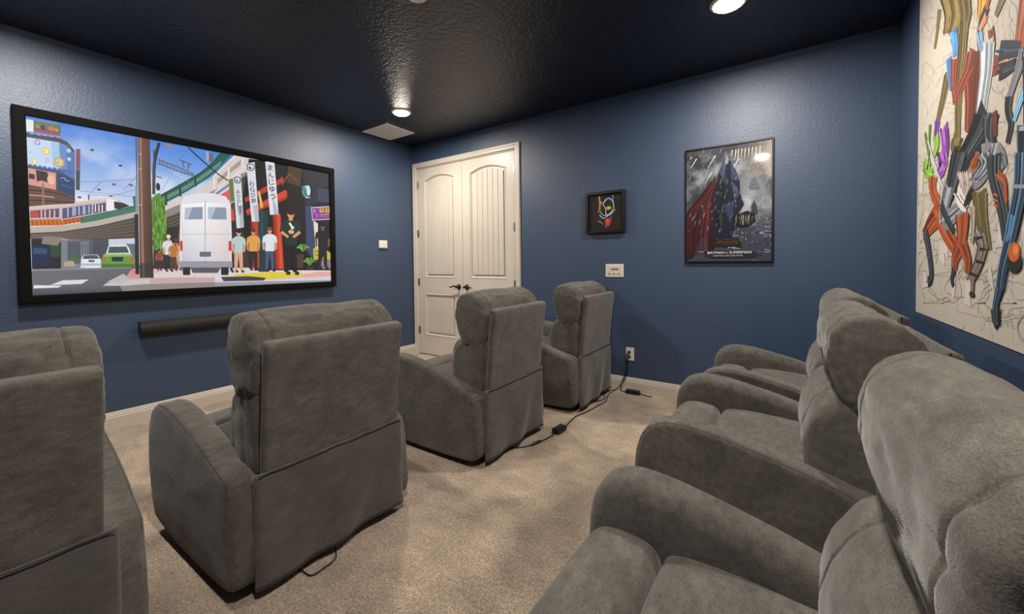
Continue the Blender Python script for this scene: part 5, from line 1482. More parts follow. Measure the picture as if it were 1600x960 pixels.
('S','A0968E',1,1,[(-1608,1975),(-1592,1988),(-1580,2003),(-1575,2016),(-1581,2039)]),
('S','B0A6A6',2,1,[(-967,1698),(-989,1701),(-1036,1693),(-1066,1689)]),
('S','B0A6A6',1,1,[(-1566,1866),(-1562,1888),(-1550,1910),(-1546,1930)]),
('S','A0968E',1,1,[(-1155,1679),(-1130,1701),(-1124,1717),(-1100,1740)]),
('S','A0968E',1,1,[(-1496,1673),(-1537,1668),(-1578,1648),(-1592,1629),(-1612,1617),(-1633,1607),(-1654,1609),(-1667,1603)]),
('S','A89E96',1,1,[(-1634,1963),(-1650,1957),(-1675,1949),(-1686,1955),(-1685,1973),(-1685,1976)]),
('S','B0A6A6',1,1,[(-1027,2332),(-1026,2321),(-1020,2311),(-1040,2277),(-1056,2238)]),
('S','A89E96',2,1,[(-697,2388),(-731,2380),(-827,2332),(-887,2274),(-917,2250),(-993,2208),(-1048,2191),(-1102,2162)]),
('S','B0A6A6',3,1,[(-584,2255),(-644,2223),(-704,2189),(-745,2141),(-718,2120),(-748,2081),(-788,2050)]),
('S','B0A6A6',1,1,[(-1351,2007),(-1361,1992),(-1355,1966),(-1361,1943),(-1385,1919),(-1407,1907),(-1458,1886),(-1478,1874)]),
('S','C4BAB0',1,1,[(-1617,1749),(-1585,1766),(-1566,1797),(-1571,1809),(-1602,1807),(-1620,1814),(-1637,1823)]),
('S','C4BAB0',1,1,[(-1512,1552),(-1533,1533),(-1565,1516),(-1585,1512),(-1602,1512),(-1644,1502),(-1661,1497),(-1671,1495)]),
('S','A89E96',2,1,[(-650,2389),(-632,2410),(-579,2466),(-541,2502),(-514,2522),(-513,2532)]),
('S','C4BAB0',1,1,[(-1682,1693),(-1697,1702),(-1696,1709),(-1696,1717),(-1696,1724),(-1695,1735)]),
('S','B0A69C',1,1,[(-1337,2109),(-1388,2078),(-1409,2063),(-1420,2040),(-1421,2024),(-1417,2011)]),
('S','B0A69C',1,1,[(-1456,1535),(-1436,1544),(-1402,1571),(-1347,1593),(-1274,1609),(-1247,1615),(-1183,1613),(-1154,1592)]),
('S','B0A69C',1,1,[(-1720,1237),(-1714,1219),(-1708,1205),(-1704,1187),(-1711,1179),(-1714,1169)]),
('S','A0968E',2,1,[(-1235,1605),(-1216,1620),(-1174,1631),(-1154,1635),(-1109,1645)]),
('S','C4BAB0',2,1,[(-978,1494),(-1009,1493),(-1097,1482),(-1127,1495),(-1209,1483),(-1233,1484)]),
('S','B0A6A6',2,1,[(-832,1351),(-748,1381),(-719,1398),(-655,1423),(-631,1439)]),
('S','B0A69C',2,1,[(-716,1299),(-830,1287),(-884,1291),(-978,1302),(-1012,1313),(-1026,1324),(-1035,1348),(-1095,1369)]),
('S','B0A6A6',3,1,[(-628,1186),(-683,1222),(-738,1236),(-818,1245),(-909,1233),(-944,1233),(-995,1262),(-1020,1297)]),
('S','B0A6A6',4,1,[(-795,1638),(-735,1682),(-690,1699),(-601,1736)]),
('S','C4BAB0',3,1,[(-751,1547),(-662,1540),(-588,1551),(-531,1543),(-499,1547),(-500,1528),(-501,1517)]),
('S','B0A69C',2,1,[(-1623,1170),(-1651,1195),(-1681,1205),(-1690,1216),(-1700,1247)]),
('S','B0A6A6',2,1,[(-1411,1407),(-1447,1399),(-1481,1403),(-1489,1415)]),
('S','C4BAB0',4,1,[(-488,1767),(-487,1774),(-487,1766),(-489,1734),(-490,1712)]),
('S','A89E96',2,1,[(-1348,1431),(-1339,1445),(-1349,1475),(-1387,1483),(-1442,1492)]),
('S','B0A69C',2,1,[(-1079,1100),(-1150,1109),(-1190,1144),(-1179,1168),(-1173,1189)]),
('S','B0A6A6',4,1,[(-854,1600),(-936,1611),(-957,1620),(-954,1643),(-997,1664)]),
('S','A0968E',2,1,[(-1443,1328),(-1400,1344),(-1372,1352),(-1306,1368)]),
('S','B0A6A6',1,1,[(-1737,1291),(-1740,1299),(-1739,1319),(-1738,1340),(-1738,1345),(-1738,1347),(-1738,1355)]),
('S','C4BAB0',1,1,[(-1561,1165),(-1535,1154),(-1518,1151),(-1491,1141)]),
('S','A0968E',3,1,[(-1262,1112),(-1314,1111),(-1383,1118),(-1411,1110),(-1449,1112),(-1477,1104),(-1518,1089),(-1555,1078)]),
('S','B0A6A6',2,1,[(-1382,1532),(-1343,1537),(-1282,1553),(-1248,1563)]),
('S','B0A6A6',1,1,[(-1731,1420),(-1709,1415),(-1669,1406),(-1638,1404),(-1608,1397),(-1565,1393)]),
('S','C4BAB0',2,1,[(-1188,1107),(-1207,1116),(-1247,1136),(-1260,1170),(-1271,1186),(-1307,1208),(-1338,1213),(-1394,1202)]),
('S','A0968E',3,1,[(-941,1504),(-980,1529),(-991,1546),(-1028,1571),(-1091,1583)]),
('S','B0A6A6',1,1,[(-1391,1495),(-1386,1484),(-1368,1469),(-1302,1471),(-1257,1449)]),
('S','C4BAB0',2,1,[(-1427,1369),(-1415,1334),(-1435,1311),(-1481,1286)]),
('S','A0968E',3,1,[(-968,1545),(-996,1530),(-1074,1510),(-1116,1481),(-1156,1460),(-1173,1425),(-1210,1402),(-1217,1380)]),
('S','A0968E',3,1,[(-1069,1393),(-1095,1428),(-1084,1455),(-1058,1466),(-1008,1474),(-973,1492),(-949,1510)]),
('S','B0A6A6',2,1,[(-902,1484),(-842,1486),(-802,1479),(-737,1477),(-698,1449)]),
('S','B0A69C',1,1,[(-1228,1295),(-1191,1316),(-1108,1328),(-1058,1310)]),
('S','B0A6A6',2,1,[(-1454,1117),(-1408,1135),(-1361,1132),(-1300,1110),(-1269,1083),(-1240,1064),(-1254,1025),(-1287,1018)]),
('S','A89E96',1,1,[(-1462,1452),(-1469,1473),(-1479,1499),(-1482,1514),(-1487,1536),(-1504,1560),(-1554,1549),(-1605,1538)]),
('S','B0A6A6',3,1,[(-1015,1327),(-990,1349),(-950,1360),(-907,1377),(-858,1402),(-817,1407)]),
('S','B0A6A6',1,1,[(-1604,1113),(-1627,1089),(-1658,1067),(-1689,1064),(-1732,1068),(-1750,1065),(-1750,1060),(-1750,1061)]),
('S','A89E96',1,1,[(-1605,1444),(-1582,1446),(-1551,1454),(-1533,1456),(-1493,1443),(-1468,1448)]),
('S','A0968E',2,1,[(-1690,1359),(-1718,1369),(-1737,1369),(-1737,1365),(-1738,1347),(-1739,1323),(-1740,1308)]),
('S','C4BAB0',3,1,[(-651,1681),(-573,1710),(-490,1709),(-491,1703),(-491,1701),(-492,1680),(-493,1663),(-492,1677)]),
('S','C4BAB0',2,1,[(-1489,1421),(-1498,1395),(-1501,1373),(-1490,1346),(-1472,1329),(-1434,1315)]),
('S','B0A69C',1,1,[(-1696,1328),(-1682,1349),(-1697,1372),(-1722,1385),(-1736,1392),(-1735,1409),(-1735,1418)]),
('S','B0A6A6',2,1,[(-1617,1234),(-1652,1252),(-1676,1257),(-1722,1254),(-1742,1259)]),
('S','A89E96',1,1,[(-1506,1415),(-1563,1403),(-1584,1396),(-1613,1378),(-1621,1362),(-1602,1340),(-1619,1308)]),
('S','B0A69C',4,1,[(-584,1723),(-542,1741),(-511,1773),(-510,1773),(-535,1768)]),
('S','A0968E',3,1,[(-1048,1405),(-1090,1401),(-1122,1388),(-1161,1378),(-1196,1352),(-1242,1346)]),
('S','A0968E',1,1,[(-1357,1036),(-1403,1046),(-1446,1076),(-1495,1089),(-1530,1116),(-1580,1126)]),
('S','B0A6A6',2,1,[(-843,1634),(-884,1617),(-989,1602),(-1018,1606),(-1022,1626),(-985,1655),(-944,1664),(-844,1689)]),
('S','C4BAB0',3,1,[(-941,1432),(-930,1401),(-984,1361),(-1026,1318)]),
('S','A0968E',3,1,[(-527,1377),(-558,1399),(-582,1436),(-616,1472),(-587,1512)]),
('S','B0A69C',1,1,[(-1551,1416),(-1504,1435),(-1491,1453),(-1484,1474),(-1509,1500),(-1526,1524)]),
('S','C4BAB0',3,1,[(-914,1387),(-952,1363),(-1015,1349),(-1087,1319),(-1120,1297),(-1145,1256),(-1130,1229),(-1136,1198)]),
('S','A0968E',3,1,[(-1229,1504),(-1239,1483),(-1214,1454),(-1232,1427),(-1212,1405),(-1232,1378),(-1225,1362),(-1199,1349)]),
('S','B0A6A6',3,1,[(-852,1003),(-871,981),(-816,976),(-797,975),(-775,973)]),
('S','C4BAB0',1,1,[(-1313,1379),(-1324,1405),(-1349,1420),(-1339,1448),(-1349,1478),(-1324,1511),(-1342,1541),(-1363,1544)]),
('S','B0A69C',1,1,[(-1749,1065),(-1749,1088),(-1748,1098),(-1748,1115),(-1747,1133),(-1745,1153),(-1745,1175),(-1735,1196)]),
('S','A89E96',1,1,[(-1382,1133),(-1341,1115),(-1318,1116),(-1270,1116),(-1222,1105)]),
('S','C4BAB0',1,1,[(-1061,1496),(-1132,1472),(-1180,1476),(-1230,1471),(-1308,1456),(-1362,1459)]),
('S','C4BAB0',2,1,[(-1445,1193),(-1406,1178),(-1348,1176),(-1323,1172)]),
('S','B0A6A6',1,1,[(-1540,1520),(-1528,1535),(-1509,1546),(-1467,1555),(-1436,1569),(-1417,1571)]),
('S','A89E96',3,1,[(-507,1491),(-504,1524),(-498,1566),(-497,1593),(-496,1603),(-495,1615)]),
('S','A0968E',1,1,[(-1618,1350),(-1603,1334),(-1585,1319),(-1565,1300)]),
('S','A89E96',3,1,[(-855,1453),(-793,1469),(-723,1511),(-624,1560)]),
('S','C4BAB0',1,1,[(-1504,1233),(-1552,1234),(-1570,1240),(-1607,1244),(-1641,1228),(-1653,1214)]),
('S','C4BAB0',3,1,[(-1231,1227),(-1263,1216),(-1310,1201),(-1324,1183),(-1342,1156),(-1380,1145),(-1419,1125)]),
('S','B0A69C',1,1,[(-1496,1257),(-1449,1255),(-1429,1262),(-1383,1257)]),
('S','C4BAB0',3,1,[(-1025,1153),(-969,1182),(-932,1211),(-865,1219),(-803,1215),(-743,1228),(-720,1246),(-712,1263)]),
('S','B0A6A6',1,1,[(-1498,1436),(-1479,1433),(-1468,1406),(-1451,1394),(-1406,1391),(-1362,1396),(-1301,1401),(-1244,1392)]),
('S','B0A69C',4,1,[(-820,1565),(-758,1582),(-728,1607),(-689,1650),(-653,1685)]),
('S','A89E96',4,1,[(-833,1171),(-850,1219),(-791,1263),(-805,1298)]),
('S','B0A6A6',2,1,[(-1092,1603),(-1030,1625),(-959,1617),(-952,1579),(-934,1558),(-867,1558),(-795,1583),(-720,1588)]),
('S','A89E96',2,1,[(-869,1663),(-801,1659),(-773,1635),(-665,1629),(-563,1643),(-493,1652)]),
('S','A0968E',2,1,[(-1333,1481),(-1317,1459),(-1297,1455),(-1291,1444),(-1315,1410)]),
('S','A89E96',2,1,[(-1196,1369),(-1158,1343),(-1163,1320),(-1124,1294),(-1107,1282),(-1067,1254)]),
('S','B0A6A6',2,1,[(-1517,1061),(-1511,1081),(-1509,1107),(-1492,1123),(-1465,1129),(-1407,1129),(-1369,1140),(-1347,1170)]),
('S','B0A6A6',2,1,[(-1134,1348),(-1128,1371),(-1127,1399),(-1162,1434)]),
('S','C4BAB0',1,1,[(-1588,1476),(-1607,1483),(-1641,1493),(-1649,1505),(-1649,1519),(-1655,1527),(-1681,1522)]),
('S','C4BAB0',1,1,[(-1624,1316),(-1636,1334),(-1647,1357),(-1670,1377)]),
('S','C4BAB0',2,1,[(-1054,1652),(-1060,1655),(-1066,1654),(-1091,1649),(-1089,1649)]),
('S','A0968E',2,1,[(-1684,1379),(-1688,1406),(-1694,1416),(-1698,1444),(-1682,1459),(-1679,1482),(-1687,1507),(-1683,1518)]),
('S','A0968E',1,1,[(-1730,1451),(-1702,1462),(-1657,1474),(-1640,1486),(-1635,1519),(-1648,1529)]),
('S','A89E96',3,1,[(-581,1237),(-516,1225),(-517,1208),(-518,1175),(-534,1151),(-551,1127),(-590,1104)]),
('S','C4BAB0',1,1,[(-1611,1418),(-1633,1433),(-1641,1444),(-1660,1449),(-1692,1465)]),
('S','A0968E',2,1,[(-621,1019),(-644,975),(-649,961),(-632,960),(-650,962),(-680,964),(-738,969),(-820,985)]),
('S','B0A69C',2,1,[(-1471,1282),(-1458,1260),(-1465,1236),(-1442,1205),(-1445,1193)]),
('S','B0A6A6',2,1,[(-1630,1391),(-1656,1388),(-1697,1386),(-1709,1389),(-1715,1398),(-1706,1421)]),
('S','B0A6A6',2,1,[(-1519,1389),(-1552,1362),(-1567,1352),(-1581,1334),(-1574,1310),(-1577,1295),(-1551,1279)]),
('S','C4BAB0',3,1,[(-747,1655),(-827,1623),(-838,1604),(-894,1559),(-897,1527),(-932,1507)]),
('S','A0968E',2,1,[(-1245,1368),(-1193,1395),(-1153,1417),(-1134,1459),(-1170,1485)]),
('S','B0A6A6',3,1,[(-657,1283),(-526,1303),(-510,1331),(-510,1329),(-510,1337),(-510,1343),(-510,1338)]),
('S','B0A6A6',1,1,[(-1728,1318),(-1734,1332),(-1738,1356),(-1737,1358),(-1738,1356)]),
('S','B0A69C',1,1,[(-1627,1443),(-1645,1443),(-1663,1447),(-1695,1449),(-1721,1459),(-1733,1471),(-1732,1479),(-1731,1502)]),
('S','B0A69C',3,1,[(-603,1182),(-572,1163),(-542,1141),(-522,1098),(-558,1058),(-586,1017),(-672,991),(-752,981)]),
('S','B0A69C',2,1,[(-1647,1189),(-1635,1195),(-1594,1208),(-1576,1240),(-1556,1248),(-1545,1275),(-1516,1288),(-1512,1305)]),
('S','A0968E',3,1,[(-1037,1013),(-996,1019),(-928,1002),(-859,1007),(-815,1035),(-715,1047),(-601,1043)]),
('S','A89E96',2,1,[(-779,1485),(-724,1499),(-632,1535),(-575,1536)]),
('S','B0A69C',3,1,[(-1127,1373),(-1117,1388),(-1141,1415),(-1161,1445),(-1149,1462),(-1145,1503)]),
('S','C4BAB0',1,1,[(-1290,1327),(-1267,1338),(-1196,1346),(-1131,1358)]),
('S','C4BAB0',1,1,[(-1459,1512),(-1443,1497),(-1428,1471),(-1403,1447),(-1384,1445)]),
('S','C4BAB0',2,1,[(-775,1572),(-742,1568),(-709,1540),(-627,1531),(-614,1517),(-502,1506)]),
('S','C4BAB0',3,1,[(-663,1132),(-590,1133),(-521,1124),(-522,1099),(-522,1108),(-520,1138),(-518,1186)]),
('S','A89E96',2,1,[(-1139,1021),(-1182,1042),(-1181,1072),(-1158,1101),(-1147,1119),(-1149,1137),(-1167,1147)]),
('S','B0A6A6',1,1,[(-1598,1328),(-1586,1345),(-1573,1356),(-1547,1376),(-1549,1394)]),
('S','B0A69C',1,1,[(-1695,1345),(-1685,1327),(-1681,1301),(-1689,1292),(-1685,1268),(-1698,1237)]),
('S','A89E96',2,1,[(-1086,1649),(-1120,1636),(-1184,1611),(-1239,1607)]),
('S','A89E96',1,1,[(-1730,1093),(-1748,1091),(-1748,1099),(-1749,1092),(-1748,1095)]),
('S','C4BAB0',2,1,[(-1695,1115),(-1738,1118),(-1748,1115),(-1748,1096),(-1749,1080),(-1750,1060)]),
('S','B0A6A6',2,1,[(-1281,1154),(-1337,1174),(-1355,1211),(-1350,1249),(-1366,1276),(-1361,1292),(-1356,1316)]),
('S','A89E96',1,1,[(-1439,1315),(-1490,1298),(-1528,1295),(-1581,1295),(-1628,1284),(-1665,1285),(-1680,1275),(-1712,1270)]),
('S','C4BAB0',2,1,[(-1194,1589),(-1157,1596),(-1114,1617),(-1070,1617),(-1011,1632)]),
('S','A0968E',3,1,[(-802,1686),(-836,1684),(-900,1684),(-938,1681),(-993,1669),(-1038,1660),(-1075,1652),(-1139,1638)]),
('S','A89E96',1,1,[(-1183,1307),(-1207,1321),(-1245,1347),(-1297,1347),(-1351,1321),(-1374,1309)]),
('S','B0A69C',1,1,[(-1434,1213),(-1401,1224),(-1362,1255),(-1345,1274),(-1340,1287),(-1337,1317)]),
('S','C4BAB0',1,1,[(-1521,1386),(-1494,1390),(-1440,1415),(-1398,1418),(-1379,1427),(-1356,1464)]),
('S','B0A6A6',1,1,[(-1597,1331),(-1556,1337),(-1516,1319),(-1490,1288)]),
('S','B0A69C',2,1,[(-1292,1128),(-1325,1147),(-1347,1176),(-1358,1204),(-1347,1218),(-1310,1244),(-1314,1282),(-1310,1322)]),
('S','A89E96',2,1,[(-1231,1057),(-1259,1068),(-1272,1092),(-1298,1107),(-1347,1135),(-1388,1136),(-1442,1154),(-1482,1167)]),
('S','A0968E',1,1,[(-1652,1512),(-1662,1518),(-1692,1519),(-1710,1515)]),
('S','B0A69C',1,1,[(-1452,1353),(-1454,1371),(-1460,1388),(-1467,1406),(-1453,1426),(-1420,1456),(-1421,1479),(-1397,1506)]),
('S','A0968E',3,1,[(-550,1283),(-610,1303),(-663,1330),(-634,1383)]),
('S','C4BAB0',2,1,[(-1590,1143),(-1611,1163),(-1639,1185),(-1640,1195),(-1654,1205),(-1665,1216)]),
('S','A0968E',1,1,[(-1332,1480),(-1336,1466),(-1371,1433),(-1377,1419),(-1358,1405),(-1303,1387)]),
('S','B0A6A6',2,1,[(-1731,1211),(-1706,1194),(-1702,1181),(-1672,1169),(-1641,1170),(-1619,1163),(-1594,1143),(-1579,1112)]),
('S','B0A69C',3,1,[(-819,1566),(-739,1599),(-695,1601),(-621,1603),(-497,1615),(-496,1604),(-497,1587),(-499,1542)]),
('S','B0A6A6',2,1,[(-1190,1166),(-1163,1176),(-1156,1206),(-1112,1222),(-1021,1230),(-970,1259),(-948,1273),(-901,1276)]),
('S','B0A6A6',3,1,[(-1124,1369),(-1131,1341),(-1116,1321),(-1092,1310)]),
('S','A0968E',2,1,[(-1584,1204),(-1619,1208),(-1648,1196),(-1658,1179),(-1652,1170),(-1647,1158),(-1609,1137)]),
('S','A0968E',4,1,[(-715,1037),(-776,1020),(-847,1008),(-902,984),(-936,987),(-1026,1006),(-1071,1011)]),
('S','B0A6A6',2,1,[(-1412,1505),(-1434,1496),(-1492,1473),(-1516,1463),(-1547,1434),(-1553,1423),(-1585,1407),(-1592,1395)]),
('S','B0A6A6',2,1,[(-1406,1266),(-1460,1244),(-1481,1223),(-1519,1215),(-1555,1204),(-1586,1208),(-1616,1203)]),
('S','A89E96',3,1,[(-801,1522),(-781,1476),(-814,1448),(-830,1408)]),
('S','A89E96',2,1,[(-1144,1126),(-1190,1161),(-1217,1189),(-1233,1200)]),
('S','B0A6A6',2,1,[(-1269,1603),(-1213,1587),(-1155,1575),(-1140,1548)]),
('S','A89E96',1,1,[(-1162,1297),(-1169,1316),(-1162,1353),(-1152,1392)]),
('S','A0968E',1,1,[(-1508,1227),(-1525,1235),(-1561,1233),(-1578,1220),(-1578,1194),(-1562,1185),(-1562,1166)]),
('S','A0968E',2,1,[(-1145,1301),(-1218,1298),(-1260,1276),(-1292,1275),(-1348,1270)]),
('S','B0A69C',2,1,[(-1003,1566),(-991,1541),(-958,1538),(-940,1501),(-916,1484),(-849,1473)]),
('S','B0A69C',2,1,[(-956,1563),(-999,1573),(-1023,1588),(-1090,1599)]),
('S','B0A6A6',2,1,[(-1515,1126),(-1471,1105),(-1450,1097),(-1402,1075),(-1390,1042),(-1404,1029),(-1395,1028)]),
('S','B0A69C',1,1,[(-1733,1320),(-1734,1293),(-1729,1283),(-1695,1267),(-1679,1256),(-1673,1231),(-1691,1212),(-1719,1203)]),
('S','B0A6A6',2,1,[(-1595,1500),(-1571,1477),(-1581,1458),(-1593,1433)]),
('S','C4BAB0',2,1,[(-1615,1160),(-1612,1176),(-1615,1190),(-1606,1208),(-1605,1223),(-1602,1239),(-1582,1260),(-1563,1276)]),
('S','B0A6A6',3,1,[(-1167,1237),(-1169,1211),(-1187,1201),(-1187,1176),(-1215,1137)]),
('S','B0A69C',2,1,[(-1030,1463),(-1073,1446),(-1136,1416),(-1156,1401),(-1172,1388),(-1156,1351),(-1144,1317)]),
('S','C4BAB0',1,1,[(-1516,1113),(-1471,1087),(-1453,1083),(-1426,1065),(-1417,1038),(-1411,1029),(-1421,1030)]),
('S','B0A6A6',1,1,[(-1089,1162),(-1056,1140),(-997,1135),(-895,1123),(-814,1115),(-748,1089)]),
('S','B0A6A6',1,1,[(-1628,1127),(-1644,1147),(-1653,1157),(-1639,1189),(-1619,1196)]),
('S','B0A6A6',1,1,[(-1388,1259),(-1365,1244),(-1325,1229),(-1324,1213),(-1316,1174),(-1281,1143),(-1282,1122)]),
('S','A0968E',2,1,[(-1076,1112),(-1041,1108),(-977,1070),(-977,1049),(-1001,1038),(-1052,1036),(-1140,1028)]),
('S','A89E96',1,1,[(-1289,1501),(-1257,1525),(-1224,1540),(-1161,1541),(-1139,1538),(-1079,1538)]),
('S','B0A6A6',2,1,[(-1229,1520),(-1262,1528),(-1313,1513),(-1358,1497),(-1400,1490),(-1424,1488),(-1475,1467),(-1524,1448)]),
('S','C4BAB0',2,1,[(-987,1233),(-942,1225),(-842,1219),(-806,1225),(-709,1241),(-645,1253),(-538,1259),(-513,1279)]),
('S','B0A69C',2,1,[(-1109,1400),(-1176,1381),(-1250,1362),(-1291,1362)]),
('S','A0968E',1,1,[(-1228,1424),(-1232,1390),(-1179,1363),(-1132,1358),(-1088,1364)]),
('S','B0A69C',2,1,[(-1435,1039),(-1459,1064),(-1448,1095),(-1444,1110),(-1473,1135),(-1506,1146),(-1522,1170)]),
('S','A89E96',1,1,[(-1642,1103),(-1628,1121),(-1603,1126),(-1571,1147),(-1564,1157),(-1580,1189),(-1615,1202),(-1656,1219)]),
('S','A0968E',2,1,[(-1674,1173),(-1662,1181),(-1647,1187),(-1634,1218),(-1636,1230)]),
('S','B0A6A6',3,1,[(-1231,1314),(-1232,1349),(-1228,1364),(-1233,1401)]),
('S','A89E96',3,1,[(-985,1221),(-1007,1211),(-1046,1206),(-1129,1198),(-1179,1196),(-1246,1192),(-1294,1160),(-1301,1146)]),
('S','A89E96',2,1,[(-1645,1134),(-1611,1158),(-1562,1159),(-1507,1154),(-1455,1136),(-1442,1118),(-1404,1103)]),
('S','A89E96',1,1,[(-1574,1184),(-1593,1202),(-1611,1206),(-1627,1208)]),
('S','C4BAB0',3,1,[(-1032,1153),(-1114,1146),(-1153,1144),(-1185,1151),(-1209,1162),(-1287,1163),(-1334,1173)]),
('S','A89E96',2,1,[(-1271,1351),(-1226,1370),(-1217,1396),(-1218,1416),(-1258,1445),(-1306,1465)]),
('S','B0A69C',2,1,[(-1300,1078),(-1253,1047),(-1230,1038),(-1167,1033),(-1106,1007),(-1055,1001),(-957,997)]),
('S','C4BAB0',2,1,[(-983,1223),(-908,1228),(-839,1216),(-757,1190),(-743,1174)]),
('S','C4BAB0',2,1,[(-1636,1054),(-1657,1051),(-1671,1053),(-1657,1051),(-1642,1050),(-1633,1049),(-1587,1045),(-1575,1044)]),
('S','B0A69C',3,1,[(-1175,1264),(-1226,1286),(-1277,1295),(-1307,1310),(-1372,1316)]),
('S','C4BAB0',1,1,[(-1409,1290),(-1438,1314),(-1451,1337),(-1490,1360),(-1520,1363),(-1541,1375),(-1570,1377),(-1618,1356)]),
('S','B0A6A6',1,1,[(-1601,1064),(-1617,1052),(-1617,1048),(-1606,1047),(-1590,1045),(-1555,1042),(-1498,1037)]),
('S','B0A69C',2,1,[(-1116,1069),(-1115,1094),(-1107,1115),(-1088,1152),(-1010,1175)]),
('S','B0A6A6',2,1,[(-1361,1513),(-1334,1502),(-1339,1478),(-1309,1465),(-1316,1424)]),
('S','C4BAB0',2,1,[(-1516,1434),(-1512,1422),(-1523,1412),(-1569,1398),(-1601,1394),(-1625,1378),(-1626,1364),(-1634,1351)]),
('S','B0A6A6',1,1,[(-1456,1053),(-1425,1071),(-1425,1106),(-1435,1141),(-1429,1161)]),
('S','B0A6A6',2,1,[(-1138,1395),(-1107,1426),(-1047,1448),(-1025,1480),(-999,1492),(-910,1496),(-828,1501),(-757,1475)]),
('S','B0A6A6',2,1,[(-1446,1018),(-1476,1002),(-1501,1003),(-1518,1000)]),
('S','A0968E',1,1,[(-1718,1044),(-1677,1037),(-1641,1032),(-1617,1013),(-1601,1000),(-1594,988)]),
('S','B0A69C',1,1,[(-1738,997),(-1724,1020),(-1707,1030),(-1689,1031)]),
('S','C4BAB0',2,1,[(-1225,922),(-1205,903),(-1192,901),(-1192,901),(-1192,901),(-1192,901),(-1192,901),(-1192,901)]),
('S','A89E96',2,1,[(-1485,976),(-1525,997),(-1555,996),(-1600,986),(-1613,961)]),
('S','A89E96',2,1,[(-1653,976),(-1641,983),(-1615,1008),(-1622,1030)]),
('S','C4BAB0',2,1,[(-1296,999),(-1327,1022),(-1347,1024),(-1398,1028),(-1432,1031),(-1431,1031),(-1391,1028),(-1347,1023)]),
('S','C4BAB0',1,1,[(-1691,1009),(-1652,1002),(-1603,990),(-1554,985),(-1500,991),(-1479,988),(-1434,983)]),
('S','C4BAB0',1,1,[(-1656,1020),(-1669,1015),(-1684,1004),(-1718,996),(-1740,980)]),
('S','C4BAB0',2,1,[(-1595,984),(-1574,996),(-1576,1016),(-1553,1042),(-1552,1042)]),
('S','A89E96',2,1,[(-1364,985),(-1369,1024),(-1368,1026),(-1343,1023)]),
('S','A89E96',1,1,[(-1742,1029),(-1725,1015),(-1682,1005),(-1645,1014),(-1611,1002),(-1576,997),(-1550,1000)]),
('S','A89E96',1,1,[(-1583,1022),(-1558,1021),(-1536,1013),(-1516,1012),(-1490,1016),(-1464,1017),(-1412,1028)]),
('S','C4BAB0',1,1,[(-1463,1025),(-1516,1011),(-1564,1000),(-1599,985),(-1638,973),(-1671,970)]),
('S','C4BAB0',2,1,[(-1552,962),(-1517,975),(-1482,984),(-1458,981),(-1434,964),(-1407,932),(-1390,930)]),
('S','B0A69C',2,1,[(-1385,993),(-1431,972),(-1485,972),(-1537,991),(-1575,984),(-1625,986)]),
('P','CFC6BE',[(-1126,1575),(-1190,1554),(-1187,1472),(-1114,1496)]),
('P','D0C4C4',[(-629,1129),(-677,1119),(-725,1054),(-609,1036)]),
('P','C8C0B8',[(-1548,1230),(-1565,1223),(-1582,1161),(-1541,1155)]),
('P','C8C0B8',[(-1168,1349),(-1235,1335),(-1221,1242),(-1156,1284)]),
('P','CFC6BE',[(-1530,1323),(-1570,1312),(-1563,1234),(-1522,1254)]),
('P','CFC6BE',[(-1232,1111),(-1261,1104),(-1297,1001),(-1222,1008)]),
('P','CFC6BE',[(-957,1311),(-1013,1298),(-1006,1186),(-941,1248)]),
('P','CFC6BE',[(-899,1280),(-960,1267),(-971,1160),(-884,1198)]),
('P','D0C4C4',[(-533,1683),(-600,1659),(-588,1554),(-513,1558)]),
('P','D0C4C4',[(-637,1449),(-745,1427),(-738,1372),(-618,1339)]),
('P','CFC6BE',[(-1262,1151),(-1287,1143),(-1306,1057),(-1253,1055)]),
('P','C8C0B8',[(-1583,1322),(-1630,1311),(-1605,1229),(-1576,1278)]),
('P','D0C4C4',[(-839,1568),(-888,1550),(-874,1498),(-824,1458)]),
('P','C8C0B8',[(-1456,1167),(-1477,1160),(-1506,1074),(-1447,1121)]),
('P','CFC6BE',[(-1074,1147),(-1121,1138),(-1103,1017),(-1062,1037)]),
('P','D0C4C4',[(-1642,1279),(-1677,1271),(-1665,1230),(-1636,1213)]),
('E','C4BCBC',(-1721,1276),27,41),
('S','B0A69C',2,2,[(-1697,1028),(-1677,984),(-1693,946),(-1742,940)]),
('S','B0A69C',2,2,[(-1701,1025),(-1678,985),(-1693,949),(-1742,940)]),
('S','B0A69C',2,2,[(-1705,1023),(-1680,985),(-1693,952),(-1742,940)]),
('S','B0A69C',2,2,[(-1710,1021),(-1681,985),(-1693,956),(-1742,940)]),
('S','B0A69C',2,2,[(-1714,1019),(-1683,985),(-1692,959),(-1742,940)]),
('S','6E6038',139,83,[(-1031,2361),(-1058,2271),(-1004,2213)]),
('S','463C22',17,8,[(-855,2458),(-923,2336),(-899,2259)]),
('S','8E7E54',17,8,[(-889,2440),(-949,2324),(-919,2252)]),
('S','8E7E54',16,7,[(-923,2416),(-974,2316),(-938,2247)]),
('S','8E7E54',16,7,[(-955,2402),(-999,2299),(-957,2238)]),
('S','584C2A',16,7,[(-986,2387),(-1023,2286),(-976,2225)]),
('S','645632',15,7,[(-1017,2366),(-1046,2280),(-995,2221)]),
('S','8E7E54',15,7,[(-1046,2357),(-1070,2262),(-1013,2207)]),
('S','8E7E54',14,7,[(-1075,2336),(-1092,2254),(-1031,2198)]),
('S','8E7E54',14,6,[(-1103,2322),(-1114,2244),(-1049,2191)]),
('S','645632',14,6,[(-1131,2304),(-1136,2229),(-1066,2185)]),
('S','463C22',14,6,[(-1157,2291),(-1157,2224),(-1083,2175)]),
('S','645632',13,6,[(-1183,2283),(-1178,2212),(-1100,2167)]),
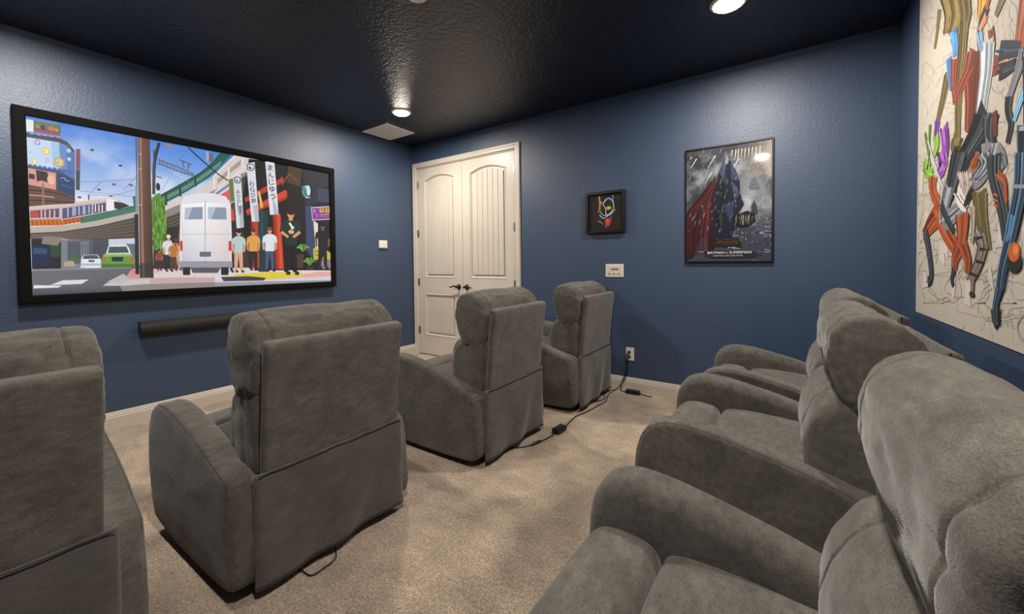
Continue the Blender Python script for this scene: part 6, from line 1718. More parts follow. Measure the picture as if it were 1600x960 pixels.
('S','6E6038',63,38,[(-1162,2291),(-1190,2205),(-1169,2151)]),
('S','584C2A',7,3,[(-1091,2325),(-1135,2229),(-1127,2174)]),
('S','463C22',7,3,[(-1112,2319),(-1151,2227),(-1139,2163)]),
('S','80704A',7,3,[(-1132,2309),(-1167,2219),(-1151,2163)]),
('S','645632',7,3,[(-1153,2292),(-1182,2208),(-1163,2152)]),
('S','463C22',7,3,[(-1172,2282),(-1198,2201),(-1175,2149)]),
('S','463C22',7,3,[(-1192,2272),(-1213,2191),(-1186,2144)]),
('S','80704A',7,3,[(-1210,2262),(-1228,2187),(-1198,2135)]),
('S','463C22',6,3,[(-1229,2255),(-1242,2181),(-1209,2136)]),
('S','6E6038',24,14,[(-831,2409),(-803,2322),(-764,2250)]),
('S','645632',3,1,[(-806,2425),(-782,2332),(-748,2258)]),
('S','8E7E54',3,1,[(-819,2416),(-792,2327),(-756,2253)]),
('S','8E7E54',3,1,[(-831,2411),(-803,2325),(-764,2246)]),
('S','80704A',3,1,[(-844,2402),(-813,2317),(-772,2248)]),
('S','8E7E54',3,1,[(-856,2399),(-823,2316),(-780,2239)]),
('S','6E6038',48,29,[(-1167,2188),(-1143,2054),(-1126,1980),(-1111,1837),(-1111,1702)]),
('S','8E7E54',5,2,[(-1113,2216),(-1093,2078),(-1081,1998),(-1071,1852),(-1077,1714)]),
('S','463C22',5,2,[(-1129,2206),(-1108,2070),(-1094,1988),(-1083,1849),(-1087,1708)]),
('S','463C22',5,2,[(-1144,2201),(-1122,2065),(-1107,1990),(-1094,1844),(-1097,1703)]),
('S','463C22',5,2,[(-1160,2189),(-1136,2059),(-1119,1984),(-1106,1838),(-1106,1702)]),
('S','8E7E54',5,2,[(-1174,2187),(-1150,2050),(-1132,1977),(-1117,1835),(-1116,1704)]),
('S','584C2A',5,2,[(-1189,2179),(-1164,2042),(-1144,1971),(-1128,1828),(-1125,1696)]),
('S','8E7E54',5,2,[(-1204,2167),(-1177,2039),(-1157,1966),(-1139,1826),(-1135,1697)]),
('S','584C2A',5,2,[(-1218,2164),(-1190,2036),(-1169,1964),(-1149,1827),(-1144,1696)]),
('S','6E6038',59,36,[(-1110,1718),(-1086,1678),(-1128,1624)]),
('S','645632',7,3,[(-1044,1733),(-1032,1689),(-1089,1630)]),
('S','584C2A',7,3,[(-1066,1732),(-1050,1687),(-1102,1626)]),
('S','80704A',7,3,[(-1089,1720),(-1068,1685),(-1115,1627)]),
('S','80704A',7,3,[(-1110,1719),(-1086,1681),(-1127,1626)]),
('S','8E7E54',6,3,[(-1131,1713),(-1103,1677),(-1140,1619)]),
('S','645632',6,3,[(-1152,1710),(-1121,1668),(-1152,1622)]),
('S','584C2A',6,3,[(-1173,1702),(-1137,1669),(-1165,1613)]),
('S','6E6038',41,24,[(-972,2046),(-901,1950),(-825,1865)]),
('S','463C22',5,2,[(-926,2061),(-863,1960),(-795,1874)]),
('S','463C22',5,2,[(-944,2060),(-878,1961),(-807,1869)]),
('S','80704A',4,2,[(-963,2051),(-894,1957),(-819,1867)]),
('S','584C2A',4,2,[(-981,2041),(-909,1948),(-832,1863)]),
('S','463C22',4,2,[(-998,2039),(-924,1942),(-844,1857)]),
('S','8E7E54',4,2,[(-1015,2028),(-939,1937),(-855,1860)]),
('S','2C74B8',39,23,[(-1034,2206),(-1060,2142),(-1058,2089)]),
('S','58A0E0',4,2,[(-991,2228),(-1026,2159),(-1033,2099)]),
('S','88C0F0',4,2,[(-1009,2216),(-1040,2154),(-1043,2095)]),
('S','58A0E0',4,2,[(-1026,2213),(-1053,2148),(-1053,2092)]),
('S','58A0E0',4,2,[(-1042,2206),(-1066,2139),(-1063,2085)]),
('S','58A0E0',4,2,[(-1059,2191),(-1079,2132),(-1072,2083)]),
('S','58A0E0',4,2,[(-1075,2187),(-1092,2128),(-1082,2076)]),
('S','2C74B8',31,19,[(-983,2109),(-991,2047),(-1023,1961)]),
('S','58A0E0',3,2,[(-949,2125),(-964,2053),(-1003,1971)]),
('S','58A0E0',3,2,[(-962,2120),(-974,2055),(-1011,1961)]),
('S','1A4A80',3,2,[(-976,2112),(-985,2052),(-1019,1962)]),
('S','58A0E0',3,2,[(-990,2106),(-996,2047),(-1027,1957)]),
('S','1A4A80',3,2,[(-1003,2101),(-1007,2038),(-1035,1955)]),
('S','1A4A80',3,2,[(-1016,2095),(-1017,2033),(-1042,1952)]),
('S','7E4030',45,27,[(-1063,2076),(-1048,2009),(-1076,1885)]),
('S','94503A',5,2,[(-1012,2097),(-1007,2026),(-1046,1898)]),
('S','703626',5,2,[(-1029,2091),(-1021,2020),(-1057,1891)]),
('S','A0604A',5,2,[(-1046,2082),(-1035,2014),(-1066,1892)]),
('S','A0604A',5,2,[(-1063,2078),(-1048,2006),(-1076,1882)]),
('S','52281C',5,2,[(-1079,2072),(-1061,2006),(-1086,1885)]),
('S','A0604A',5,2,[(-1095,2060),(-1075,1996),(-1096,1882)]),
('S','66301F',5,2,[(-1111,2054),(-1088,1992),(-1105,1873)]),
('S','7E4030',82,49,[(-1306,2006),(-1265,1928),(-1270,1816),(-1257,1709)]),
('S','A0604A',10,4,[(-1209,2047),(-1177,1961),(-1197,1839),(-1196,1727)]),
('S','703626',10,4,[(-1229,2037),(-1196,1953),(-1212,1837),(-1208,1721)]),
('S','A0604A',9,4,[(-1249,2034),(-1214,1944),(-1227,1828),(-1221,1719)]),
('S','703626',9,4,[(-1269,2020),(-1231,1940),(-1241,1826),(-1233,1717)]),
('S','66301F',9,4,[(-1288,2015),(-1248,1933),(-1256,1819),(-1245,1715)]),
('S','66301F',9,4,[(-1306,2003),(-1265,1927),(-1270,1819),(-1257,1712)]),
('S','66301F',9,4,[(-1325,2000),(-1282,1918),(-1284,1811),(-1269,1704)]),
('S','52281C',9,4,[(-1343,1992),(-1298,1915),(-1298,1807),(-1280,1706)]),
('S','66301F',9,4,[(-1360,1984),(-1314,1909),(-1312,1800),(-1292,1696)]),
('S','52281C',8,4,[(-1378,1979),(-1330,1903),(-1326,1796),(-1303,1696)]),
('S','52281C',8,4,[(-1395,1966),(-1346,1900),(-1339,1795),(-1314,1691)]),
('S','7E4030',43,26,[(-1235,1970),(-1159,1939),(-1076,1889)]),
('S','A0604A',5,2,[(-1188,1989),(-1118,1953),(-1043,1897)]),
('S','52281C',5,2,[(-1204,1983),(-1132,1946),(-1054,1899)]),
('S','A0604A',5,2,[(-1220,1976),(-1145,1943),(-1065,1895)]),
('S','94503A',5,2,[(-1235,1972),(-1158,1942),(-1076,1887)]),
('S','52281C',5,2,[(-1251,1964),(-1172,1935),(-1087,1886)]),
('S','94503A',5,2,[(-1266,1957),(-1185,1928),(-1098,1880)]),
('S','94503A',5,2,[(-1280,1956),(-1198,1927),(-1108,1881)]),
('S','7E4030',24,14,[(-1436,2026),(-1456,1967),(-1443,1929)]),
('S','66301F',3,1,[(-1411,2038),(-1437,1975),(-1428,1934)]),
('S','A0604A',3,1,[(-1421,2034),(-1445,1969),(-1434,1933)]),
('S','52281C',3,1,[(-1431,2027),(-1452,1968),(-1440,1930)]),
('S','66301F',3,1,[(-1440,2026),(-1460,1966),(-1446,1930)]),
('S','703626',3,1,[(-1450,2022),(-1468,1960),(-1452,1928)]),
('S','94503A',3,1,[(-1460,2014),(-1475,1957),(-1457,1926)]),
('S','7E4030',39,23,[(-1449,1893),(-1501,1875),(-1536,1866)]),
('S','66301F',4,2,[(-1408,1910),(-1470,1886),(-1514,1874)]),
('S','66301F',4,2,[(-1422,1902),(-1480,1882),(-1521,1870)]),
('S','703626',4,2,[(-1435,1900),(-1491,1879),(-1528,1871)]),
('S','94503A',4,2,[(-1449,1896),(-1501,1877),(-1536,1865)]),
('S','703626',4,2,[(-1462,1884),(-1511,1869),(-1543,1866)]),
('S','703626',4,2,[(-1475,1880),(-1521,1866),(-1550,1857)]),
('S','52281C',4,2,[(-1488,1878),(-1530,1865),(-1557,1855)]),
('S','D89A70',16,10,[(-1529,1870),(-1563,1862),(-1582,1860)]),
('S','F0C090',2,1,[(-1513,1879),(-1551,1866),(-1573,1863)]),
('S','B07048',2,1,[(-1521,1874),(-1557,1866),(-1578,1860)]),
('S','F0C090',2,1,[(-1529,1871),(-1563,1861),(-1582,1861)]),
('S','B07048',2,1,[(-1536,1868),(-1569,1858),(-1587,1859)]),
('S','F0C090',2,1,[(-1544,1865),(-1575,1857),(-1591,1856)]),
('S','AEB6C0',55,33,[(-1406,1996),(-1402,1901),(-1374,1808),(-1338,1687)]),
('S','8A94A2',6,3,[(-1344,2020),(-1348,1926),(-1327,1823),(-1298,1700)]),
('S','DCE0E6',6,3,[(-1358,2020),(-1361,1915),(-1338,1819),(-1307,1693)]),
('S','DCE0E6',6,3,[(-1372,2013),(-1373,1914),(-1348,1816),(-1316,1695)]),
('S','DCE0E6',6,3,[(-1386,2006),(-1385,1906),(-1359,1816),(-1325,1692)]),
('S','78828E',6,3,[(-1399,2000),(-1397,1901),(-1369,1810),(-1334,1690)]),
('S','78828E',6,3,[(-1413,1990),(-1408,1899),(-1379,1807),(-1342,1684)]),
('S','C8CED6',6,3,[(-1426,1986),(-1420,1892),(-1390,1802),(-1351,1685)]),
('S','8A94A2',6,3,[(-1439,1981),(-1431,1887),(-1400,1803),(-1359,1684)]),
('S','78828E',6,3,[(-1452,1974),(-1443,1884),(-1410,1794),(-1368,1683)]),
('S','C8CED6',6,3,[(-1465,1972),(-1454,1879),(-1420,1791),(-1376,1678)]),
('S','CC8820',54,33,[(-1374,2178),(-1360,2140),(-1344,2108)]),
('S','9A5C14',6,3,[(-1315,2210),(-1312,2164),(-1308,2127)]),
('S','F0B040',6,3,[(-1332,2203),(-1326,2155),(-1319,2119)]),
('S','9A5C14',6,3,[(-1349,2190),(-1339,2153),(-1329,2117)]),
('S','F0B040',6,3,[(-1366,2181),(-1353,2140),(-1339,2110)]),
('S','F0B040',6,3,[(-1382,2171),(-1366,2134),(-1349,2107)]),
('S','9A5C14',6,3,[(-1398,2163),(-1379,2129),(-1359,2104)]),
('S','9A5C14',6,3,[(-1414,2156),(-1392,2122),(-1370,2093)]),
('S','9A5C14',6,3,[(-1430,2149),(-1405,2117),(-1379,2094)]),
('S','26292E',28,17,[(-1393,2123),(-1353,2104),(-1330,2063),(-1341,1998)]),
('S','5A6068',3,1,[(-1362,2139),(-1325,2116),(-1306,2071),(-1322,2008)]),
('S','5A6068',3,1,[(-1372,2136),(-1334,2116),(-1314,2071),(-1328,2002)]),
('S','1C2026',3,1,[(-1383,2126),(-1344,2107),(-1322,2065),(-1335,2000)]),
('S','15171A',3,1,[(-1392,2125),(-1353,2104),(-1330,2065),(-1341,1996)]),
('S','15171A',3,1,[(-1402,2120),(-1362,2098),(-1337,2059),(-1347,1992)]),
('S','1C2026',3,1,[(-1412,2114),(-1371,2098),(-1345,2054),(-1354,1996)]),
('S','15171A',3,1,[(-1422,2111),(-1380,2088),(-1353,2052),(-1360,1987)]),
('S','D88868',22,13,[(-1394,2097),(-1354,2084),(-1329,2076)]),
('S','B86850',2,1,[(-1372,2110),(-1336,2092),(-1315,2084)]),
('S','F0A888',2,1,[(-1383,2099),(-1345,2088),(-1322,2082)]),
('S','B86850',2,1,[(-1394,2097),(-1354,2086),(-1329,2078)]),
('S','B86850',2,1,[(-1404,2093),(-1363,2079),(-1336,2071)]),
('S','B86850',2,1,[(-1415,2089),(-1372,2078),(-1343,2071)]),
('S','6A8CB0',27,16,[(-1329,2069),(-1348,2021),(-1358,1984)]),
('S','9AB4D0',3,1,[(-1301,2081),(-1326,2029),(-1342,1991)]),
('S','9AB4D0',3,1,[(-1313,2078),(-1335,2024),(-1349,1990)]),
('S','3E5A7C',3,1,[(-1324,2071),(-1344,2026),(-1355,1986)]),
('S','9AB4D0',3,1,[(-1335,2065),(-1353,2017),(-1362,1980)]),
('S','9AB4D0',3,1,[(-1346,2061),(-1361,2017),(-1368,1983)]),
('S','9AB4D0',3,1,[(-1356,2059),(-1370,2012),(-1374,1975)]),
('S','6E6038',25,15,[(-1533,2093),(-1506,2077),(-1478,2058)]),
('S','80704A',3,1,[(-1507,2104),(-1485,2087),(-1462,2065)]),
('S','463C22',3,1,[(-1515,2104),(-1492,2084),(-1468,2061)]),
('S','584C2A',3,1,[(-1524,2097),(-1499,2083),(-1473,2061)]),
('S','8E7E54',3,1,[(-1533,2095),(-1506,2078),(-1479,2055)]),
('S','463C22',3,1,[(-1541,2089),(-1513,2075),(-1484,2054)]),
('S','8E7E54',3,1,[(-1550,2085),(-1520,2072),(-1489,2052)]),
('S','80704A',3,1,[(-1558,2080),(-1527,2068),(-1495,2051)]),
('S','26292E',92,55,[(-1418,1730),(-1339,1674),(-1232,1631),(-1134,1586)]),
('S','15171A',11,5,[(-1311,1765),(-1238,1698),(-1137,1651),(-1049,1602)]),
('S','15171A',11,5,[(-1333,1752),(-1259,1695),(-1157,1644),(-1066,1601)]),
('S','15171A',11,5,[(-1355,1747),(-1279,1693),(-1176,1640),(-1083,1596)]),
('S','1C2026',11,5,[(-1377,1741),(-1299,1686),(-1195,1641),(-1100,1596)]),
('S','3C4046',11,5,[(-1397,1736),(-1319,1682),(-1214,1636),(-1117,1589)]),
('S','3C4046',10,5,[(-1418,1729),(-1339,1671),(-1232,1634),(-1134,1584)]),
('S','5A6068',10,4,[(-1438,1727),(-1358,1666),(-1250,1627),(-1150,1582)]),
('S','15171A',10,4,[(-1457,1719),(-1376,1667),(-1268,1622),(-1166,1580)]),
('S','3C4046',9,4,[(-1476,1715),(-1394,1662),(-1285,1618),(-1181,1575)]),
('S','15171A',9,4,[(-1495,1709),(-1412,1655),(-1302,1613),(-1197,1576)]),
('S','1C2026',9,4,[(-1514,1699),(-1430,1651),(-1318,1613),(-1212,1571)]),
('S','26292E',55,33,[(-1450,1708),(-1445,1634),(-1485,1575)]),
('S','1C2026',7,3,[(-1388,1723),(-1396,1649),(-1450,1586)]),
('S','5A6068',6,3,[(-1406,1723),(-1410,1645),(-1460,1579)]),
('S','3C4046',6,3,[(-1424,1714),(-1424,1642),(-1470,1580)]),
('S','1C2026',6,3,[(-1441,1712),(-1438,1635),(-1480,1573)]),
('S','5A6068',6,3,[(-1458,1704),(-1452,1635),(-1490,1571)]),
('S','3C4046',6,3,[(-1475,1702),(-1466,1631),(-1500,1569)]),
('S','1C2026',6,3,[(-1491,1695),(-1479,1625),(-1509,1571)]),
('S','15171A',6,3,[(-1507,1692),(-1492,1621),(-1519,1565)]),
('S','5A2A22',20,12,[(-1479,1718),(-1488,1672),(-1494,1628)]),
('S','7A3A2C',2,1,[(-1459,1721),(-1473,1674),(-1483,1628)]),
('S','7A3A2C',2,1,[(-1469,1724),(-1480,1676),(-1489,1630)]),
('S','7A3A2C',2,1,[(-1479,1720),(-1488,1674),(-1494,1628)]),
('S','7A3A2C',2,1,[(-1489,1714),(-1496,1668),(-1500,1629)]),
('S','7A3A2C',2,1,[(-1498,1713),(-1504,1668),(-1506,1623)]),
('S','A04E28',49,29,[(-1712,1997),(-1687,1941),(-1658,1862)]),
('S','823A20',6,3,[(-1660,2024),(-1644,1960),(-1625,1878)]),
('S','823A20',6,3,[(-1673,2019),(-1655,1956),(-1633,1875)]),
('S','BC6434',6,3,[(-1686,2009),(-1666,1952),(-1642,1867)]),
('S','BC6434',5,2,[(-1699,2004),(-1676,1944),(-1650,1863)]),
('S','5A2C1C',5,2,[(-1712,2000),(-1686,1943),(-1658,1862)]),
('S','B05A30',5,2,[(-1724,1990),(-1697,1936),(-1666,1856)]),
('S','B05A30',5,2,[(-1736,1982),(-1707,1933),(-1674,1856)]),
('S','BC6434',5,2,[(-1748,1980),(-1717,1925),(-1682,1851)]),
('S','BC6434',5,2,[(-1760,1969),(-1727,1922),(-1690,1846)]),
('S','26303C',35,21,[(-1513,1918),(-1594,1890),(-1667,1861)]),
('S','44586C',4,2,[(-1477,1934),(-1568,1898),(-1650,1866)]),
('S','141A22',4,2,[(-1492,1925),(-1578,1897),(-1657,1865)]),
('S','44586C',4,2,[(-1506,1924),(-1589,1891),(-1664,1864)]),
('S','141A22',4,2,[(-1520,1915),(-1599,1886),(-1671,1861)]),
('S','141A22',4,2,[(-1534,1908),(-1609,1885),(-1677,1857)]),
('S','44586C',4,2,[(-1547,1904),(-1619,1877),(-1684,1852)]),
('S','26292E',30,18,[(-1516,1845),(-1577,1833),(-1633,1828)]),
('S','3C4046',3,2,[(-1486,1855),(-1554,1844),(-1617,1836)]),
('S','15171A',3,2,[(-1498,1854),(-1564,1836),(-1624,1832)]),
('S','1C2026',3,2,[(-1510,1847),(-1573,1832),(-1630,1826)]),
('S','3C4046',3,2,[(-1522,1841),(-1581,1833),(-1636,1826)]),
('S','15171A',3,1,[(-1534,1837),(-1590,1826),(-1643,1826)]),
('S','5A6068',3,1,[(-1546,1833),(-1599,1823),(-1649,1819)]),
('S','7C7E84',28,17,[(-1690,1848),(-1664,1810),(-1618,1761),(-1582,1716)]),
('S','94969C',3,1,[(-1663,1859),(-1639,1819),(-1596,1766),(-1563,1724)]),
('S','484A52',3,1,[(-1672,1857),(-1647,1817),(-1603,1768),(-1569,1718)]),
('S','94969C',3,1,[(-1681,1854),(-1655,1811),(-1610,1764),(-1576,1720)]),
('S','484A52',3,1,[(-1690,1847),(-1664,1811),(-1618,1761),(-1582,1718)]),
('S','AEB0B6',3,1,[(-1700,1841),(-1672,1810),(-1625,1756),(-1588,1713)]),
('S','5C5E66',3,1,[(-1708,1842),(-1680,1801),(-1632,1755),(-1594,1713)]),
('S','94969C',3,1,[(-1717,1839),(-1688,1801),(-1640,1754),(-1601,1708)]),
('S','26292E',23,14,[(-1594,1735),(-1587,1691),(-1611,1638),(-1588,1581)]),
('S','15171A',3,1,[(-1570,1745),(-1566,1700),(-1594,1642),(-1573,1586)]),
('S','15171A',3,1,[(-1580,1739),(-1575,1693),(-1600,1643),(-1579,1585)]),
('S','15171A',3,1,[(-1589,1735),(-1583,1695),(-1607,1641),(-1585,1585)]),
('S','15171A',3,1,[(-1598,1736),(-1591,1690),(-1614,1635),(-1591,1579)]),
('S','5A6068',3,1,[(-1608,1732),(-1599,1685),(-1621,1635),(-1596,1578)]),
('S','5A6068',3,1,[(-1617,1727),(-1607,1683),(-1627,1634),(-1602,1579)]),
('S','50B8F0',16,10,[(-1729,1758),(-1685,1704),(-1631,1644)]),
('S','2A80C0',2,1,[(-1714,1764),(-1672,1710),(-1621,1645)]),
('S','A0E0FF',2,1,[(-1720,1764),(-1678,1705),(-1625,1646)]),
('S','A0E0FF',2,1,[(-1726,1757),(-1683,1707),(-1629,1645)]),
('S','2A80C0',2,1,[(-1732,1755),(-1688,1706),(-1633,1643)]),
('S','A0E0FF',2,1,[(-1738,1753),(-1693,1704),(-1638,1639)]),
('S','A0E0FF',2,1,[(-1744,1753),(-1698,1701),(-1642,1639)]),
('S','1E2C3C',43,26,[(-1724,1828),(-1727,1712),(-1723,1607)]),
('S','121A24',5,2,[(-1681,1846),(-1693,1725),(-1697,1617)]),
('S','121A24',5,2,[(-1696,1838),(-1704,1722),(-1706,1613)]),
('S','121A24',5,2,[(-1710,1832),(-1716,1716),(-1714,1607)]),
('S','26384C',5,2,[(-1724,1831),(-1727,1709),(-1723,1605)]),
('S','3E5A74',5,2,[(-1738,1820),(-1738,1707),(-1731,1605)]),
('S','6A90B0',4,2,[(-1751,1817),(-1749,1705),(-1739,1602)]),
('S','3E5A74',4,2,[(-1765,1810),(-1759,1700),(-1747,1599)]),
('S','1E2C3C',49,29,[(-1712,1605),(-1703,1543),(-1706,1477)]),
('S','3E5A74',6,3,[(-1659,1622),(-1661,1555),(-1675,1484)]),
('S','121A24',6,3,[(-1673,1618),(-1672,1552),(-1683,1483)]),
('S','121A24',6,3,[(-1686,1614),(-1683,1546),(-1691,1479)]),
('S','121A24',6,3,[(-1699,1610),(-1693,1544),(-1698,1479)]),
('S','26384C',5,2,[(-1712,1602),(-1703,1545),(-1706,1480)]),
('S','121A24',5,2,[(-1724,1602),(-1713,1542),(-1714,1477)]),
('S','3E5A74',5,2,[(-1736,1600),(-1723,1540),(-1721,1474)]),
('S','121A24',5,2,[(-1749,1592),(-1733,1534),(-1729,1474)]),
('S','3E5A74',5,2,[(-1760,1593),(-1743,1532),(-1736,1472)]),
('S','9AA0A8',7,7,[(-1669,1608),(-1728,1594)]),
('S','6A3C8C',35,21,[(-831,1872),(-814,1826),(-793,1780)]),
('S','8A58B0',4,2,[(-793,1886),(-783,1836),(-770,1787)]),
('S','4A2468',4,2,[(-812,1877),(-799,1828),(-782,1786)]),
('S','4A2468',4,2,[(-831,1869),(-814,1826),(-793,1776)]),
('S','8A58B0',4,2,[(-849,1868),(-828,1826),(-805,1775)]),
('S','8A58B0',4,2,[(-867,1861),(-843,1818),(-816,1772)]),
('S','7CAC3C',38,23,[(-812,1805),(-825,1755),(-782,1713)]),
('S','4E7A20',4,2,[(-769,1815),(-792,1762),(-756,1716)]),
('S','A0D050',4,2,[(-786,1812),(-805,1756),(-767,1716)]),
('S','4E7A20',4,2,[(-804,1803),(-819,1753),(-777,1710)]),
('S','A0D050',4,2,[(-820,1799),(-832,1753),(-787,1712)]),
('S','A0D050',4,2,[(-837,1800),(-845,1752),(-798,1710)]),
('S','4E7A20',4,2,[(-853,1792),(-858,1744),(-808,1706)]),
('S','8A4AA0',55,33,[(-926,1812),(-956,1716),(-922,1634)]),
('S','B878C8',6,3,[(-862,1829),(-906,1727),(-884,1638)]),
('S','5A2A70',6,3,[(-884,1821),(-923,1725),(-897,1635)]),
('S','B878C8',6,3,[(-905,1814),(-939,1721),(-909,1636)]),
('S','B878C8',6,3,[(-926,1816),(-956,1717),(-922,1638)]),
('S','5A2A70',6,3,[(-946,1805),(-972,1716),(-934,1635)]),
('S','5A2A70',6,3,[(-967,1799),(-988,1707),(-946,1633)]),
('S','5A2A70',6,3,[(-986,1793),(-1003,1704),(-959,1626)]),
('S','6E8C3C',15,9,[(-622,1867),(-674,1772),(-725,1672)]),
('S','4A6428',2,1,[(-606,1871),(-662,1773),(-717,1671)]),
('S','4A6428',2,1,[(-616,1871),(-670,1769),(-723,1672)]),
('S','4A6428',2,1,[(-627,1864),(-678,1769),(-729,1668)]),
('S','4A6428',2,1,[(-637,1864),(-687,1765),(-734,1675)]),
('S','6E8C3C',18,11,[(-708,1889),(-700,1820),(-694,1687)]),
('S','4A6428',2,1,[(-691,1896),(-686,1819),(-684,1685)]),
('S','4A6428',2,1,[(-703,1887),(-695,1826),(-691,1687)]),
('S','4A6428',2,1,[(-714,1890),(-705,1818),(-698,1687)]),
('S','4A6428',2,1,[(-726,1884),(-714,1816),(-705,1682)]),
('S','B8BCC4',9,5,[(-672,1818),(-784,1687),(-842,1632)]),
('S','7C7E84',63,38,[(-1454,1613),(-1440,1572),(-1378,1540)]),
('S','94969C',8,3,[(-1382,1629),(-1382,1587),(-1332,1547)]),
('S','94969C',8,3,[(-1400,1625),(-1397,1582),(-1344,1546)]),
('S','484A52',7,3,[(-1419,1618),(-1412,1578),(-1355,1542)]),
('S','94969C',7,3,[(-1436,1614),(-1426,1576),(-1367,1544)]),
('S','AEB0B6',7,3,[(-1454,1616),(-1440,1575),(-1378,1541)]),
('S','AEB0B6',7,3,[(-1471,1608),(-1454,1569),(-1389,1537)]),
('S','5C5E66',7,3,[(-1488,1604),(-1468,1566),(-1400,1538)]),
('S','AEB0B6',7,3,[(-1504,1601),(-1481,1566),(-1411,1536)]),
('S','AEB0B6',7,3,[(-1520,1600),(-1495,1560),(-1422,1534)]),
('S','7C7E84',45,27,[(-1500,1565),(-1543,1538),(-1565,1504)]),
('S','94969C',5,2,[(-1451,1575),(-1506,1546),(-1538,1508)]),
('S','5C5E66',5,2,[(-1468,1573),(-1519,1543),(-1547,1510)]),
('S','AEB0B6',5,2,[(-1484,1568),(-1531,1542),(-1556,1505)]),
('S','5C5E66',5,2,[(-1500,1566),(-1543,1535),(-1565,1504)]),
('S','484A52',5,2,[(-1516,1559),(-1555,1538),(-1574,1503)]),
('S','94969C',5,2,[(-1531,1558),(-1567,1536),(-1582,1502)]),
('S','5C5E66',5,2,[(-1546,1557),(-1578,1533),(-1591,1502)]),
('S','7CAC3C',48,29,[(-669,1706),(-652,1664),(-767,1622)]),
('S','4E7A20',6,3,[(-614,1717),(-607,1668),(-736,1632)]),
('S','4E7A20',5,2,[(-636,1710),(-625,1668),(-748,1628)]),
('S','A0D050',5,2,[(-658,1710),(-643,1663),(-761,1619)]),
('S','A0D050',5,2,[(-680,1708),(-660,1666),(-773,1618)]),
('S','4E7A20',5,2,[(-701,1703),(-678,1658),(-784,1623)]),
('S','A0D050',5,2,[(-722,1699),(-695,1656),(-796,1613)]),
('S','8A4AA0',63,38,[(-898,1705),(-933,1642),(-870,1614)]),
('S','5A2A70',7,3,[(-827,1722),(-878,1656),(-827,1625)]),
('S','5A2A70',7,3,[(-856,1714),(-900,1647),(-845,1618)]),
('S','B878C8',7,3,[(-885,1705),(-922,1642),(-861,1620)]),
('S','B878C8',7,3,[(-912,1700),(-944,1637),(-879,1613)]),
('S','5A2A70',7,3,[(-939,1691),(-965,1631),(-895,1611)]),
('S','B878C8',7,3,[(-965,1689),(-985,1631),(-912,1611)]),
('S','C0C4CC',9,6,[(-725,1727),(-854,1606),(-971,1497)]),
('S','A04E28',55,33,[(-774,1609),(-770,1546),(-878,1458)]),
('S','823A20',6,3,[(-710,1619),(-718,1558),(-843,1465)]),
('S','BC6434',6,3,[(-731,1621),(-736,1555),(-855,1458)]),
('S','823A20',6,3,[(-753,1612),(-753,1553),(-866,1464)]),
('S','5A2C1C',6,3,[(-774,1609),(-770,1551),(-878,1461)]),
('S','BC6434',6,3,[(-795,1609),(-787,1542),(-890,1454)]),
('S','B05A30',6,3,[(-816,1600),(-803,1545),(-901,1456)]),
('S','BC6434',6,3,[(-836,1603),(-820,1534),(-912,1456)]),
('S','A04E28',70,42,[(-873,1417),(-743,1375),(-660,1336)]),
('S','5A2C1C',8,4,[(-790,1430),(-669,1379),(-602,1344)]),
('S','5A2C1C',8,4,[(-819,1424),(-694,1377),(-622,1343)]),
('S','5A2C1C',8,4,[(-846,1419),(-719,1377),(-641,1337)]),
('S','BC6434',8,4,[(-873,1419),(-742,1380),(-660,1341)]),
('S','5A2C1C',8,3,[(-900,1416),(-766,1378),(-679,1335)]),
('S','B05A30',8,3,[(-925,1416),(-789,1373),(-698,1329)]),
('S','BC6434',7,3,[(-951,1409),(-812,1372),(-716,1338)]),
('S','26292E',41,25,[(-660,1336),(-732,1223),(-774,1108),(-713,1073)]),
('S','15171A',5,2,[(-613,1340),(-693,1223),(-743,1103),(-686,1075)]),
('S','5A6068',5,2,[(-632,1340),(-709,1226),(-756,1107),(-696,1077)]),
('S','5A6068',5,2,[(-651,1335),(-724,1224),(-768,1109),(-708,1071)]),
('S','3C4046',4,2,[(-670,1338),(-739,1224),(-780,1111),(-718,1077)]),
('S','5A6068',4,2,[(-688,1334),(-754,1225),(-793,1111),(-729,1069)]),
('S','15171A',4,2,[(-706,1339),(-769,1223),(-805,1110),(-739,1070)]),
('S','A04E28',65,39,[(-863,1429),(-994,1317),(-1111,1246)]),
('S','B05A30',7,3,[(-789,1439),(-942,1321),(-1076,1251)]),
('S','BC6434',7,3,[(-819,1438),(-964,1319),(-1090,1250)]),
('S','BC6434',7,3,[(-849,1425),(-984,1315),(-1104,1244)]),
('S','823A20',7,3,[(-877,1431),(-1005,1314),(-1118,1243)]),
('S','5A2C1C',7,3,[(-905,1420),(-1025,1313),(-1132,1246)]),
('S','B05A30',7,3,[(-932,1425),(-1044,1319),(-1145,1249)]),
('S','26292E',78,47,[(-1145,1651),(-1095,1582),(-1030,1499),(-973,1457)]),
('S','15171A',9,4,[(-1054,1667),(-1013,1599),(-956,1508),(-910,1461)]),
('S','3C4046',9,4,[(-1081,1663),(-1037,1596),(-978,1505),(-928,1459)]),
('S','15171A',9,4,[(-1107,1663),(-1061,1591),(-999,1500),(-946,1457)]),
('S','3C4046',9,4,[(-1132,1653),(-1084,1586),(-1019,1502),(-964,1456)]),
('S','3C4046',9,4,[(-1157,1649),(-1107,1578),(-1040,1498),(-981,1456)]),
('S','5A6068',8,4,[(-1181,1643),(-1129,1575),(-1060,1493),(-999,1455)]),
('S','5A6068',8,4,[(-1205,1637),(-1150,1570),(-1079,1494),(-1015,1456)]),
('S','1C2026',8,4,[(-1228,1629),(-1171,1567),(-1098,1489),(-1032,1451)]),
('S','7C7E84',67,40,[(-1014,1520),(-958,1439),(-947,1360)]),
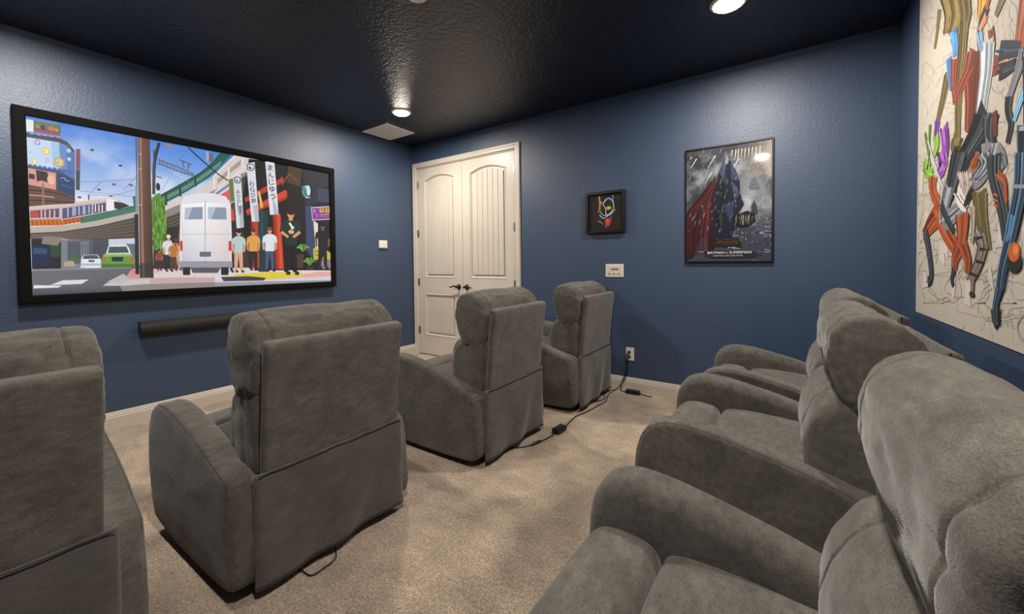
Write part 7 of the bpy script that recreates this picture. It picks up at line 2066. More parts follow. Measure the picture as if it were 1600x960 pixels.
('S','AEB0B6',8,4,[(-936,1533),(-893,1447),(-898,1364)]),
('S','484A52',8,3,[(-959,1531),(-912,1445),(-912,1362)]),
('S','484A52',7,3,[(-982,1523),(-931,1437),(-926,1367)]),
('S','AEB0B6',7,3,[(-1004,1520),(-949,1445),(-940,1358)]),
('S','AEB0B6',7,3,[(-1025,1518),(-967,1441),(-954,1360)]),
('S','AEB0B6',7,3,[(-1046,1516),(-985,1439),(-967,1358)]),
('S','5C5E66',7,3,[(-1067,1511),(-1003,1434),(-981,1355)]),
('S','5C5E66',7,3,[(-1087,1506),(-1020,1430),(-994,1352)]),
('S','7C7E84',52,31,[(-946,1365),(-1091,1392),(-1205,1421)]),
('S','AEB0B6',6,3,[(-889,1369),(-1050,1399),(-1179,1422)]),
('S','484A52',6,3,[(-912,1365),(-1067,1394),(-1189,1421)]),
('S','94969C',6,3,[(-935,1370),(-1083,1388),(-1200,1418)]),
('S','5C5E66',6,3,[(-958,1365),(-1099,1394),(-1211,1418)]),
('S','5C5E66',6,3,[(-980,1363),(-1114,1394),(-1221,1420)]),
('S','AEB0B6',6,3,[(-1001,1361),(-1129,1391),(-1231,1421)]),
('S','26292E',28,17,[(-911,1454),(-991,1386),(-1095,1312)]),
('S','3C4046',3,1,[(-880,1462),(-969,1389),(-1079,1316)]),
('S','1C2026',3,1,[(-896,1454),(-980,1385),(-1087,1314)]),
('S','5A6068',3,1,[(-911,1452),(-991,1385),(-1095,1312)]),
('S','15171A',3,1,[(-925,1452),(-1002,1386),(-1102,1314)]),
('S','5A6068',3,1,[(-940,1455),(-1013,1382),(-1109,1313)]),
('S','8A7A70',84,50,[(-1224,1550),(-1243,1495),(-1192,1440)]),
('S','A89A90',10,5,[(-1123,1568),(-1165,1509),(-1131,1446)]),
('S','C8BEB4',10,5,[(-1150,1562),(-1185,1501),(-1147,1447)]),
('S','A89A90',10,4,[(-1175,1561),(-1205,1499),(-1162,1448)]),
('S','A89A90',10,4,[(-1199,1556),(-1224,1501),(-1177,1443)]),
('S','C8BEB4',9,4,[(-1223,1553),(-1243,1491),(-1192,1442)]),
('S','A89A90',9,4,[(-1247,1542),(-1261,1492),(-1207,1442)]),
('S','C8BEB4',9,4,[(-1270,1540),(-1279,1486),(-1221,1434)]),
('S','5E524C',9,4,[(-1293,1535),(-1297,1490),(-1236,1436)]),
('S','5E524C',9,4,[(-1315,1532),(-1315,1487),(-1250,1429)]),
('S','D8D4D0',40,24,[(-1127,1476),(-1193,1427),(-1237,1408)]),
('S','F0ECE8',4,2,[(-1084,1484),(-1161,1430),(-1214,1414)]),
('S','9A948E',4,2,[(-1102,1476),(-1174,1431),(-1224,1407)]),
('S','9A948E',4,2,[(-1119,1475),(-1187,1427),(-1233,1408)]),
('S','F0ECE8',4,2,[(-1135,1476),(-1199,1428),(-1242,1406)]),
('S','9A948E',4,2,[(-1152,1469),(-1211,1429),(-1251,1409)]),
('S','9A948E',4,2,[(-1168,1468),(-1224,1419),(-1260,1407)]),
('S','26292E',23,14,[(-1296,1470),(-1245,1438),(-1213,1411)]),
('S','1C2026',3,1,[(-1273,1469),(-1226,1444),(-1198,1411)]),
('S','15171A',3,1,[(-1285,1468),(-1236,1440),(-1205,1416)]),
('S','15171A',2,1,[(-1296,1472),(-1245,1434),(-1213,1412)]),
('S','1C2026',2,1,[(-1308,1464),(-1255,1437),(-1220,1415)]),
('S','1C2026',2,1,[(-1319,1467),(-1264,1438),(-1228,1412)]),
('S','A04E28',65,39,[(-1190,1382),(-1194,1306),(-1176,1244)]),
('S','5A2C1C',8,4,[(-1115,1388),(-1134,1306),(-1131,1246)]),
('S','BC6434',7,3,[(-1137,1383),(-1152,1308),(-1145,1243)]),
('S','B05A30',7,3,[(-1159,1382),(-1168,1312),(-1157,1247)]),
('S','823A20',7,3,[(-1180,1381),(-1185,1309),(-1170,1242)]),
('S','823A20',7,3,[(-1200,1385),(-1202,1308),(-1183,1247)]),
('S','B05A30',7,3,[(-1220,1383),(-1218,1305),(-1195,1242)]),
('S','B05A30',7,3,[(-1240,1378),(-1234,1305),(-1208,1239)]),
('S','5A2C1C',7,3,[(-1260,1378),(-1249,1307),(-1220,1241)]),
('S','A04E28',46,28,[(-1176,1253),(-1113,1199),(-1102,1148)]),
('S','5A2C1C',5,2,[(-1127,1251),(-1071,1203),(-1071,1146)]),
('S','B05A30',5,2,[(-1147,1250),(-1088,1199),(-1083,1150)]),
('S','823A20',5,2,[(-1166,1253),(-1105,1200),(-1096,1144)]),
('S','5A2C1C',5,2,[(-1186,1251),(-1121,1203),(-1109,1143)]),
('S','5A2C1C',5,2,[(-1205,1251),(-1138,1199),(-1121,1148)]),
('S','B05A30',5,2,[(-1223,1254),(-1154,1202),(-1133,1144)]),
('S','A04E28',44,26,[(-1201,1252),(-1257,1190),(-1250,1137)]),
('S','B05A30',5,2,[(-1152,1257),(-1220,1186),(-1222,1140)]),
('S','B05A30',5,2,[(-1172,1250),(-1235,1188),(-1233,1139)]),
('S','5A2C1C',5,2,[(-1192,1249),(-1250,1186),(-1244,1134)]),
('S','5A2C1C',5,2,[(-1210,1252),(-1264,1191),(-1255,1138)]),
('S','B05A30',5,2,[(-1229,1247),(-1278,1187),(-1266,1142)]),
('S','5A2C1C',5,2,[(-1247,1255),(-1292,1192),(-1276,1136)]),
('S','26292E',25,15,[(-1102,1148),(-1077,1104),(-1098,1077)]),
('S','5A6068',3,1,[(-1077,1143),(-1056,1103),(-1082,1076)]),
('S','15171A',3,1,[(-1090,1145),(-1067,1099),(-1090,1077)]),
('S','5A6068',3,1,[(-1102,1151),(-1077,1103),(-1097,1078)]),
('S','15171A',3,1,[(-1115,1143),(-1087,1107),(-1105,1075)]),
('S','3C4046',3,1,[(-1127,1152),(-1097,1104),(-1112,1081)]),
('S','7C7E84',63,38,[(-1385,1593),(-1427,1553),(-1369,1516),(-1306,1502)]),
('S','484A52',7,3,[(-1315,1612),(-1369,1564),(-1316,1529),(-1260,1509)]),
('S','94969C',7,3,[(-1336,1606),(-1386,1557),(-1332,1521),(-1274,1504)]),
('S','484A52',7,3,[(-1356,1597),(-1402,1560),(-1347,1516),(-1286,1506)]),
('S','AEB0B6',7,3,[(-1376,1591),(-1419,1553),(-1361,1515),(-1299,1501)]),
('S','5C5E66',7,3,[(-1395,1589),(-1435,1550),(-1376,1514),(-1312,1504)]),
('S','484A52',7,3,[(-1414,1584),(-1450,1545),(-1390,1512),(-1324,1501)]),
('S','AEB0B6',7,3,[(-1433,1584),(-1466,1545),(-1404,1512),(-1337,1493)]),
('S','484A52',7,3,[(-1451,1580),(-1481,1544),(-1418,1508),(-1349,1494)]),
('S','A04E28',30,18,[(-1281,1557),(-1324,1582),(-1344,1602)]),
('S','823A20',3,2,[(-1251,1562),(-1300,1589),(-1327,1605)]),
('S','B05A30',3,2,[(-1266,1564),(-1312,1585),(-1336,1605)]),
('S','5A2C1C',3,2,[(-1281,1554),(-1324,1584),(-1344,1603)]),
('S','823A20',3,1,[(-1296,1556),(-1335,1579),(-1352,1604)]),
('S','5A2C1C',3,1,[(-1311,1551),(-1346,1581),(-1361,1598)]),
('S','6E6038',60,36,[(-1361,1448),(-1386,1352),(-1441,1229)]),
('S','584C2A',7,3,[(-1293,1460),(-1333,1353),(-1404,1226)]),
('S','645632',7,3,[(-1310,1458),(-1347,1357),(-1413,1234)]),
('S','645632',7,3,[(-1328,1457),(-1360,1351),(-1422,1231)]),
('S','80704A',7,3,[(-1345,1452),(-1373,1356),(-1432,1229)]),
('S','584C2A',6,3,[(-1362,1444),(-1386,1349),(-1441,1226)]),
('S','584C2A',7,3,[(-1378,1447),(-1399,1354),(-1450,1230)]),
('S','584C2A',6,3,[(-1394,1447),(-1412,1348),(-1459,1228)]),
('S','645632',6,3,[(-1410,1443),(-1424,1352),(-1468,1228)]),
('S','8E7E54',6,3,[(-1425,1442),(-1436,1349),(-1476,1231)]),
('S','5E544C',48,29,[(-1362,1297),(-1401,1238),(-1353,1165),(-1283,1113)]),
('S','3A322E',6,3,[(-1309,1301),(-1358,1239),(-1314,1166),(-1249,1109)]),
('S','80746A',5,2,[(-1325,1295),(-1371,1235),(-1326,1169),(-1259,1108)]),
('S','80746A',5,2,[(-1340,1296),(-1383,1241),(-1337,1166),(-1269,1114)]),
('S','988C80',5,2,[(-1355,1298),(-1395,1236),(-1348,1168),(-1278,1111)]),
('S','988C80',5,2,[(-1369,1299),(-1407,1237),(-1359,1163),(-1288,1117)]),
('S','3A322E',5,2,[(-1384,1298),(-1419,1239),(-1369,1169),(-1297,1113)]),
('S','988C80',5,2,[(-1398,1292),(-1431,1237),(-1380,1169),(-1307,1116)]),
('S','80746A',5,2,[(-1412,1290),(-1443,1234),(-1390,1168),(-1316,1111)]),
('S','2E2826',7,4,[(-1338,1273),(-1410,1276)]),
('S','2E2826',7,4,[(-1377,1231),(-1437,1229)]),
('S','2E2826',7,4,[(-1342,1186),(-1416,1178)]),
('S','2E2826',8,5,[(-1277,1138),(-1357,1128)]),
('S','9A8E84',21,12,[(-1299,1402),(-1309,1325),(-1299,1258)]),
('S','6A5E56',2,1,[(-1279,1404),(-1293,1325),(-1287,1256)]),
('S','6A5E56',2,1,[(-1289,1405),(-1301,1323),(-1293,1262)]),
('S','C0B4A8',2,1,[(-1299,1403),(-1309,1326),(-1299,1259)]),
('S','C0B4A8',2,1,[(-1309,1402),(-1317,1328),(-1305,1258)]),
('S','C0B4A8',2,1,[(-1320,1398),(-1325,1325),(-1311,1258)]),
('S','8A7E74',20,12,[(-1312,1126),(-1311,1088),(-1309,1046)]),
('S','5E544C',2,1,[(-1291,1122),(-1295,1090),(-1297,1041)]),
('S','5E544C',2,1,[(-1302,1123),(-1303,1089),(-1303,1044)]),
('S','5E544C',2,1,[(-1312,1126),(-1311,1091),(-1309,1042)]),
('S','5E544C',2,1,[(-1322,1124),(-1319,1093),(-1315,1046)]),
('S','5E544C',2,1,[(-1332,1125),(-1327,1090),(-1321,1046)]),
('E','3A3230',(-1308,1054),27,12),
('S','26292E',53,32,[(-1491,1563),(-1494,1494),(-1541,1412),(-1577,1335),(-1597,1262)]),
('S','3C4046',6,3,[(-1433,1575),(-1442,1505),(-1497,1415),(-1541,1338),(-1566,1266)]),
('S','3C4046',6,3,[(-1450,1575),(-1457,1503),(-1510,1419),(-1551,1336),(-1575,1260)]),
('S','3C4046',6,3,[(-1466,1570),(-1472,1495),(-1523,1412),(-1562,1338),(-1584,1264)]),
('S','1C2026',6,3,[(-1483,1561),(-1487,1492),(-1535,1410),(-1572,1334),(-1592,1264)]),
('S','5A6068',6,3,[(-1499,1561),(-1501,1494),(-1547,1410),(-1582,1337),(-1601,1265)]),
('S','15171A',6,3,[(-1515,1556),(-1515,1488),(-1559,1406),(-1592,1337),(-1609,1258)]),
('S','5A6068',6,3,[(-1530,1553),(-1529,1485),(-1571,1409),(-1602,1333),(-1618,1262)]),
('S','3C4046',6,3,[(-1545,1554),(-1543,1486),(-1582,1408),(-1612,1329),(-1626,1260)]),
('S','A04E28',17,10,[(-1520,1489),(-1572,1459),(-1591,1384)]),
('S','BC6434',2,1,[(-1504,1492),(-1560,1460),(-1582,1386)]),
('S','823A20',2,1,[(-1512,1493),(-1566,1461),(-1587,1381)]),
('S','BC6434',2,1,[(-1520,1488),(-1572,1456),(-1591,1380)]),
('S','BC6434',2,1,[(-1528,1485),(-1578,1458),(-1596,1382)]),
('S','823A20',2,1,[(-1536,1487),(-1584,1454),(-1600,1380)]),
('S','C86030',4,3,[(-1491,1426),(-1527,1414)]),
('S','C86030',4,3,[(-1492,1407),(-1528,1395)]),
('S','C86030',5,3,[(-1493,1388),(-1529,1376)]),
('S','1E2C3C',46,28,[(-1697,1528),(-1691,1426),(-1655,1328),(-1621,1247),(-1577,1161),(-1558,1087)]),
('S','6A90B0',5,2,[(-1646,1540),(-1644,1434),(-1610,1330),(-1578,1248),(-1537,1160),(-1522,1084)]),
('S','26384C',5,2,[(-1659,1534),(-1656,1432),(-1621,1333),(-1589,1245),(-1547,1161),(-1531,1087)]),
('S','3E5A74',5,2,[(-1672,1533),(-1668,1432),(-1633,1333),(-1600,1247),(-1557,1158),(-1541,1083)]),
('S','121A24',5,2,[(-1684,1534),(-1680,1429),(-1644,1329),(-1610,1248),(-1567,1163),(-1550,1083)]),
('S','6A90B0',5,2,[(-1696,1529),(-1691,1426),(-1655,1327),(-1621,1245),(-1577,1159),(-1558,1088)]),
('S','3E5A74',5,2,[(-1709,1524),(-1702,1426),(-1666,1329),(-1631,1247),(-1586,1163),(-1567,1085)]),
('S','26384C',5,2,[(-1721,1525),(-1714,1420),(-1677,1326),(-1641,1246),(-1596,1162),(-1576,1088)]),
('S','3E5A74',5,2,[(-1733,1519),(-1725,1419),(-1687,1327),(-1651,1247),(-1605,1162),(-1584,1089)]),
('S','121A24',5,2,[(-1744,1519),(-1735,1422),(-1697,1326),(-1661,1243),(-1615,1164),(-1593,1086)]),
('S','8A949C',6,6,[(-1633,1431),(-1724,1417)]),
('S','4A80B0',16,10,[(-1640,1336),(-1619,1282),(-1597,1255)]),
('S','2A5078',2,1,[(-1624,1341),(-1606,1283),(-1587,1257)]),
('S','80B0D8',2,1,[(-1632,1339),(-1613,1279),(-1592,1253)]),
('S','2A5078',2,1,[(-1640,1335),(-1619,1279),(-1597,1255)]),
('S','2A5078',2,1,[(-1647,1336),(-1626,1279),(-1602,1253)]),
('S','80B0D8',2,1,[(-1655,1333),(-1632,1282),(-1607,1253)]),
('S','1E2C3C',27,16,[(-1558,1094),(-1526,1032),(-1534,988)]),
('S','26384C',3,1,[(-1531,1096),(-1504,1028),(-1517,982)]),
('S','6A90B0',3,1,[(-1542,1095),(-1513,1030),(-1524,987)]),
('S','121A24',3,1,[(-1553,1091),(-1522,1034),(-1530,991)]),
('S','3E5A74',3,1,[(-1563,1096),(-1531,1035),(-1537,990)]),
('S','3E5A74',3,1,[(-1574,1095),(-1540,1035),(-1543,987)]),
('S','121A24',3,1,[(-1584,1096),(-1548,1034),(-1550,987)]),
('S','26292E',35,21,[(-1527,1017),(-1532,980),(-1547,961)]),
('S','3C4046',4,2,[(-1491,1012),(-1504,973),(-1526,956)]),
('S','5A6068',4,2,[(-1506,1014),(-1515,980),(-1534,959)]),
('S','3C4046',4,2,[(-1520,1017),(-1527,979),(-1543,963)]),
('S','5A6068',4,2,[(-1534,1021),(-1538,979),(-1551,964)]),
('S','15171A',4,2,[(-1548,1023),(-1549,980),(-1559,965)]),
('S','1C2026',4,2,[(-1561,1024),(-1560,981),(-1567,964)]),
('E','2A2C30',(-1658,1183),49,36),
('E','C4602C',(-1654,1216),40,32),
('E','E08848',(-1665,1223),18,17)]
POSTER = [
('P','4C545E',[(-1630,-20),(-1420,510),(-1170,-70),(-1110,-870),(-1630,-890)]),
('P','343C46',[(1670,-350),(1850,130),(2080,-390),(2140,-1120),(1670,-1140)]),
('P','4C545E',[(-2540,-240),(-2320,110),(-2060,-280),(-2000,-810),(-2540,-820)]),
('P','343C46',[(-1520,-210),(-1310,220),(-1060,-240),(-1000,-880),(-1520,-900)]),
('P','4C545E',[(-460,30),(-260,660),(-20,-10),(50,-960),(-460,-980)]),
('P','3E4650',[(-820,80),(-620,720),(-380,40),(-310,-930),(-820,-950)]),
('P','343C46',[(350,-30),(540,610),(780,-70),(840,-1020),(350,-1040)]),
('P','3E4650',[(-860,-380),(-650,-40),(-410,-420),(-350,-930),(-860,-950)]),
('P','3E4650',[(-2040,240),(-1830,940),(-1580,200),(-1510,-840),(-2040,-860)]),
('P','4C545E',[(-1310,-340),(-1100,10),(-850,-370),(-790,-900),(-1310,-920)]),
('P','5A626C',[(1490,1110),(1670,1740),(1860,1940),(2040,1590),(2280,970),(2140,880),(1580,940)]),
('S','C0C8D4',35,11,[(10,-3380),(290,-3370),(540,-3400)]),
('S','20242C',16,10,[(2710,-3980),(2880,-3960),(3160,-4030)]),
('S','C0C8D4',29,10,[(2250,-2490),(2440,-2480),(2590,-2500)]),
('S','3A404C',40,10,[(2590,-1240),(2790,-1220),(3090,-1340)]),
('S','2C3038',31,10,[(2530,-2980),(2730,-3020),(2880,-2960)]),
('S','C0C8D4',18,11,[(60,-3110),(320,-3100),(400,-3110)]),
('S','20242C',30,10,[(1770,-3940),(2000,-3930),(2210,-3970)]),
('S','8A92A0',38,10,[(2630,-2050),(2760,-2010),(3060,-2040)]),
('S','555C6A',24,11,[(-1740,-2240),(-1490,-2290),(-1310,-2260)]),
('S','C0C8D4',30,11,[(-2120,-3810),(-1910,-3820),(-1610,-3840)]),
('S','555C6A',22,10,[(900,-4150),(1110,-4160),(1450,-4160)]),
('S','3A404C',16,11,[(-1340,-1900),(-1170,-1910),(-1030,-1940)]),
('S','2C3038',24,10,[(960,-1230),(1110,-1260),(1420,-1250)]),
('S','2C3038',16,10,[(110,-2950),(270,-2950),(490,-2990)]),
('S','3A404C',40,11,[(-1870,-1460),(-1720,-1480),(-1520,-1530)]),
('S','8A92A0',22,10,[(2910,-3360),(3020,-3380),(3240,-3350)]),
('S','20242C',32,11,[(-230,-3300),(60,-3320),(140,-3360)]),
('S','2C3038',31,10,[(2840,-1420),(3080,-1430),(3170,-1420)]),
('S','555C6A',21,11,[(350,-1620),(490,-1650),(830,-1700)]),
('S','3A404C',30,11,[(-790,-1340),(-520,-1340),(-290,-1360)]),
('S','C0C8D4',19,10,[(580,-1120),(660,-1150),(1120,-1220)]),
('S','2C3038',22,11,[(-230,-4160),(20,-4180),(270,-4180)]),
('S','8A92A0',40,11,[(-1150,-2040),(-870,-2090),(-800,-2040)]),
('S','555C6A',43,11,[(-2810,-3590),(-2510,-3620),(-2300,-3560)]),
('S','3A404C',22,10,[(1620,-1640),(1700,-1640),(1920,-1710)]),
('S','555C6A',31,11,[(-2290,-1220),(-2020,-1220),(-1900,-1270)]),
('S','3A404C',38,10,[(2030,-1660),(2270,-1700),(2310,-1710)]),
('S','3A404C',21,10,[(2290,-1290),(2490,-1290),(2580,-1300)]),
('S','8A92A0',16,10,[(2060,-3900),(2140,-3890),(2340,-3940)]),
('S','8A92A0',25,11,[(260,-2620),(420,-2630),(730,-2640)]),
('S','20242C',20,11,[(-1780,-1970),(-1690,-1980),(-1210,-2020)]),
('S','2C3038',39,11,[(-2760,-2380),(-2580,-2400),(-2230,-2410)]),
('S','2C3038',25,11,[(-620,-2600),(-330,-2600),(-310,-2590)]),
('S','C0C8D4',23,11,[(-1270,-2890),(-1150,-2840),(-850,-2980)]),
('S','20242C',28,11,[(530,-3900),(640,-3920),(1020,-3970)]),
('S','2C3038',23,10,[(1900,-3270),(2080,-3300),(2380,-3300)]),
('S','555C6A',19,11,[(-1490,-2190),(-1380,-2220),(-1120,-2160)]),
('S','20242C',32,10,[(2170,-1510),(2420,-1560),(2610,-1580)]),
('S','555C6A',33,12,[(-2810,-3460),(-2660,-3460),(-2440,-3490)]),
('S','8A92A0',37,11,[(480,-3900),(610,-3860),(840,-3930)]),
('S','3A404C',31,10,[(1670,-2370),(1940,-2380),(2220,-2390)]),
('S','2C3038',44,11,[(-1490,-4060),(-1310,-4060),(-990,-4130)]),
('S','C0C8D4',38,10,[(1280,-1570),(1380,-1530),(1770,-1650)]),
('S','2C3038',39,11,[(270,-2460),(380,-2480),(610,-2490)]),
('S','555C6A',38,10,[(2710,-3890),(2840,-3900),(3090,-3950)]),
('S','8A92A0',23,10,[(680,-1900),(810,-1920),(1030,-1940)]),
('S','8A92A0',28,11,[(-1470,-2510),(-1220,-2530),(-1090,-2550)]),
('S','20242C',27,10,[(2520,-3250),(2740,-3270),(2900,-3300)]),
('S','8A92A0',37,10,[(2840,-2670),(3040,-2690),(3130,-2660)]),
('S','3A404C',20,11,[(-1370,-3930),(-1140,-3940),(-1040,-4000)]),
('S','8A92A0',28,11,[(-1920,-970),(-1660,-940),(-1570,-1040)]),
('S','555C6A',36,11,[(-1130,-2100),(-970,-2050),(-720,-2120)]),
('S','2C3038',43,11,[(-2520,-3040),(-2340,-3040),(-2160,-3030)]),
('S','555C6A',39,10,[(1160,-1410),(1250,-1450),(1550,-1480)]),
('S','2C3038',33,10,[(1690,-2050),(1960,-2080),(2000,-2130)]),
('S','555C6A',19,11,[(-830,-2830),(-640,-2810),(-310,-2880)]),
('S','2C3038',34,10,[(570,-1610),(680,-1590),(1130,-1650)]),
('S','3A404C',34,11,[(-2320,-2750),(-2080,-2740),(-1900,-2740)]),
('S','2C3038',17,10,[(70,-3600),(300,-3610),(520,-3650)]),
('S','C0C8D4',18,11,[(-700,-1810),(-590,-1800),(-320,-1870)]),
('S','C0C8D4',28,11,[(260,-3920),(520,-3870),(700,-3990)]),
('S','2C3038',20,11,[(-2040,-2860),(-1770,-2880),(-1660,-2860)]),
('S','2C3038',20,11,[(-340,-3450),(-130,-3480),(200,-3490)]),
('S','3A404C',27,11,[(-1920,-1440),(-1760,-1470),(-1460,-1470)]),
('S','555C6A',23,10,[(2020,-2130),(2200,-2140),(2490,-2210)]),
('S','8A92A0',34,10,[(1170,-1140),(1250,-1160),(1640,-1190)]),
('S','8A92A0',37,11,[(310,-2520),(440,-2550),(880,-2610)]),
('S','2C3038',41,11,[(-2300,-1780),(-2180,-1800),(-1780,-1770)]),
('S','20242C',29,11,[(-700,-1700),(-610,-1680),(-290,-1720)]),
('S','555C6A',35,10,[(1320,-1320),(1400,-1280),(1880,-1420)]),
('S','8A92A0',28,11,[(-1690,-1050),(-1430,-1050),(-1340,-1030)]),
('S','8A92A0',28,11,[(-2530,-1470),(-2330,-1430),(-1930,-1490)]),
('S','C0C8D4',36,11,[(100,-1040),(270,-1010),(660,-1120)]),
('S','555C6A',26,11,[(-650,-2170),(-480,-2210),(-110,-2180)]),
('S','555C6A',21,11,[(-630,-3830),(-500,-3790),(-210,-3810)]),
('S','8A92A0',30,11,[(-2870,-1130),(-2730,-1160),(-2410,-1150)]),
('S','8A92A0',29,11,[(-2830,-3270),(-2650,-3220),(-2190,-3270)]),
('S','8A92A0',27,11,[(-2420,-2440),(-2300,-2480),(-1900,-2510)]),
('S','C0C8D4',38,11,[(-1130,-4250),(-830,-4240),(-650,-4220)]),
('S','3A404C',19,11,[(-840,-4290),(-600,-4330),(-350,-4260)]),
('S','8A92A0',31,11,[(-2850,-1060),(-2640,-1040),(-2350,-1090)]),
('S','3A404C',35,10,[(2510,-3590),(2770,-3620),(2790,-3580)]),
('S','20242C',40,10,[(820,-4170),(940,-4150),(1250,-4190)]),
('S','C0C8D4',21,11,[(390,-3590),(630,-3610),(930,-3630)]),
('S','C0C8D4',25,10,[(2640,-2320),(2800,-2330),(3000,-2380)]),
('S','2C3038',34,11,[(220,-3500),(500,-3460),(560,-3550)]),
('S','2C3038',32,10,[(2070,-1410),(2160,-1380),(2570,-1470)]),
('S','C0C8D4',27,10,[(2390,-3950),(2640,-3960),(2940,-3920)]),
('S','20242C',26,11,[(-1750,-3560),(-1590,-3550),(-1180,-3560)]),
('S','2C3038',19,10,[(1300,-4280),(1580,-4240),(1670,-4260)]),
('S','555C6A',35,10,[(2230,-2790),(2430,-2820),(2650,-2790)]),
('S','20242C',33,11,[(-1870,-1090),(-1580,-1060),(-1250,-1120)]),
('S','2C3038',35,11,[(-2320,-2180),(-2080,-2210),(-1720,-2210)]),
('S','20242C',23,10,[(790,-2500),(1070,-2490),(1190,-2480)]),
('S','2C3038',19,11,[(-3000,-1790),(-2830,-1790),(-2650,-1830)]),
('S','2C3038',17,10,[(1570,-2460),(1750,-2440),(2080,-2450)]),
('S','3A404C',23,11,[(-1490,-2360),(-1360,-2400),(-950,-2440)]),
('S','2C3038',27,10,[(2990,-3140),(3140,-3170),(3500,-3210)]),
('S','C0C8D4',27,10,[(80,-3570),(280,-3520),(650,-3540)]),
('S','8A92A0',23,10,[(2460,-1230),(2640,-1250),(2740,-1290)]),
('S','3A404C',30,11,[(-1230,-2350),(-1100,-2370),(-870,-2380)]),
('S','8A92A0',19,10,[(2550,-2580),(2780,-2590),(3090,-2660)]),
('S','8A92A0',25,10,[(2370,-2340),(2630,-2340),(2920,-2350)]),
('S','20242C',26,10,[(2820,-2090),(3070,-2120),(3170,-2090)]),
('S','8A92A0',30,10,[(1970,-1140),(2080,-1090),(2510,-1130)]),
('S','3A404C',39,10,[(2980,-3710),(3200,-3750),(3250,-3700)]),
('S','3A404C',41,11,[(-2960,-2270),(-2730,-2300),(-2490,-2270)]),
('S','2C3038',22,10,[(1200,-2690),(1290,-2680),(1660,-2740)]),
('S','8A92A0',39,10,[(2580,-3750),(2800,-3780),(2960,-3800)]),
('S','20242C',21,11,[(-840,-1350),(-760,-1360),(-260,-1450)]),
('S','555C6A',30,11,[(-30,-3200),(130,-3210),(360,-3180)]),
('S','20242C',28,11,[(-2110,-3710),(-1950,-3700),(-1540,-3730)]),
('S','3A404C',18,10,[(2830,-1670),(2910,-1660),(3160,-1690)]),
('S','3A404C',31,11,[(680,-1920),(880,-1920),(1060,-1970)]),
('S','2C3038',16,10,[(2570,-1480),(2650,-1470),(3040,-1560)]),
('S','3A404C',21,11,[(-150,-2000),(10,-2020),(240,-2000)]),
('S','3A404C',30,10,[(2790,-4190),(2970,-4150),(3170,-4200)]),
('S','8A92A0',34,10,[(2500,-2740),(2720,-2710),(2950,-2730)]),
('S','3A404C',39,10,[(2170,-3980),(2380,-3960),(2710,-3990)]),
('S','8A92A0',23,11,[(-1140,-2790),(-840,-2760),(-560,-2790)]),
('S','2C3038',15,10,[(3030,-3340),(3170,-3300),(3460,-3340)]),
('S','8A92A0',17,10,[(1060,-1470),(1340,-1480),(1450,-1460)]),
('S','3A404C',19,11,[(-510,-4280),(-400,-4250),(-90,-4350)]),
('S','20242C',40,10,[(800,-4130),(1090,-4160),(1160,-4130)]),
('S','2C3038',36,10,[(2790,-2720),(2960,-2740),(3200,-2790)]),
('S','555C6A',30,11,[(-180,-2320),(-10,-2320),(360,-2330)]),
('S','2C3038',20,11,[(740,-4120),(1030,-4140),(1080,-4110)]),
('S','20242C',28,11,[(-1710,-1010),(-1420,-990),(-1390,-1090)]),
('S','2C3038',25,10,[(1910,-4330),(2130,-4310),(2320,-4360)]),
('S','8A92A0',25,11,[(-910,-2910),(-710,-2900),(-510,-2920)]),
('S','3A404C',38,11,[(780,-4280),(1040,-4250),(1350,-4270)]),
('S','2C3038',45,11,[(-2220,-2540),(-1970,-2520),(-1760,-2550)]),
('S','8A92A0',44,11,[(-2180,-1960),(-1970,-1960),(-1660,-1950)]),
('S','3A404C',17,11,[(-280,-3810),(-20,-3790),(310,-3820)]),
('S','20242C',28,11,[(-1620,-2740),(-1340,-2760),(-1200,-2740)]),
('S','3A404C',40,11,[(200,-2310),(430,-2280),(640,-2330)]),
('S','20242C',21,11,[(-3050,-960),(-2940,-930),(-2630,-940)]),
('S','555C6A',27,11,[(410,-4070),(570,-4080),(940,-4060)]),
('S','555C6A',40,11,[(-830,-2890),(-660,-2890),(-250,-2900)]),
('S','555C6A',41,11,[(-1780,-3690),(-1600,-3710),(-1350,-3710)]),
('S','8A92A0',24,10,[(2980,-2690),(3150,-2680),(3420,-2740)]),
('S','2C3038',33,10,[(-220,-1270),(-130,-1260),(300,-1370)]),
('S','C0C8D4',43,11,[(-2610,-790),(-2370,-760),(-2070,-860)]),
('S','3A404C',20,10,[(2400,-1870),(2550,-1830),(2850,-1850)]),
('S','555C6A',35,10,[(2700,-2840),(2810,-2860),(3190,-2920)]),
('S','C0C8D4',34,11,[(-470,-2090),(-270,-2060),(-80,-2170)]),
('S','555C6A',31,11,[(-2160,-2650),(-2000,-2680),(-1650,-2710)]),
('S','2C3038',27,10,[(330,-2480),(470,-2450),(870,-2480)]),
('S','20242C',38,10,[(2080,-4160),(2250,-4180),(2440,-4210)]),
('S','2C3038',39,11,[(-910,-1730),(-810,-1720),(-480,-1730)]),
('E','98A0B0',(1400,-1780),30,20),
('E','C8D0DC',(1520,-1580),20,30),
('E','C8D0DC',(1330,-2710),10,40),
('E','C8D0DC',(1730,-2430),30,20),
('E','98A0B0',(960,-2960),30,30),
('E','98A0B0',(1450,-3240),20,40),
('E','98A0B0',(3030,-2060),30,20),
('E','C8D0DC',(1790,-3170),30,20),
('E','98A0B0',(2030,-3150),30,20),
('E','C8D0DC',(2890,-2120),30,30),
('E','98A0B0',(1290,-1380),30,30),
('E','98A0B0',(1490,-1920),30,30),
('E','98A0B0',(1490,-1200),30,30),
('E','C8D0DC',(1250,-1840),20,30),
('E','98A0B0',(1080,-2430),40,30),
('E','98A0B0',(2060,-2280),20,20),
('E','C8D0DC',(2460,-2620),20,30),
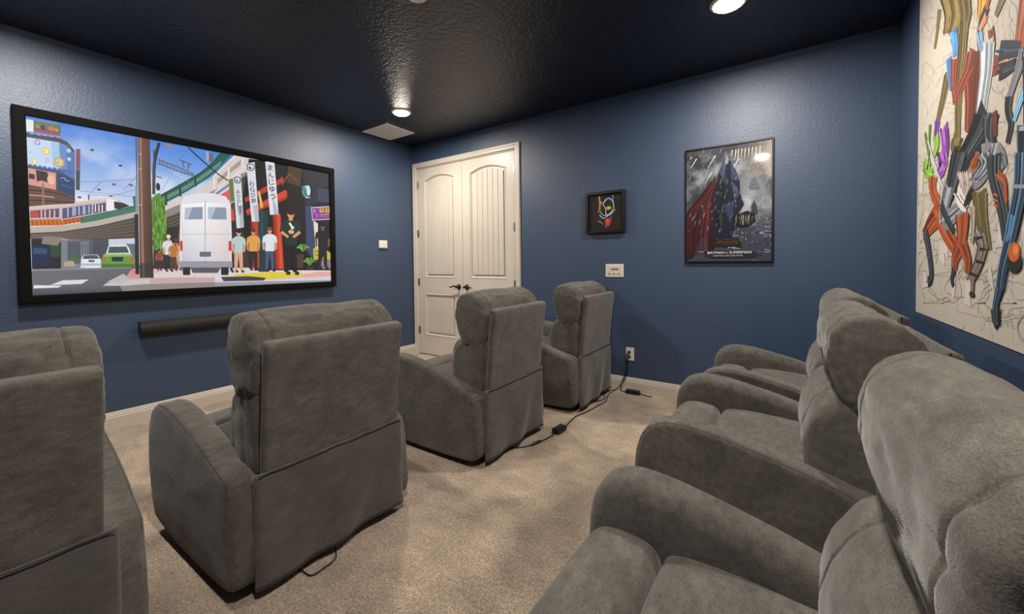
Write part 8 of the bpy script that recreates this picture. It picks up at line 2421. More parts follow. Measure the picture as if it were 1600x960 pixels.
('E','C8D0DC',(1110,-2430),30,30),
('E','C8D0DC',(2000,-2120),20,30),
('E','C8D0DC',(1360,-1770),30,20),
('E','C8D0DC',(1820,-1800),20,30),
('E','C8D0DC',(2950,-2780),30,30),
('E','C8D0DC',(2490,-3290),30,20),
('E','98A0B0',(1030,-3430),30,20),
('E','98A0B0',(2540,-1630),20,20),
('E','98A0B0',(1690,-3180),20,40),
('E','98A0B0',(1810,-3040),20,20),
('E','C8D0DC',(2840,-1620),20,30),
('E','C8D0DC',(1320,-2910),30,40),
('E','98A0B0',(1680,-1290),20,20),
('E','98A0B0',(3020,-2940),20,20),
('E','C8D0DC',(1100,-1930),20,10),
('E','C8D0DC',(1020,-2720),10,20),
('E','98A0B0',(2600,-2140),20,30),
('E','C8D0DC',(1840,-1600),10,40),
('E','98A0B0',(1770,-1210),30,30),
('E','C8D0DC',(2990,-1510),20,40),
('E','98A0B0',(1850,-2730),20,20),
('E','C8D0DC',(1370,-1180),20,30),
('E','C8D0DC',(1050,-1880),30,30),
('E','C8D0DC',(1490,-1230),30,20),
('E','98A0B0',(1870,-2370),20,30),
('E','98A0B0',(2020,-2190),30,20),
('E','98A0B0',(1860,-2410),30,30),
('E','C8D0DC',(2240,-2230),20,20),
('E','98A0B0',(1350,-2380),20,30),
('E','98A0B0',(1920,-1770),10,20),
('E','98A0B0',(2230,-1360),40,20),
('E','98A0B0',(2350,-1930),30,30),
('E','C8D0DC',(2630,-1960),20,30),
('E','C8D0DC',(1090,-2720),20,40),
('E','C8D0DC',(2040,-2970),30,10),
('E','C8D0DC',(2350,-2400),30,20),
('E','98A0B0',(1960,-1410),30,20),
('E','C8D0DC',(1890,-2580),20,30),
('E','98A0B0',(2270,-3020),20,10),
('E','98A0B0',(1430,-2270),20,20),
('E','C8D0DC',(1600,-1320),30,20),
('E','98A0B0',(1750,-2080),10,20),
('E','98A0B0',(1970,-1790),20,30),
('P','30141A',[(-850,2290),(-1490,1460),(-3000,-490),(-3110,-4580),(-2450,-4290),(-2120,-2900),(-1440,-2460),(-1330,-3960),(-960,-3860),(-660,-2270),(-570,900)]),
('S','5E2A30',38,16,[(-850,2180),(-1490,880),(-2890,-980),(-3000,-4290)]),
('S','4E1E24',38,16,[(-860,2140),(-1480,850),(-2810,-1020),(-2920,-4250)]),
('S','2A0E10',38,16,[(-860,2110),(-1460,820),(-2730,-1060),(-2840,-4220)]),
('S','5E2A30',38,16,[(-860,2080),(-1450,800),(-2650,-1110),(-2760,-4190)]),
('S','2A0E10',38,16,[(-860,2050),(-1430,770),(-2570,-1150),(-2680,-4160)]),
('S','5E2A30',38,16,[(-870,2020),(-1420,740),(-2500,-1200),(-2600,-4120)]),
('S','2A0E10',37,16,[(-870,1980),(-1400,710),(-2420,-1240),(-2530,-4090)]),
('S','201012',38,16,[(-870,1950),(-1390,680),(-2340,-1290),(-2450,-4060)]),
('S','421A1E',38,16,[(-880,1920),(-1370,650),(-2260,-1330),(-2370,-4030)]),
('S','421A1E',38,16,[(-880,1890),(-1360,620),(-2190,-1370),(-2290,-3990)]),
('S','421A1E',38,16,[(-880,1860),(-1340,590),(-2110,-1420),(-2220,-3960)]),
('S','421A1E',38,16,[(-880,1820),(-1330,560),(-2030,-1460),(-2140,-3930)]),
('S','201012',38,16,[(-890,1790),(-1310,540),(-1960,-1510),(-2060,-3900)]),
('S','4E1E24',38,16,[(-890,1760),(-1300,510),(-1880,-1550),(-1990,-3870)]),
('S','5E2A30',38,16,[(-890,1730),(-1280,480),(-1810,-1590),(-1910,-3840)]),
('S','4E1E24',38,16,[(-900,1700),(-1270,450),(-1730,-1640),(-1830,-3800)]),
('S','201012',38,16,[(-900,1660),(-1250,420),(-1650,-1680),(-1760,-3770)]),
('S','5E2A30',38,16,[(-900,1630),(-1240,390),(-1580,-1720),(-1680,-3740)]),
('S','5E2A30',38,16,[(-900,1600),(-1220,360),(-1500,-1770),(-1610,-3710)]),
('S','5E2A30',38,16,[(-910,1570),(-1210,330),(-1430,-1810),(-1530,-3680)]),
('S','5E2A30',38,16,[(-910,1540),(-1190,310),(-1350,-1850),(-1460,-3650)]),
('S','201012',38,16,[(-910,1500),(-1180,280),(-1280,-1890),(-1380,-3620)]),
('P','171B28',[(-1070,-2710),(-950,-200),(-850,1160),(-620,2600),(-270,3340),(-20,4020),(250,3370),(620,2590),(890,1730),(920,740),(1210,-170),(830,-800),(630,-1780),(340,-2820)]),
('P','343E58',[(-620,2600),(-20,4020),(-160,1860)]),
('P','343E58',[(250,3370),(890,1730),(330,1910)]),
('P','0E1118',[(-850,1160),(-160,1860),(-260,-40)]),
('P','343E58',[(330,1910),(920,740),(530,110)]),
('P','2C344E',[(-260,-40),(530,110),(240,-1640)]),
('P','0E1118',[(-950,-200),(-260,-40),(-560,-2280)]),
('P','7A7C88',[(-20,4020),(150,3500),(30,3120),(-170,3320)]),
('S','5E6A90',21,11,[(-190,-540),(-270,-750)]),
('S','5E6A90',21,11,[(-830,-90),(-910,-480)]),
('S','4E5C84',21,11,[(350,-2220),(280,-2500)]),
('S','4E5C84',21,11,[(10,2060),(-70,1730)]),
('S','4E5C84',21,10,[(730,1100),(660,690)]),
('S','4E5C84',21,11,[(-130,1930),(-200,1580)]),
('S','5E6A90',21,11,[(200,160),(120,-130)]),
('S','4E5C84',21,11,[(700,1300),(620,980)]),
('S','4E5C84',21,11,[(-280,-70),(-360,-510)]),
('S','0E1220',21,11,[(-390,2260),(-470,2030)]),
('S','4E5C84',21,11,[(-480,-1970),(-560,-2340)]),
('S','4E5C84',21,11,[(-710,-60),(-790,-460)]),
('S','4E5C84',21,11,[(-510,-930),(-590,-1240)]),
('S','4E5C84',21,11,[(-350,-1480),(-430,-1860)]),
('S','0E1220',21,10,[(520,2210),(440,1960)]),
('S','4E5C84',21,11,[(-370,970),(-450,560)]),
('S','4E5C84',21,10,[(680,-180),(610,-470)]),
('S','0E1220',22,11,[(-440,40),(-520,-200)]),
('S','4E5C84',21,11,[(-370,-2020),(-450,-2310)]),
('S','4E5C84',21,11,[(-520,960),(-600,770)]),
('S','0E1220',21,11,[(650,600),(580,220)]),
('S','5E6A90',21,11,[(450,1400),(380,1210)]),
('S','0E1220',21,11,[(110,2490),(30,2240)]),
('S','4E5C84',21,11,[(-580,1080),(-660,700)]),
('S','0E1220',21,11,[(160,2270),(90,1960)]),
('S','5E6A90',22,11,[(-840,530),(-920,250)]),
('S','4E5C84',21,11,[(440,210),(360,-170)]),
('S','0E1220',21,11,[(-230,-1570),(-310,-1840)]),
('S','0E1220',21,11,[(20,-1540),(-60,-1840)]),
('S','5E6A90',21,11,[(320,-1000),(250,-1260)]),
('S','4E5C84',21,10,[(100,-20),(20,-310)]),
('S','5E6A90',21,11,[(350,1670),(270,1480)]),
('S','0E1220',21,10,[(600,1690),(520,1450)]),
('S','4E5C84',21,11,[(-250,2640),(-330,2240)]),
('S','4E5C84',21,10,[(630,-2240),(550,-2670)]),
('S','5E6A90',21,11,[(-580,-480),(-660,-770)]),
('S','0E1220',21,11,[(400,-1320),(330,-1670)]),
('S','4E5C84',21,10,[(620,-130),(540,-320)]),
('S','4E5C84',21,11,[(430,-690),(360,-1080)]),
('S','4E5C84',21,11,[(-380,-600),(-460,-990)]),
('P','141414',[(540,-1440),(830,-910),(1400,-680),(1920,-990),(1960,-1540),(1500,-1940),(730,-2010)]),
('S','8A8478',16,11,[(690,-980),(620,-1730)]),
('S','8A8478',15,10,[(1530,-1000),(1530,-1830)]),
('S','8A8478',16,11,[(1010,-950),(1100,-1750)]),
('S','8A8478',15,10,[(1510,-1130),(1420,-1720)]),
('S','8A8478',15,10,[(1180,-1130),(1150,-1600)]),
('S','8A8478',15,10,[(1150,-1030),(1170,-1780)]),
('S','8A8478',15,10,[(1010,-1090),(930,-1690)]),
('S','8A8478',15,10,[(1310,-980),(1370,-1490)]),
('S','8A8478',15,10,[(1760,-1100),(1720,-1560)]),
('S','8A8478',15,10,[(1570,-930),(1540,-1480)]),
('S','8A8478',15,10,[(1120,-950),(1110,-1790)]),
('S','8A8478',15,10,[(1270,-1190),(1350,-1660)]),
('S','8A8478',15,10,[(640,-1110),(630,-1360)]),
('S','8A8478',15,10,[(1430,-1080),(1490,-1510)]),
('S','6E7480',12,7,[(2400,670),(2300,330)]),
('S','6E7480',14,8,[(-1740,-670),(-1810,-890)]),
('S','6E7480',14,9,[(-2520,1570),(-2610,1300)]),
('S','6E7480',14,8,[(-1920,-1160),(-2040,-1510)]),
('S','8A909C',12,7,[(2490,2470),(2360,2060)]),
('S','8A909C',13,8,[(890,2860),(790,2540)]),
('S','6E7480',14,8,[(-1130,170),(-1250,-210)]),
('S','6E7480',14,8,[(-2330,2700),(-2400,2490)]),
('S','A8AEBA',14,9,[(-2700,-630),(-2780,-860)]),
('S','A8AEBA',14,8,[(-1830,1670),(-1930,1370)]),
('S','8A909C',13,8,[(2230,800),(2170,580)]),
('S','8A909C',14,8,[(-1690,4680),(-1820,4280)]),
('S','8A909C',14,8,[(-780,4720),(-810,4600)]),
('S','8A909C',13,8,[(-900,3590),(-980,3360)]),
('S','8A909C',13,8,[(20,1110),(-70,830)]),
('S','8A909C',13,8,[(1620,2820),(1490,2400)]),
('S','A8AEBA',13,8,[(580,700),(510,480)]),
('S','6E7480',13,8,[(620,3510),(550,3270)]),
('S','8A909C',13,8,[(-410,1470),(-490,1230)]),
('S','A8AEBA',12,7,[(2640,-440),(2550,-740)]),
('S','8A909C',13,8,[(-330,2150),(-370,2040)]),
('S','A8AEBA',13,8,[(-410,4400),(-520,4070)]),
('S','8A909C',13,8,[(1680,-270),(1560,-650)]),
('S','6E7480',12,7,[(2730,-2060),(2680,-2220)]),
('S','8A909C',13,8,[(-760,1870),(-800,1750)]),
('S','6E7480',13,8,[(1310,2000),(1220,1730)]),
('S','A8AEBA',13,8,[(2730,1640),(2630,1320)]),
('S','8A909C',13,8,[(830,2930),(710,2550)]),
('S','8A909C',14,8,[(-1410,3770),(-1480,3570)]),
('S','6E7480',13,8,[(580,1290),(440,870)]),
('S','8A909C',13,8,[(680,-1450),(560,-1850)]),
('S','A8AEBA',13,8,[(1620,1630),(1560,1450)]),
('S','6E7480',13,8,[(1670,1710),(1620,1540)]),
('S','A8AEBA',14,9,[(-2300,-1260),(-2410,-1610)]),
('S','6E7480',12,7,[(2040,1900),(1980,1700)]),
('S','A8AEBA',13,8,[(1110,1870),(1020,1590)]),
('S','A8AEBA',14,8,[(-1990,2520),(-2040,2380)]),
('S','8A909C',12,7,[(2380,-820),(2320,-1010)]),
('S','8A909C',14,8,[(-1730,-20),(-1820,-270)]),
('S','6E7480',13,8,[(1050,2990),(990,2810)]),
('S','8A909C',13,8,[(-1290,3110),(-1430,2710)]),
('S','8A909C',12,7,[(2900,3400),(2810,3130)]),
('S','8A909C',13,8,[(1090,510),(970,130)]),
('S','A8AEBA',13,8,[(2760,-1300),(2680,-1580)]),
('S','8A909C',13,8,[(-990,2290),(-1110,1940)]),
('S','A8AEBA',14,8,[(-1320,-1750),(-1450,-2130)]),
('S','8A909C',13,8,[(1730,-180),(1670,-370)]),
('S','A8AEBA',14,9,[(-1940,-1180),(-2060,-1560)]),
('S','6E7480',14,8,[(-2450,-870),(-2490,-990)]),
('S','A8AEBA',13,8,[(1180,-1490),(1090,-1770)]),
('S','A8AEBA',13,8,[(2390,80),(2330,-130)]),
('S','8A909C',13,8,[(-710,-1540),(-790,-1790)]),
('S','A8AEBA',13,8,[(-60,3300),(-170,2970)]),
('S','8A909C',13,8,[(1730,3560),(1640,3290)]),
('S','8A909C',13,8,[(690,2130),(580,1790)]),
('S','A8AEBA',13,8,[(630,230),(570,20)]),
('S','8A909C',14,8,[(-2680,4550),(-2780,4250)]),
('S','8A909C',14,8,[(-1720,3330),(-1840,2960)]),
('S','A8AEBA',13,8,[(-720,1020),(-770,880)]),
('S','A8AEBA',12,7,[(2880,1140),(2760,760)]),
('S','8A909C',14,8,[(-1640,-680),(-1730,-940)]),
('S','6E7480',14,8,[(-2280,4400),(-2330,4260)]),
('S','A8AEBA',14,8,[(-1040,-1060),(-1100,-1240)]),
('S','A8AEBA',14,8,[(-1790,20),(-1840,-120)]),
('S','6E7480',13,8,[(150,3550),(100,3370)]),
('S','8A909C',13,8,[(70,1830),(-40,1500)]),
('S','8A909C',13,8,[(890,-1130),(820,-1350)]),
('S','A8AEBA',13,8,[(980,3380),(890,3080)]),
('S','8A909C',14,8,[(-2270,-610),(-2410,-1030)]),
('S','6E7480',13,8,[(2110,570),(1990,190)]),
('S','A8AEBA',14,8,[(-1620,-620),(-1760,-1050)]),
('S','8A909C',14,8,[(-2410,3250),(-2500,2990)]),
('S','6E7480',13,8,[(-400,-1250),(-510,-1570)]),
('S','6E7480',12,7,[(2410,2720),(2290,2340)]),
('S','A8AEBA',14,8,[(-1270,3970),(-1390,3600)]),
('S','6E7480',14,9,[(-2820,2320),(-2960,1930)]),
('S','A8AEBA',13,8,[(-330,-500),(-370,-640)]),
('S','6E7480',14,9,[(-2800,-1940),(-2860,-2140)]),
('S','6E7480',13,8,[(2010,-2100),(1940,-2360)]),
('S','A8AEBA',13,8,[(-90,4120),(-220,3720)]),
('S','A8AEBA',13,8,[(700,4090),(570,3690)]),
('S','A8AEBA',14,9,[(-2770,3810),(-2820,3660)]),
('S','8A909C',13,8,[(1260,210),(1180,-50)]),
('S','A8AEBA',12,7,[(2210,-1230),(2110,-1560)]),
('S','A8AEBA',14,9,[(-2670,2610),(-2800,2210)]),
('S','6E7480',14,8,[(-1660,-350),(-1740,-580)]),
('S','A8AEBA',14,8,[(-1060,-450),(-1140,-690)]),
('S','6E7480',13,8,[(-1330,-20),(-1390,-200)]),
('S','8A909C',13,8,[(210,3980),(140,3780)]),
('S','A8AEBA',13,8,[(850,-1970),(760,-2250)]),
('S','6E7480',13,8,[(1220,3100),(1140,2830)]),
('S','A8AEBA',13,8,[(-480,-1960),(-580,-2280)]),
('S','6E7480',12,7,[(1880,-1140),(1830,-1290)]),
('S','8A909C',13,8,[(1250,-60),(1160,-350)]),
('S','6E7480',14,9,[(-1870,-2030),(-1940,-2280)]),
('S','6E7480',13,8,[(-350,-930),(-470,-1290)]),
('S','A8AEBA',13,8,[(540,-2230),(450,-2510)]),
('S','A8AEBA',14,9,[(-2480,-890),(-2590,-1220)]),
('S','6E7480',13,8,[(2330,3700),(2210,3300)]),
('S','8A909C',13,8,[(-300,-240),(-370,-450)]),
('S','A8AEBA',13,8,[(-120,700),(-210,390)]),
('S','A8AEBA',14,8,[(-1940,4200),(-2020,3960)]),
('S','6E7480',14,8,[(-1620,1800),(-1660,1680)]),
('S','8A909C',12,7,[(2920,-330),(2860,-530)]),
('S','A8AEBA',13,8,[(700,3230),(660,3110)]),
('S','A8AEBA',13,8,[(-380,1990),(-500,1620)]),
('S','A8AEBA',13,8,[(1800,3290),(1770,3190)]),
('S','6E7480',13,8,[(-140,2960),(-270,2590)]),
('S','A8AEBA',14,8,[(-1840,2290),(-1960,1950)]),
('S','6E7480',12,7,[(2510,-1840),(2400,-2230)]),
('S','C8CCD4',33,16,[(-2240,3920),(-2690,3170)]),
('S','C8CCD4',32,16,[(-830,3980),(-1380,3050)]),
('S','C8CCD4',32,16,[(-1080,2660),(-1580,1810)]),
('S','C8CCD4',33,17,[(-2620,4150),(-2750,3940)]),
('S','C8CCD4',31,15,[(810,3450),(460,2840)]),
('S','C8BCA8',37,11,[(370,4210),(320,3670)]),
('S','C8BCA8',36,10,[(620,4210),(560,3450)]),
('S','C8BCA8',36,10,[(810,4210),(750,3230)]),
('S','C8BCA8',36,10,[(1050,4210),(990,3560)]),
('S','C8BCA8',35,10,[(1270,4210),(1210,3340)]),
('S','C8BCA8',36,10,[(1520,4200),(1470,3450)]),
('S','C8BCA8',35,10,[(1760,4200),(1700,3560)]),
('S','C8BCA8',35,10,[(2000,4200),(1950,2920)]),
('S','C8BCA8',35,10,[(2260,4200),(2210,3240)]),
('P','26272C',[(-1700,-3820),(-860,-3750),(1880,-3840),(2070,-4040),(1840,-4360),(-1170,-4360),(-1590,-4170)]),
('P','241C12',[(-1190,-3530),(-970,-3060),(-600,-2710),(-150,-2880),(50,-2950),(270,-2880),(750,-2720),(960,-3130),(1080,-3530),(640,-3450),(50,-3500),(-560,-3410)]),
('P','40311E',[(-840,-3150),(-560,-2900),(50,-3090),(660,-2920),(850,-3290),(50,-3260)]),
('P','2C2214',[(-450,-3130),(50,-3230),(540,-3130),(580,-3340),(50,-3390),(-470,-3320)]),
('T', 'E0E0E4', 'BATMAN v SUPERMAN', (160, -3930), 190, 3090),
('T', 'D0D0D6', 'DAWN OF JUSTICE', (70, -4200), 120, 2060)]
SMALLART = [
('S','1A1210',43,16,[(450,-810),(520,-1360)]),
('S','241612',45,17,[(-720,1730),(-810,1320)]),
('S','241612',45,17,[(-730,-20),(-850,-320)]),
('S','2A1A14',44,16,[(-630,-1360),(-720,-1910)]),
('S','241612',45,17,[(-1080,-260),(-1170,-890)]),
('S','241612',45,17,[(-1520,-790),(-1440,-1140)]),
('S','241612',43,16,[(1480,-180),(1410,-790)]),
('S','2A1A14',44,16,[(-900,-1520),(-950,-1890)]),
('S','1A1210',45,17,[(-990,1420),(-1030,850)]),
('S','140E0C',43,16,[(340,-290),(240,-650)]),
('S','241612',44,16,[(-550,-580),(-550,-1100)]),
('S','1A1210',45,17,[(-1360,-1530),(-1250,-1910)]),
('S','2A1A14',44,16,[(-230,-80),(-260,-540)]),
('S','241612',45,17,[(-1490,1830),(-1470,1190)]),
('S','2A1A14',45,17,[(-1140,1080),(-1180,710)]),
('S','1A1210',44,16,[(140,-910),(160,-1460)]),
('S','2A1A14',44,16,[(-340,830),(-240,560)]),
('S','241612',45,17,[(-430,-280),(-470,-890)]),
('S','140E0C',44,16,[(210,720),(170,170)]),
('S','140E0C',43,16,[(460,-740),(570,-1030)]),
('S','2A1A14',45,17,[(-1380,-1570),(-1500,-2100)]),
('S','2A1A14',44,16,[(-420,990),(-500,370)]),
('S','140E0C',43,16,[(500,-1020),(570,-1290)]),
('S','2A1A14',43,16,[(780,-1560),(690,-1950)]),
('S','140E0C',44,16,[(-1050,-1080),(-1140,-1690)]),
('S','2A1A14',43,16,[(450,1200),(550,680)]),
('S','2A1A14',45,17,[(-500,920),(-520,640)]),
('S','241612',44,16,[(-330,-1630),(-300,-2060)]),
('S','140E0C',45,17,[(-430,1570),(-430,1120)]),
('S','140E0C',43,16,[(90,1600),(130,1100)]),
('S','140E0C',43,16,[(880,480),(950,150)]),
('S','140E0C',43,16,[(1540,-790),(1570,-1250)]),
('S','140E0C',45,17,[(-1500,30),(-1540,-310)]),
('S','140E0C',44,16,[(-600,120),(-630,-370)]),
('S','140E0C',43,16,[(800,-1130),(890,-1420)]),
('S','140E0C',42,16,[(1200,150),(1300,-280)]),
('S','140E0C',43,16,[(170,1230),(260,810)]),
('S','2A1A14',43,16,[(660,-750),(590,-1280)]),
('S','2A1A14',43,16,[(320,-530),(270,-980)]),
('S','1A1210',43,16,[(1200,770),(1140,320)]),
('S','B08A30',67,39,[(-600,1690),(-540,820),(-650,-30)]),
('S','D8B850',22,16,[(-530,1570),(-470,600)]),
('S','6A5A30',88,44,[(-330,1010),(-470,380),(-360,50)]),
('S','3A9AB8',48,27,[(760,1540),(800,910),(850,380)]),
('S','A8D0E8',38,27,[(-60,990),(300,1290),(720,1020),(850,380),(510,-130),(90,-280)]),
('S','D8E0F0',32,22,[(100,1210),(-170,780),(50,320),(90,-280)]),
('E','8A7A28',(350,380),290,200),
('E','D0B840',(370,370),190,100),
('E','A08838',(-400,930),130,140),
('S','E0E4F0',33,16,[(-550,-240),(-160,-560),(160,-420),(510,-210),(1010,200)]),
('S','B8C8E0',27,16,[(-490,60),(-210,-230),(90,-330),(510,-280),(790,-40)]),
('S','58A0A0',50,22,[(-730,-810),(-440,-910),(-160,-1170)]),
('S','2A5A60',27,16,[(-610,-580),(-330,-830)]),
('E','A83038',(270,-940),270,390),
('E','D84850',(240,-870),160,220),
('S','E0585A',32,16,[(510,-440),(620,-680),(490,-970)]),
('S','D8A080',22,11,[(90,-1160),(90,-1530)]),
('S','6A2A20',39,22,[(10,-510),(-20,-940),(90,-1210)])]

def text_polys(txt):
    cu = bpy.data.curves.new('t', 'FONT'); cu.body = txt; cu.size = 1; cu.resolution_u = 3; cu.offset = 0.012 if len(txt) == 1 else 0.0
    cu.align_x = 'CENTER'
    ob = bpy.data.objects.new('t', cu); COL.objects.link(ob)
    dg = bpy.context.evaluated_depsgraph_get(); dg.update()
    me = ob.evaluated_get(dg).to_mesh()
    V = [(v.co.x, v.co.y) for v in me.vertices]; P = [tuple(p.vertices) for p in me.polygons]
    ob.evaluated_get(dg).to_mesh_clear()
    bpy.data.objects.remove(ob); bpy.data.curves.remove(cu)
    return V, P
def picture(name, prims, fn, material, parent, background, step=8e-6, unit=1e-4, label=None):
    """flat print: coloured shapes laid one over the other; fn(a, depth, b) -> xyz, depth grows toward the viewer.
    background(verts, faces, cols) fills layer 0"""
    V, Fc, C = [], [], []
    background(V, Fc, C, fn)
    d = 0.0004
    for p in prims:
        d += step; k = p[0]; base = len(V)
        if k in 'PG':
            pts = [(a*unit, b*unit) for a, b in p[2]]
            cs = [lin(p[1])]*len(pts) if k == 'P' else [lin(c) for c in p[1]]
            V += [fn(a, d, b) for a, b in pts]; C += cs; Fc.append(tuple(range(base, base+len(pts))))
        elif k == 'S':
            pts = [(a*unit, b*unit) for a, b in p[4]]
            if len(pts) > 2 and len(pts) < 9: pts = catmull(pts, 4, False)
            n = len(pts); w0, w1 = p[2]*unit, p[3]*unit; c = lin(p[1]); L, Rr_ = [], []
            for i, (a, b) in enumerate(pts):
                q0, q1 = pts[max(i-1, 0)], pts[min(i+1, n-1)]; dx, dy = q1[0]-q0[0], q1[1]-q0[1]; l = math.hypot(dx, dy) or 1
                w = w0+(w1-w0)*i/(n-1)
                L.append((a-dy/l*w, b+dx/l*w)); Rr_.append((a+dy/l*w, b-dx/l*w))
            for (a, b), (e, f) in zip(L, Rr_): V += [fn(a, d, b), fn(e, d, f)]
            C += [c]*(2*n)
            for i in range(n-1): Fc.append((base+2*i, base+2*i+1, base+2*i+3, base+2*i+2))
        elif k == 'E':
            (a, b), rx, ry = p[2], p[3], p[4]; n = 18
            V += [fn((a+rx*math.cos(t*2*math.pi/n))*unit, d, (b+ry*math.sin(t*2*math.pi/n))*unit) for t in range(n)]
            C += [lin(p[1])]*n; Fc.append(tuple(range(base, base+n)))
        elif k == 'T':
            tv, tp = text_polys(p[2])
            if not tv: continue
            xs = [v[0] for v in tv]; ys = [v[1] for v in tv]; mx, my = (min(xs)+max(xs))/2, (min(ys)+max(ys))/2
            sy = p[4]*unit/max(1e-3, max(ys)-min(ys)); sx = p[5]*unit/max(1e-3, max(xs)-min(xs))
            V += [fn(p[3][0]*unit+(x-mx)*sx, d, p[3][1]*unit+(y-my)*sy) for x, y in tv]
            C += [lin(p[1])]*len(tv); Fc += [tuple(base+i for i in q) for q in tp]
    me = bpy.data.meshes.new(name); me.from_pydata(V, [], Fc); me.update()
    at = me.color_attributes.new('ink', 'FLOAT_COLOR', 'POINT')
    flat = []
    for c in C: flat += [c[0], c[1], c[2], 1.0]
    at.data.foreach_set('color', flat)
    me.materials.append(MATS[material])
    o = bpy.data.objects.new(name, me); link(o, parent)
    if label: o['label'] = label
    return o
def ink_mat(name, emit=0.0, rough=0.6, coat=0.0, grain=(300, 0.12), coat_rough=0.1, spec=0.4):
    m = mat(name, 'FFFFFF', rough, coat=coat, spec=spec); n = m.node_tree.nodes; L = m.node_tree.links; b = n['Principled BSDF']
    at = n.new('ShaderNodeVertexColor'); at.layer_name = 'ink'
    tc = n.new('ShaderNodeTexCoord'); nz = n.new('ShaderNodeTexNoise'); nz.inputs['Scale'].default_value = grain[0]; nz.inputs['Detail'].default_value = 3
    L.new(tc.outputs['Object'], nz.inputs['Vector'])
    mr = n.new('ShaderNodeMapRange'); L.new(nz.outputs[0], mr.inputs[0]); mr.inputs[1].default_value = 0.3; mr.inputs[2].default_value = 0.7; mr.inputs[3].default_value = 1-grain[1]; mr.inputs[4].default_value = 1+grain[1]
    vm = n.new('ShaderNodeVectorMath'); vm.operation = 'SCALE'; L.new(at.outputs[0], vm.inputs[0]); L.new(mr.outputs[0], vm.inputs['Scale'])
    b.inputs['Coat Roughness'].default_value = coat_rough
    if emit:
        L.new(vm.outputs[0], b.inputs['Emission Color']); b.inputs['Emission Strength'].default_value = emit
        b.inputs['Base Color'].default_value = (0.02, 0.02, 0.02, 1)
    else: L.new(vm.outputs[0], b.inputs['Base Color'])
ink_mat('screen_image', emit=0.95, rough=0.7, grain=(60, 0.03), spec=0.1)
ink_mat('mural_print', rough=0.55, grain=(90, 0.10))
ink_mat('poster_print', rough=0.5, coat=0.6, grain=(120, 0.25), coat_rough=0.05, spec=0.2)
ink_mat('small_print', rough=0.5, grain=(120, 0.15))

def grid_fill(a0, a1, b0, b1, na, nb, col):
    def f(V, Fc, C, fn):
        for i in range(na+1):
            for j in range(nb+1):
                u, v = i/na, j/nb
                V.append(fn(a0+(a1-a0)*u, 0.0, b0+(b1-b0)*v)); C.append(lin(col(u, v)))
        for i in range(na):
            for j in range(nb):
                q = i*(nb+1)+j; Fc.append((q, q+nb+1, q+nb+2, q+1))
    return f
def mixc(a, b, t): t = min(1, max(0, t)); return tuple(x+(y-x)*t for x, y in zip(a, b))
def sky(u, v):
    blue = mixc((0.82, 0.86, 0.94), (0.27, 0.50, 0.86), (v-0.52)/0.5)
    n = noise.fractal(Vector((u*7, v*5, 2.0)), 0.9, 2.0, 5)*0.5+0.5
    w = min(1, max(0, (n-0.38)*2.6))*(1.28-v)
    return mixc(blue, (0.93, 0.94, 0.98), w)
def clip_prims(prims, a0, a1, b0, b1):
    """cut every shape to the picture area so nothing spills onto the frame"""
    def cp(pts, cs):
        for ax, lim, sg in ((0, a0, 1), (0, a1, -1), (1, b0, 1), (1, b1, -1)):
            out, oc = [], []
            for i in range(len(pts)):
                p, q = pts[i-1], pts[i]; cp_, cq = cs[i-1], cs[i]
                ip, iq = (p[ax]-lim)*sg >= 0, (q[ax]-lim)*sg >= 0
                if ip != iq:
                    t = (lim-p[ax])/(q[ax]-p[ax]); out.append(tuple(x+(y-x)*t for x, y in zip(p, q))); oc.append(cp_ if t < 0.5 else cq)
                if iq: out.append(q); oc.append(cq)
            pts, cs = out, oc
            if len(pts) < 3: return [], []
        return pts, cs
    res = []
    for p in prims:
        if p[0] == 'P':
            q, _ = cp(p[2], [0]*len(p[2]))
            if q: res.append(('P', p[1], q))
        elif p[0] == 'G':
            q, c = cp(p[2], p[1])
            if q: res.append(('G', c, q))
        elif p[0] == 'S':
            q = [(min(max(x, a0+p[2]), a1-p[2]), min(max(y, b0+p[2]), b1-p[2])) for x, y in p[4]]
            if max(x for x, y in q)-min(x for x, y in q)+max(y for x, y in q)-min(y for x, y in q) > 3: res.append(('S', p[1], p[2], p[3], q))
        elif p[0] == 'E':
            if a0 < p[2][0]-p[3] and p[2][0]+p[3] < a1 and b0 < p[2][1]-p[4] and p[2][1]+p[4] < b1: res.append(p)
        else: res.append(p)
    return res
picture('picture', clip_prims(SCREEN, -hw*1e4, hw*1e4, 0, hh*1e4), lambda a, d, b: (0.038+d, a, b), 'screen_image', screen,
        grid_fill(-hw, hw, 0, hh, 120, 70, sky), label='lit picture of a sunny street with train viaduct, banners and passers-by')

# mural on the right wall (faces -x)
MZ0, MZ1, MY0, MY1 = 0.897, 2.66, -0.476, -3.30
mural = thing('wall_mural', (W, MY0, MZ0), 'large cream comic-style mural canvas with bold colour sweeps on the right wall', 'mural')
bm = bmesh.new(); box(bm, -0.0030, 0, MY1-MY0, 0, 0, MZ1-MZ0); finish('canvas', bm, 'canvas_edge', mural)
def cream(u, v):
    n = noise.fractal(Vector((u*14, v*12, 5)), 1, 2, 4); return mixc((0.97, 0.95, 0.92), (0.91, 0.88, 0.86), n*1.2+0.35)
random.seed(21)
for _ in range(420):                                   # the same faint line work over the rest of the canvas
    y, z, a = random.uniform(-3250, -1900), random.uniform(930, 2600), random.uniform(0, 6.3); pts = [(y, z)]
    for _k in range(random.randint(3, 6)):
        a += random.uniform(-0.9, 0.9); y += math.cos(a)*random.uniform(15, 60); z += math.sin(a)*random.uniform(15, 60); pts.append((y, z))
    MURAL.append(('S', random.choice(['B0A69C', 'A89E96', 'C4BAB0']), 1, 1, pts))
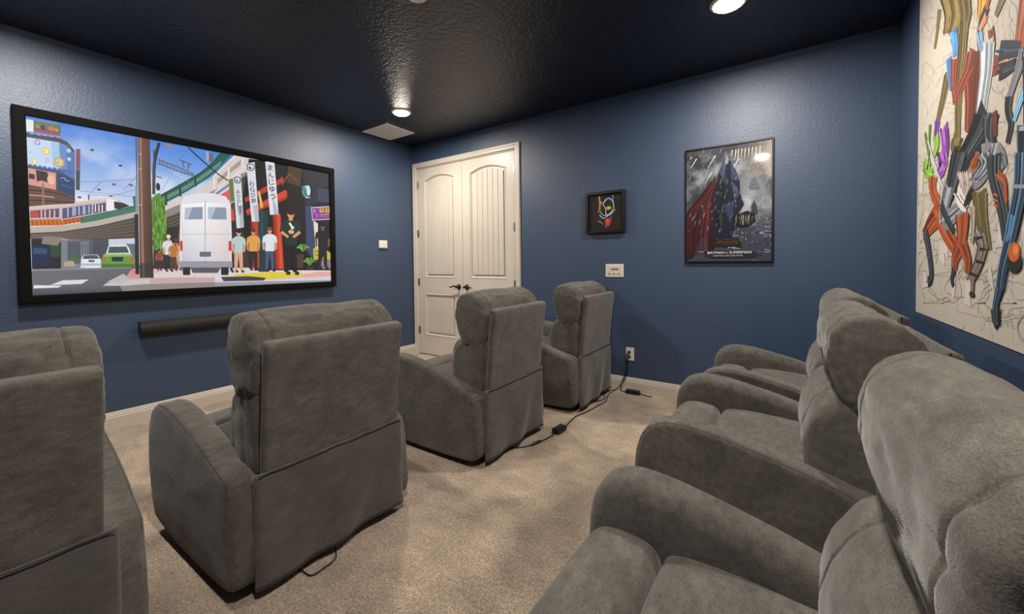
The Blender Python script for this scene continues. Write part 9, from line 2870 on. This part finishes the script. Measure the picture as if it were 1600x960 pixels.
for y, c in ((-2260, '77683C'), (-2480, '2C74B8'), (-2700, '8A8C92'), (-2900, 'C05C2A'), (-3080, '26292E')):
    for _k in range(5):
        q = [(y+random.uniform(-60, 60), 2650), (y+random.uniform(-90, 90), 2200), (y+random.uniform(-90, 90), 1750), (y+random.uniform(-70, 70), random.uniform(1150, 1400))]
        MURAL.append(('S', c, random.randint(18, 34), random.randint(5, 12), q))
MU = [p for p in clip_prims(MURAL, MY1*1e3, MY0*1e3, MZ0*1e3, MZ1*1e3)]
picture('print', MU, lambda a, d, b: (-0.0028-d, a-MY0, b-MZ0), 'mural_print', mural,
        lambda V, Fc, C, fn: grid_fill(MY1, MY0, MZ0, MZ1, 90, 60, cream)(V, Fc, C, fn), step=4e-6, unit=1e-3, label='cream print of grey line drawings with bold paint sweeps')

# large poster on the far wall (faces -y)
poster = thing('movie_poster', (3.700, 0, 1.655), 'tall black-framed stormy movie poster on the blue wall at right', 'poster')
PW, PH = 0.302, 0.461
frame_bars(poster, -PW, PW, -PH, PH, 0.013, 0.0, 0.022, lambda a, d, b: (a, -d, b), 'black_frame', 0.003)
bm = bmesh.new(); box(bm, -PW-0.002, PW+0.002, -0.013, -0.002, -PH-0.002, PH+0.002); finish('backing', bm, 'screen_backing', poster)
def storm(u, v):
    n = noise.fractal(Vector((u*3.2, v*5.5, 7)), 0.8, 2.0, 6)
    c = mixc((0.19, 0.20, 0.23), (0.52, 0.54, 0.57), n*1.3+0.36)
    g = math.exp(-((u-0.78)**2+(v-0.60)**2)/0.05); c = mixc(c, (0.72, 0.74, 0.76), g*0.6)
    if v < 0.36: c = mixc(c, (0.22, 0.24, 0.30), (0.36-v)*9)
    if v > 0.86: c = mixc(c, (0.16, 0.16, 0.18), (v-0.86)*6*(1-u))
    if u > 0.6 and v > 0.72: c = mixc(c, (0.62, 0.56, 0.50), (u-0.6)*1.4)
    return c
picture('print', clip_prims(POSTER, -PW*1e4, PW*1e4, -PH*1e4, PH*1e4), lambda a, d, b: (a, -0.0132-d, b), 'poster_print', poster, grid_fill(-PW, PW, -PH, PH, 60, 90, storm), label='glossy stormy print with white title lettering')

# small shadow-box art
sb = thing('framed_art', (2.680, 0, 1.666), 'small square black shadow-box art with neon colour strokes on dark ground', 'picture')
q = 0.168
frame_bars(sb, -q, q, -q-0.003, q+0.003, 0.024, 0.0, 0.045, lambda a, d, b: (a, -d, b), 'black_frame', 0.002)
bm = bmesh.new(); box(bm, -q-0.003, q+0.003, -0.022, -0.002, -q-0.006, q+0.006); finish('backing', bm, 'screen_backing', sb)
picture('print', clip_prims(SMALLART, -q*1e4, q*1e4, -q*1e4, q*1e4), lambda a, d, b: (a, -0.0225-d, b), 'small_print', sb, grid_fill(-q, q, -q-0.003, q+0.003, 12, 12, lambda u, v: mixc((0.06, 0.045, 0.04), (0.13, 0.085, 0.07), noise.noise(Vector((u*4, v*4, 1)))+0.5)), label='dark print with neon strokes')
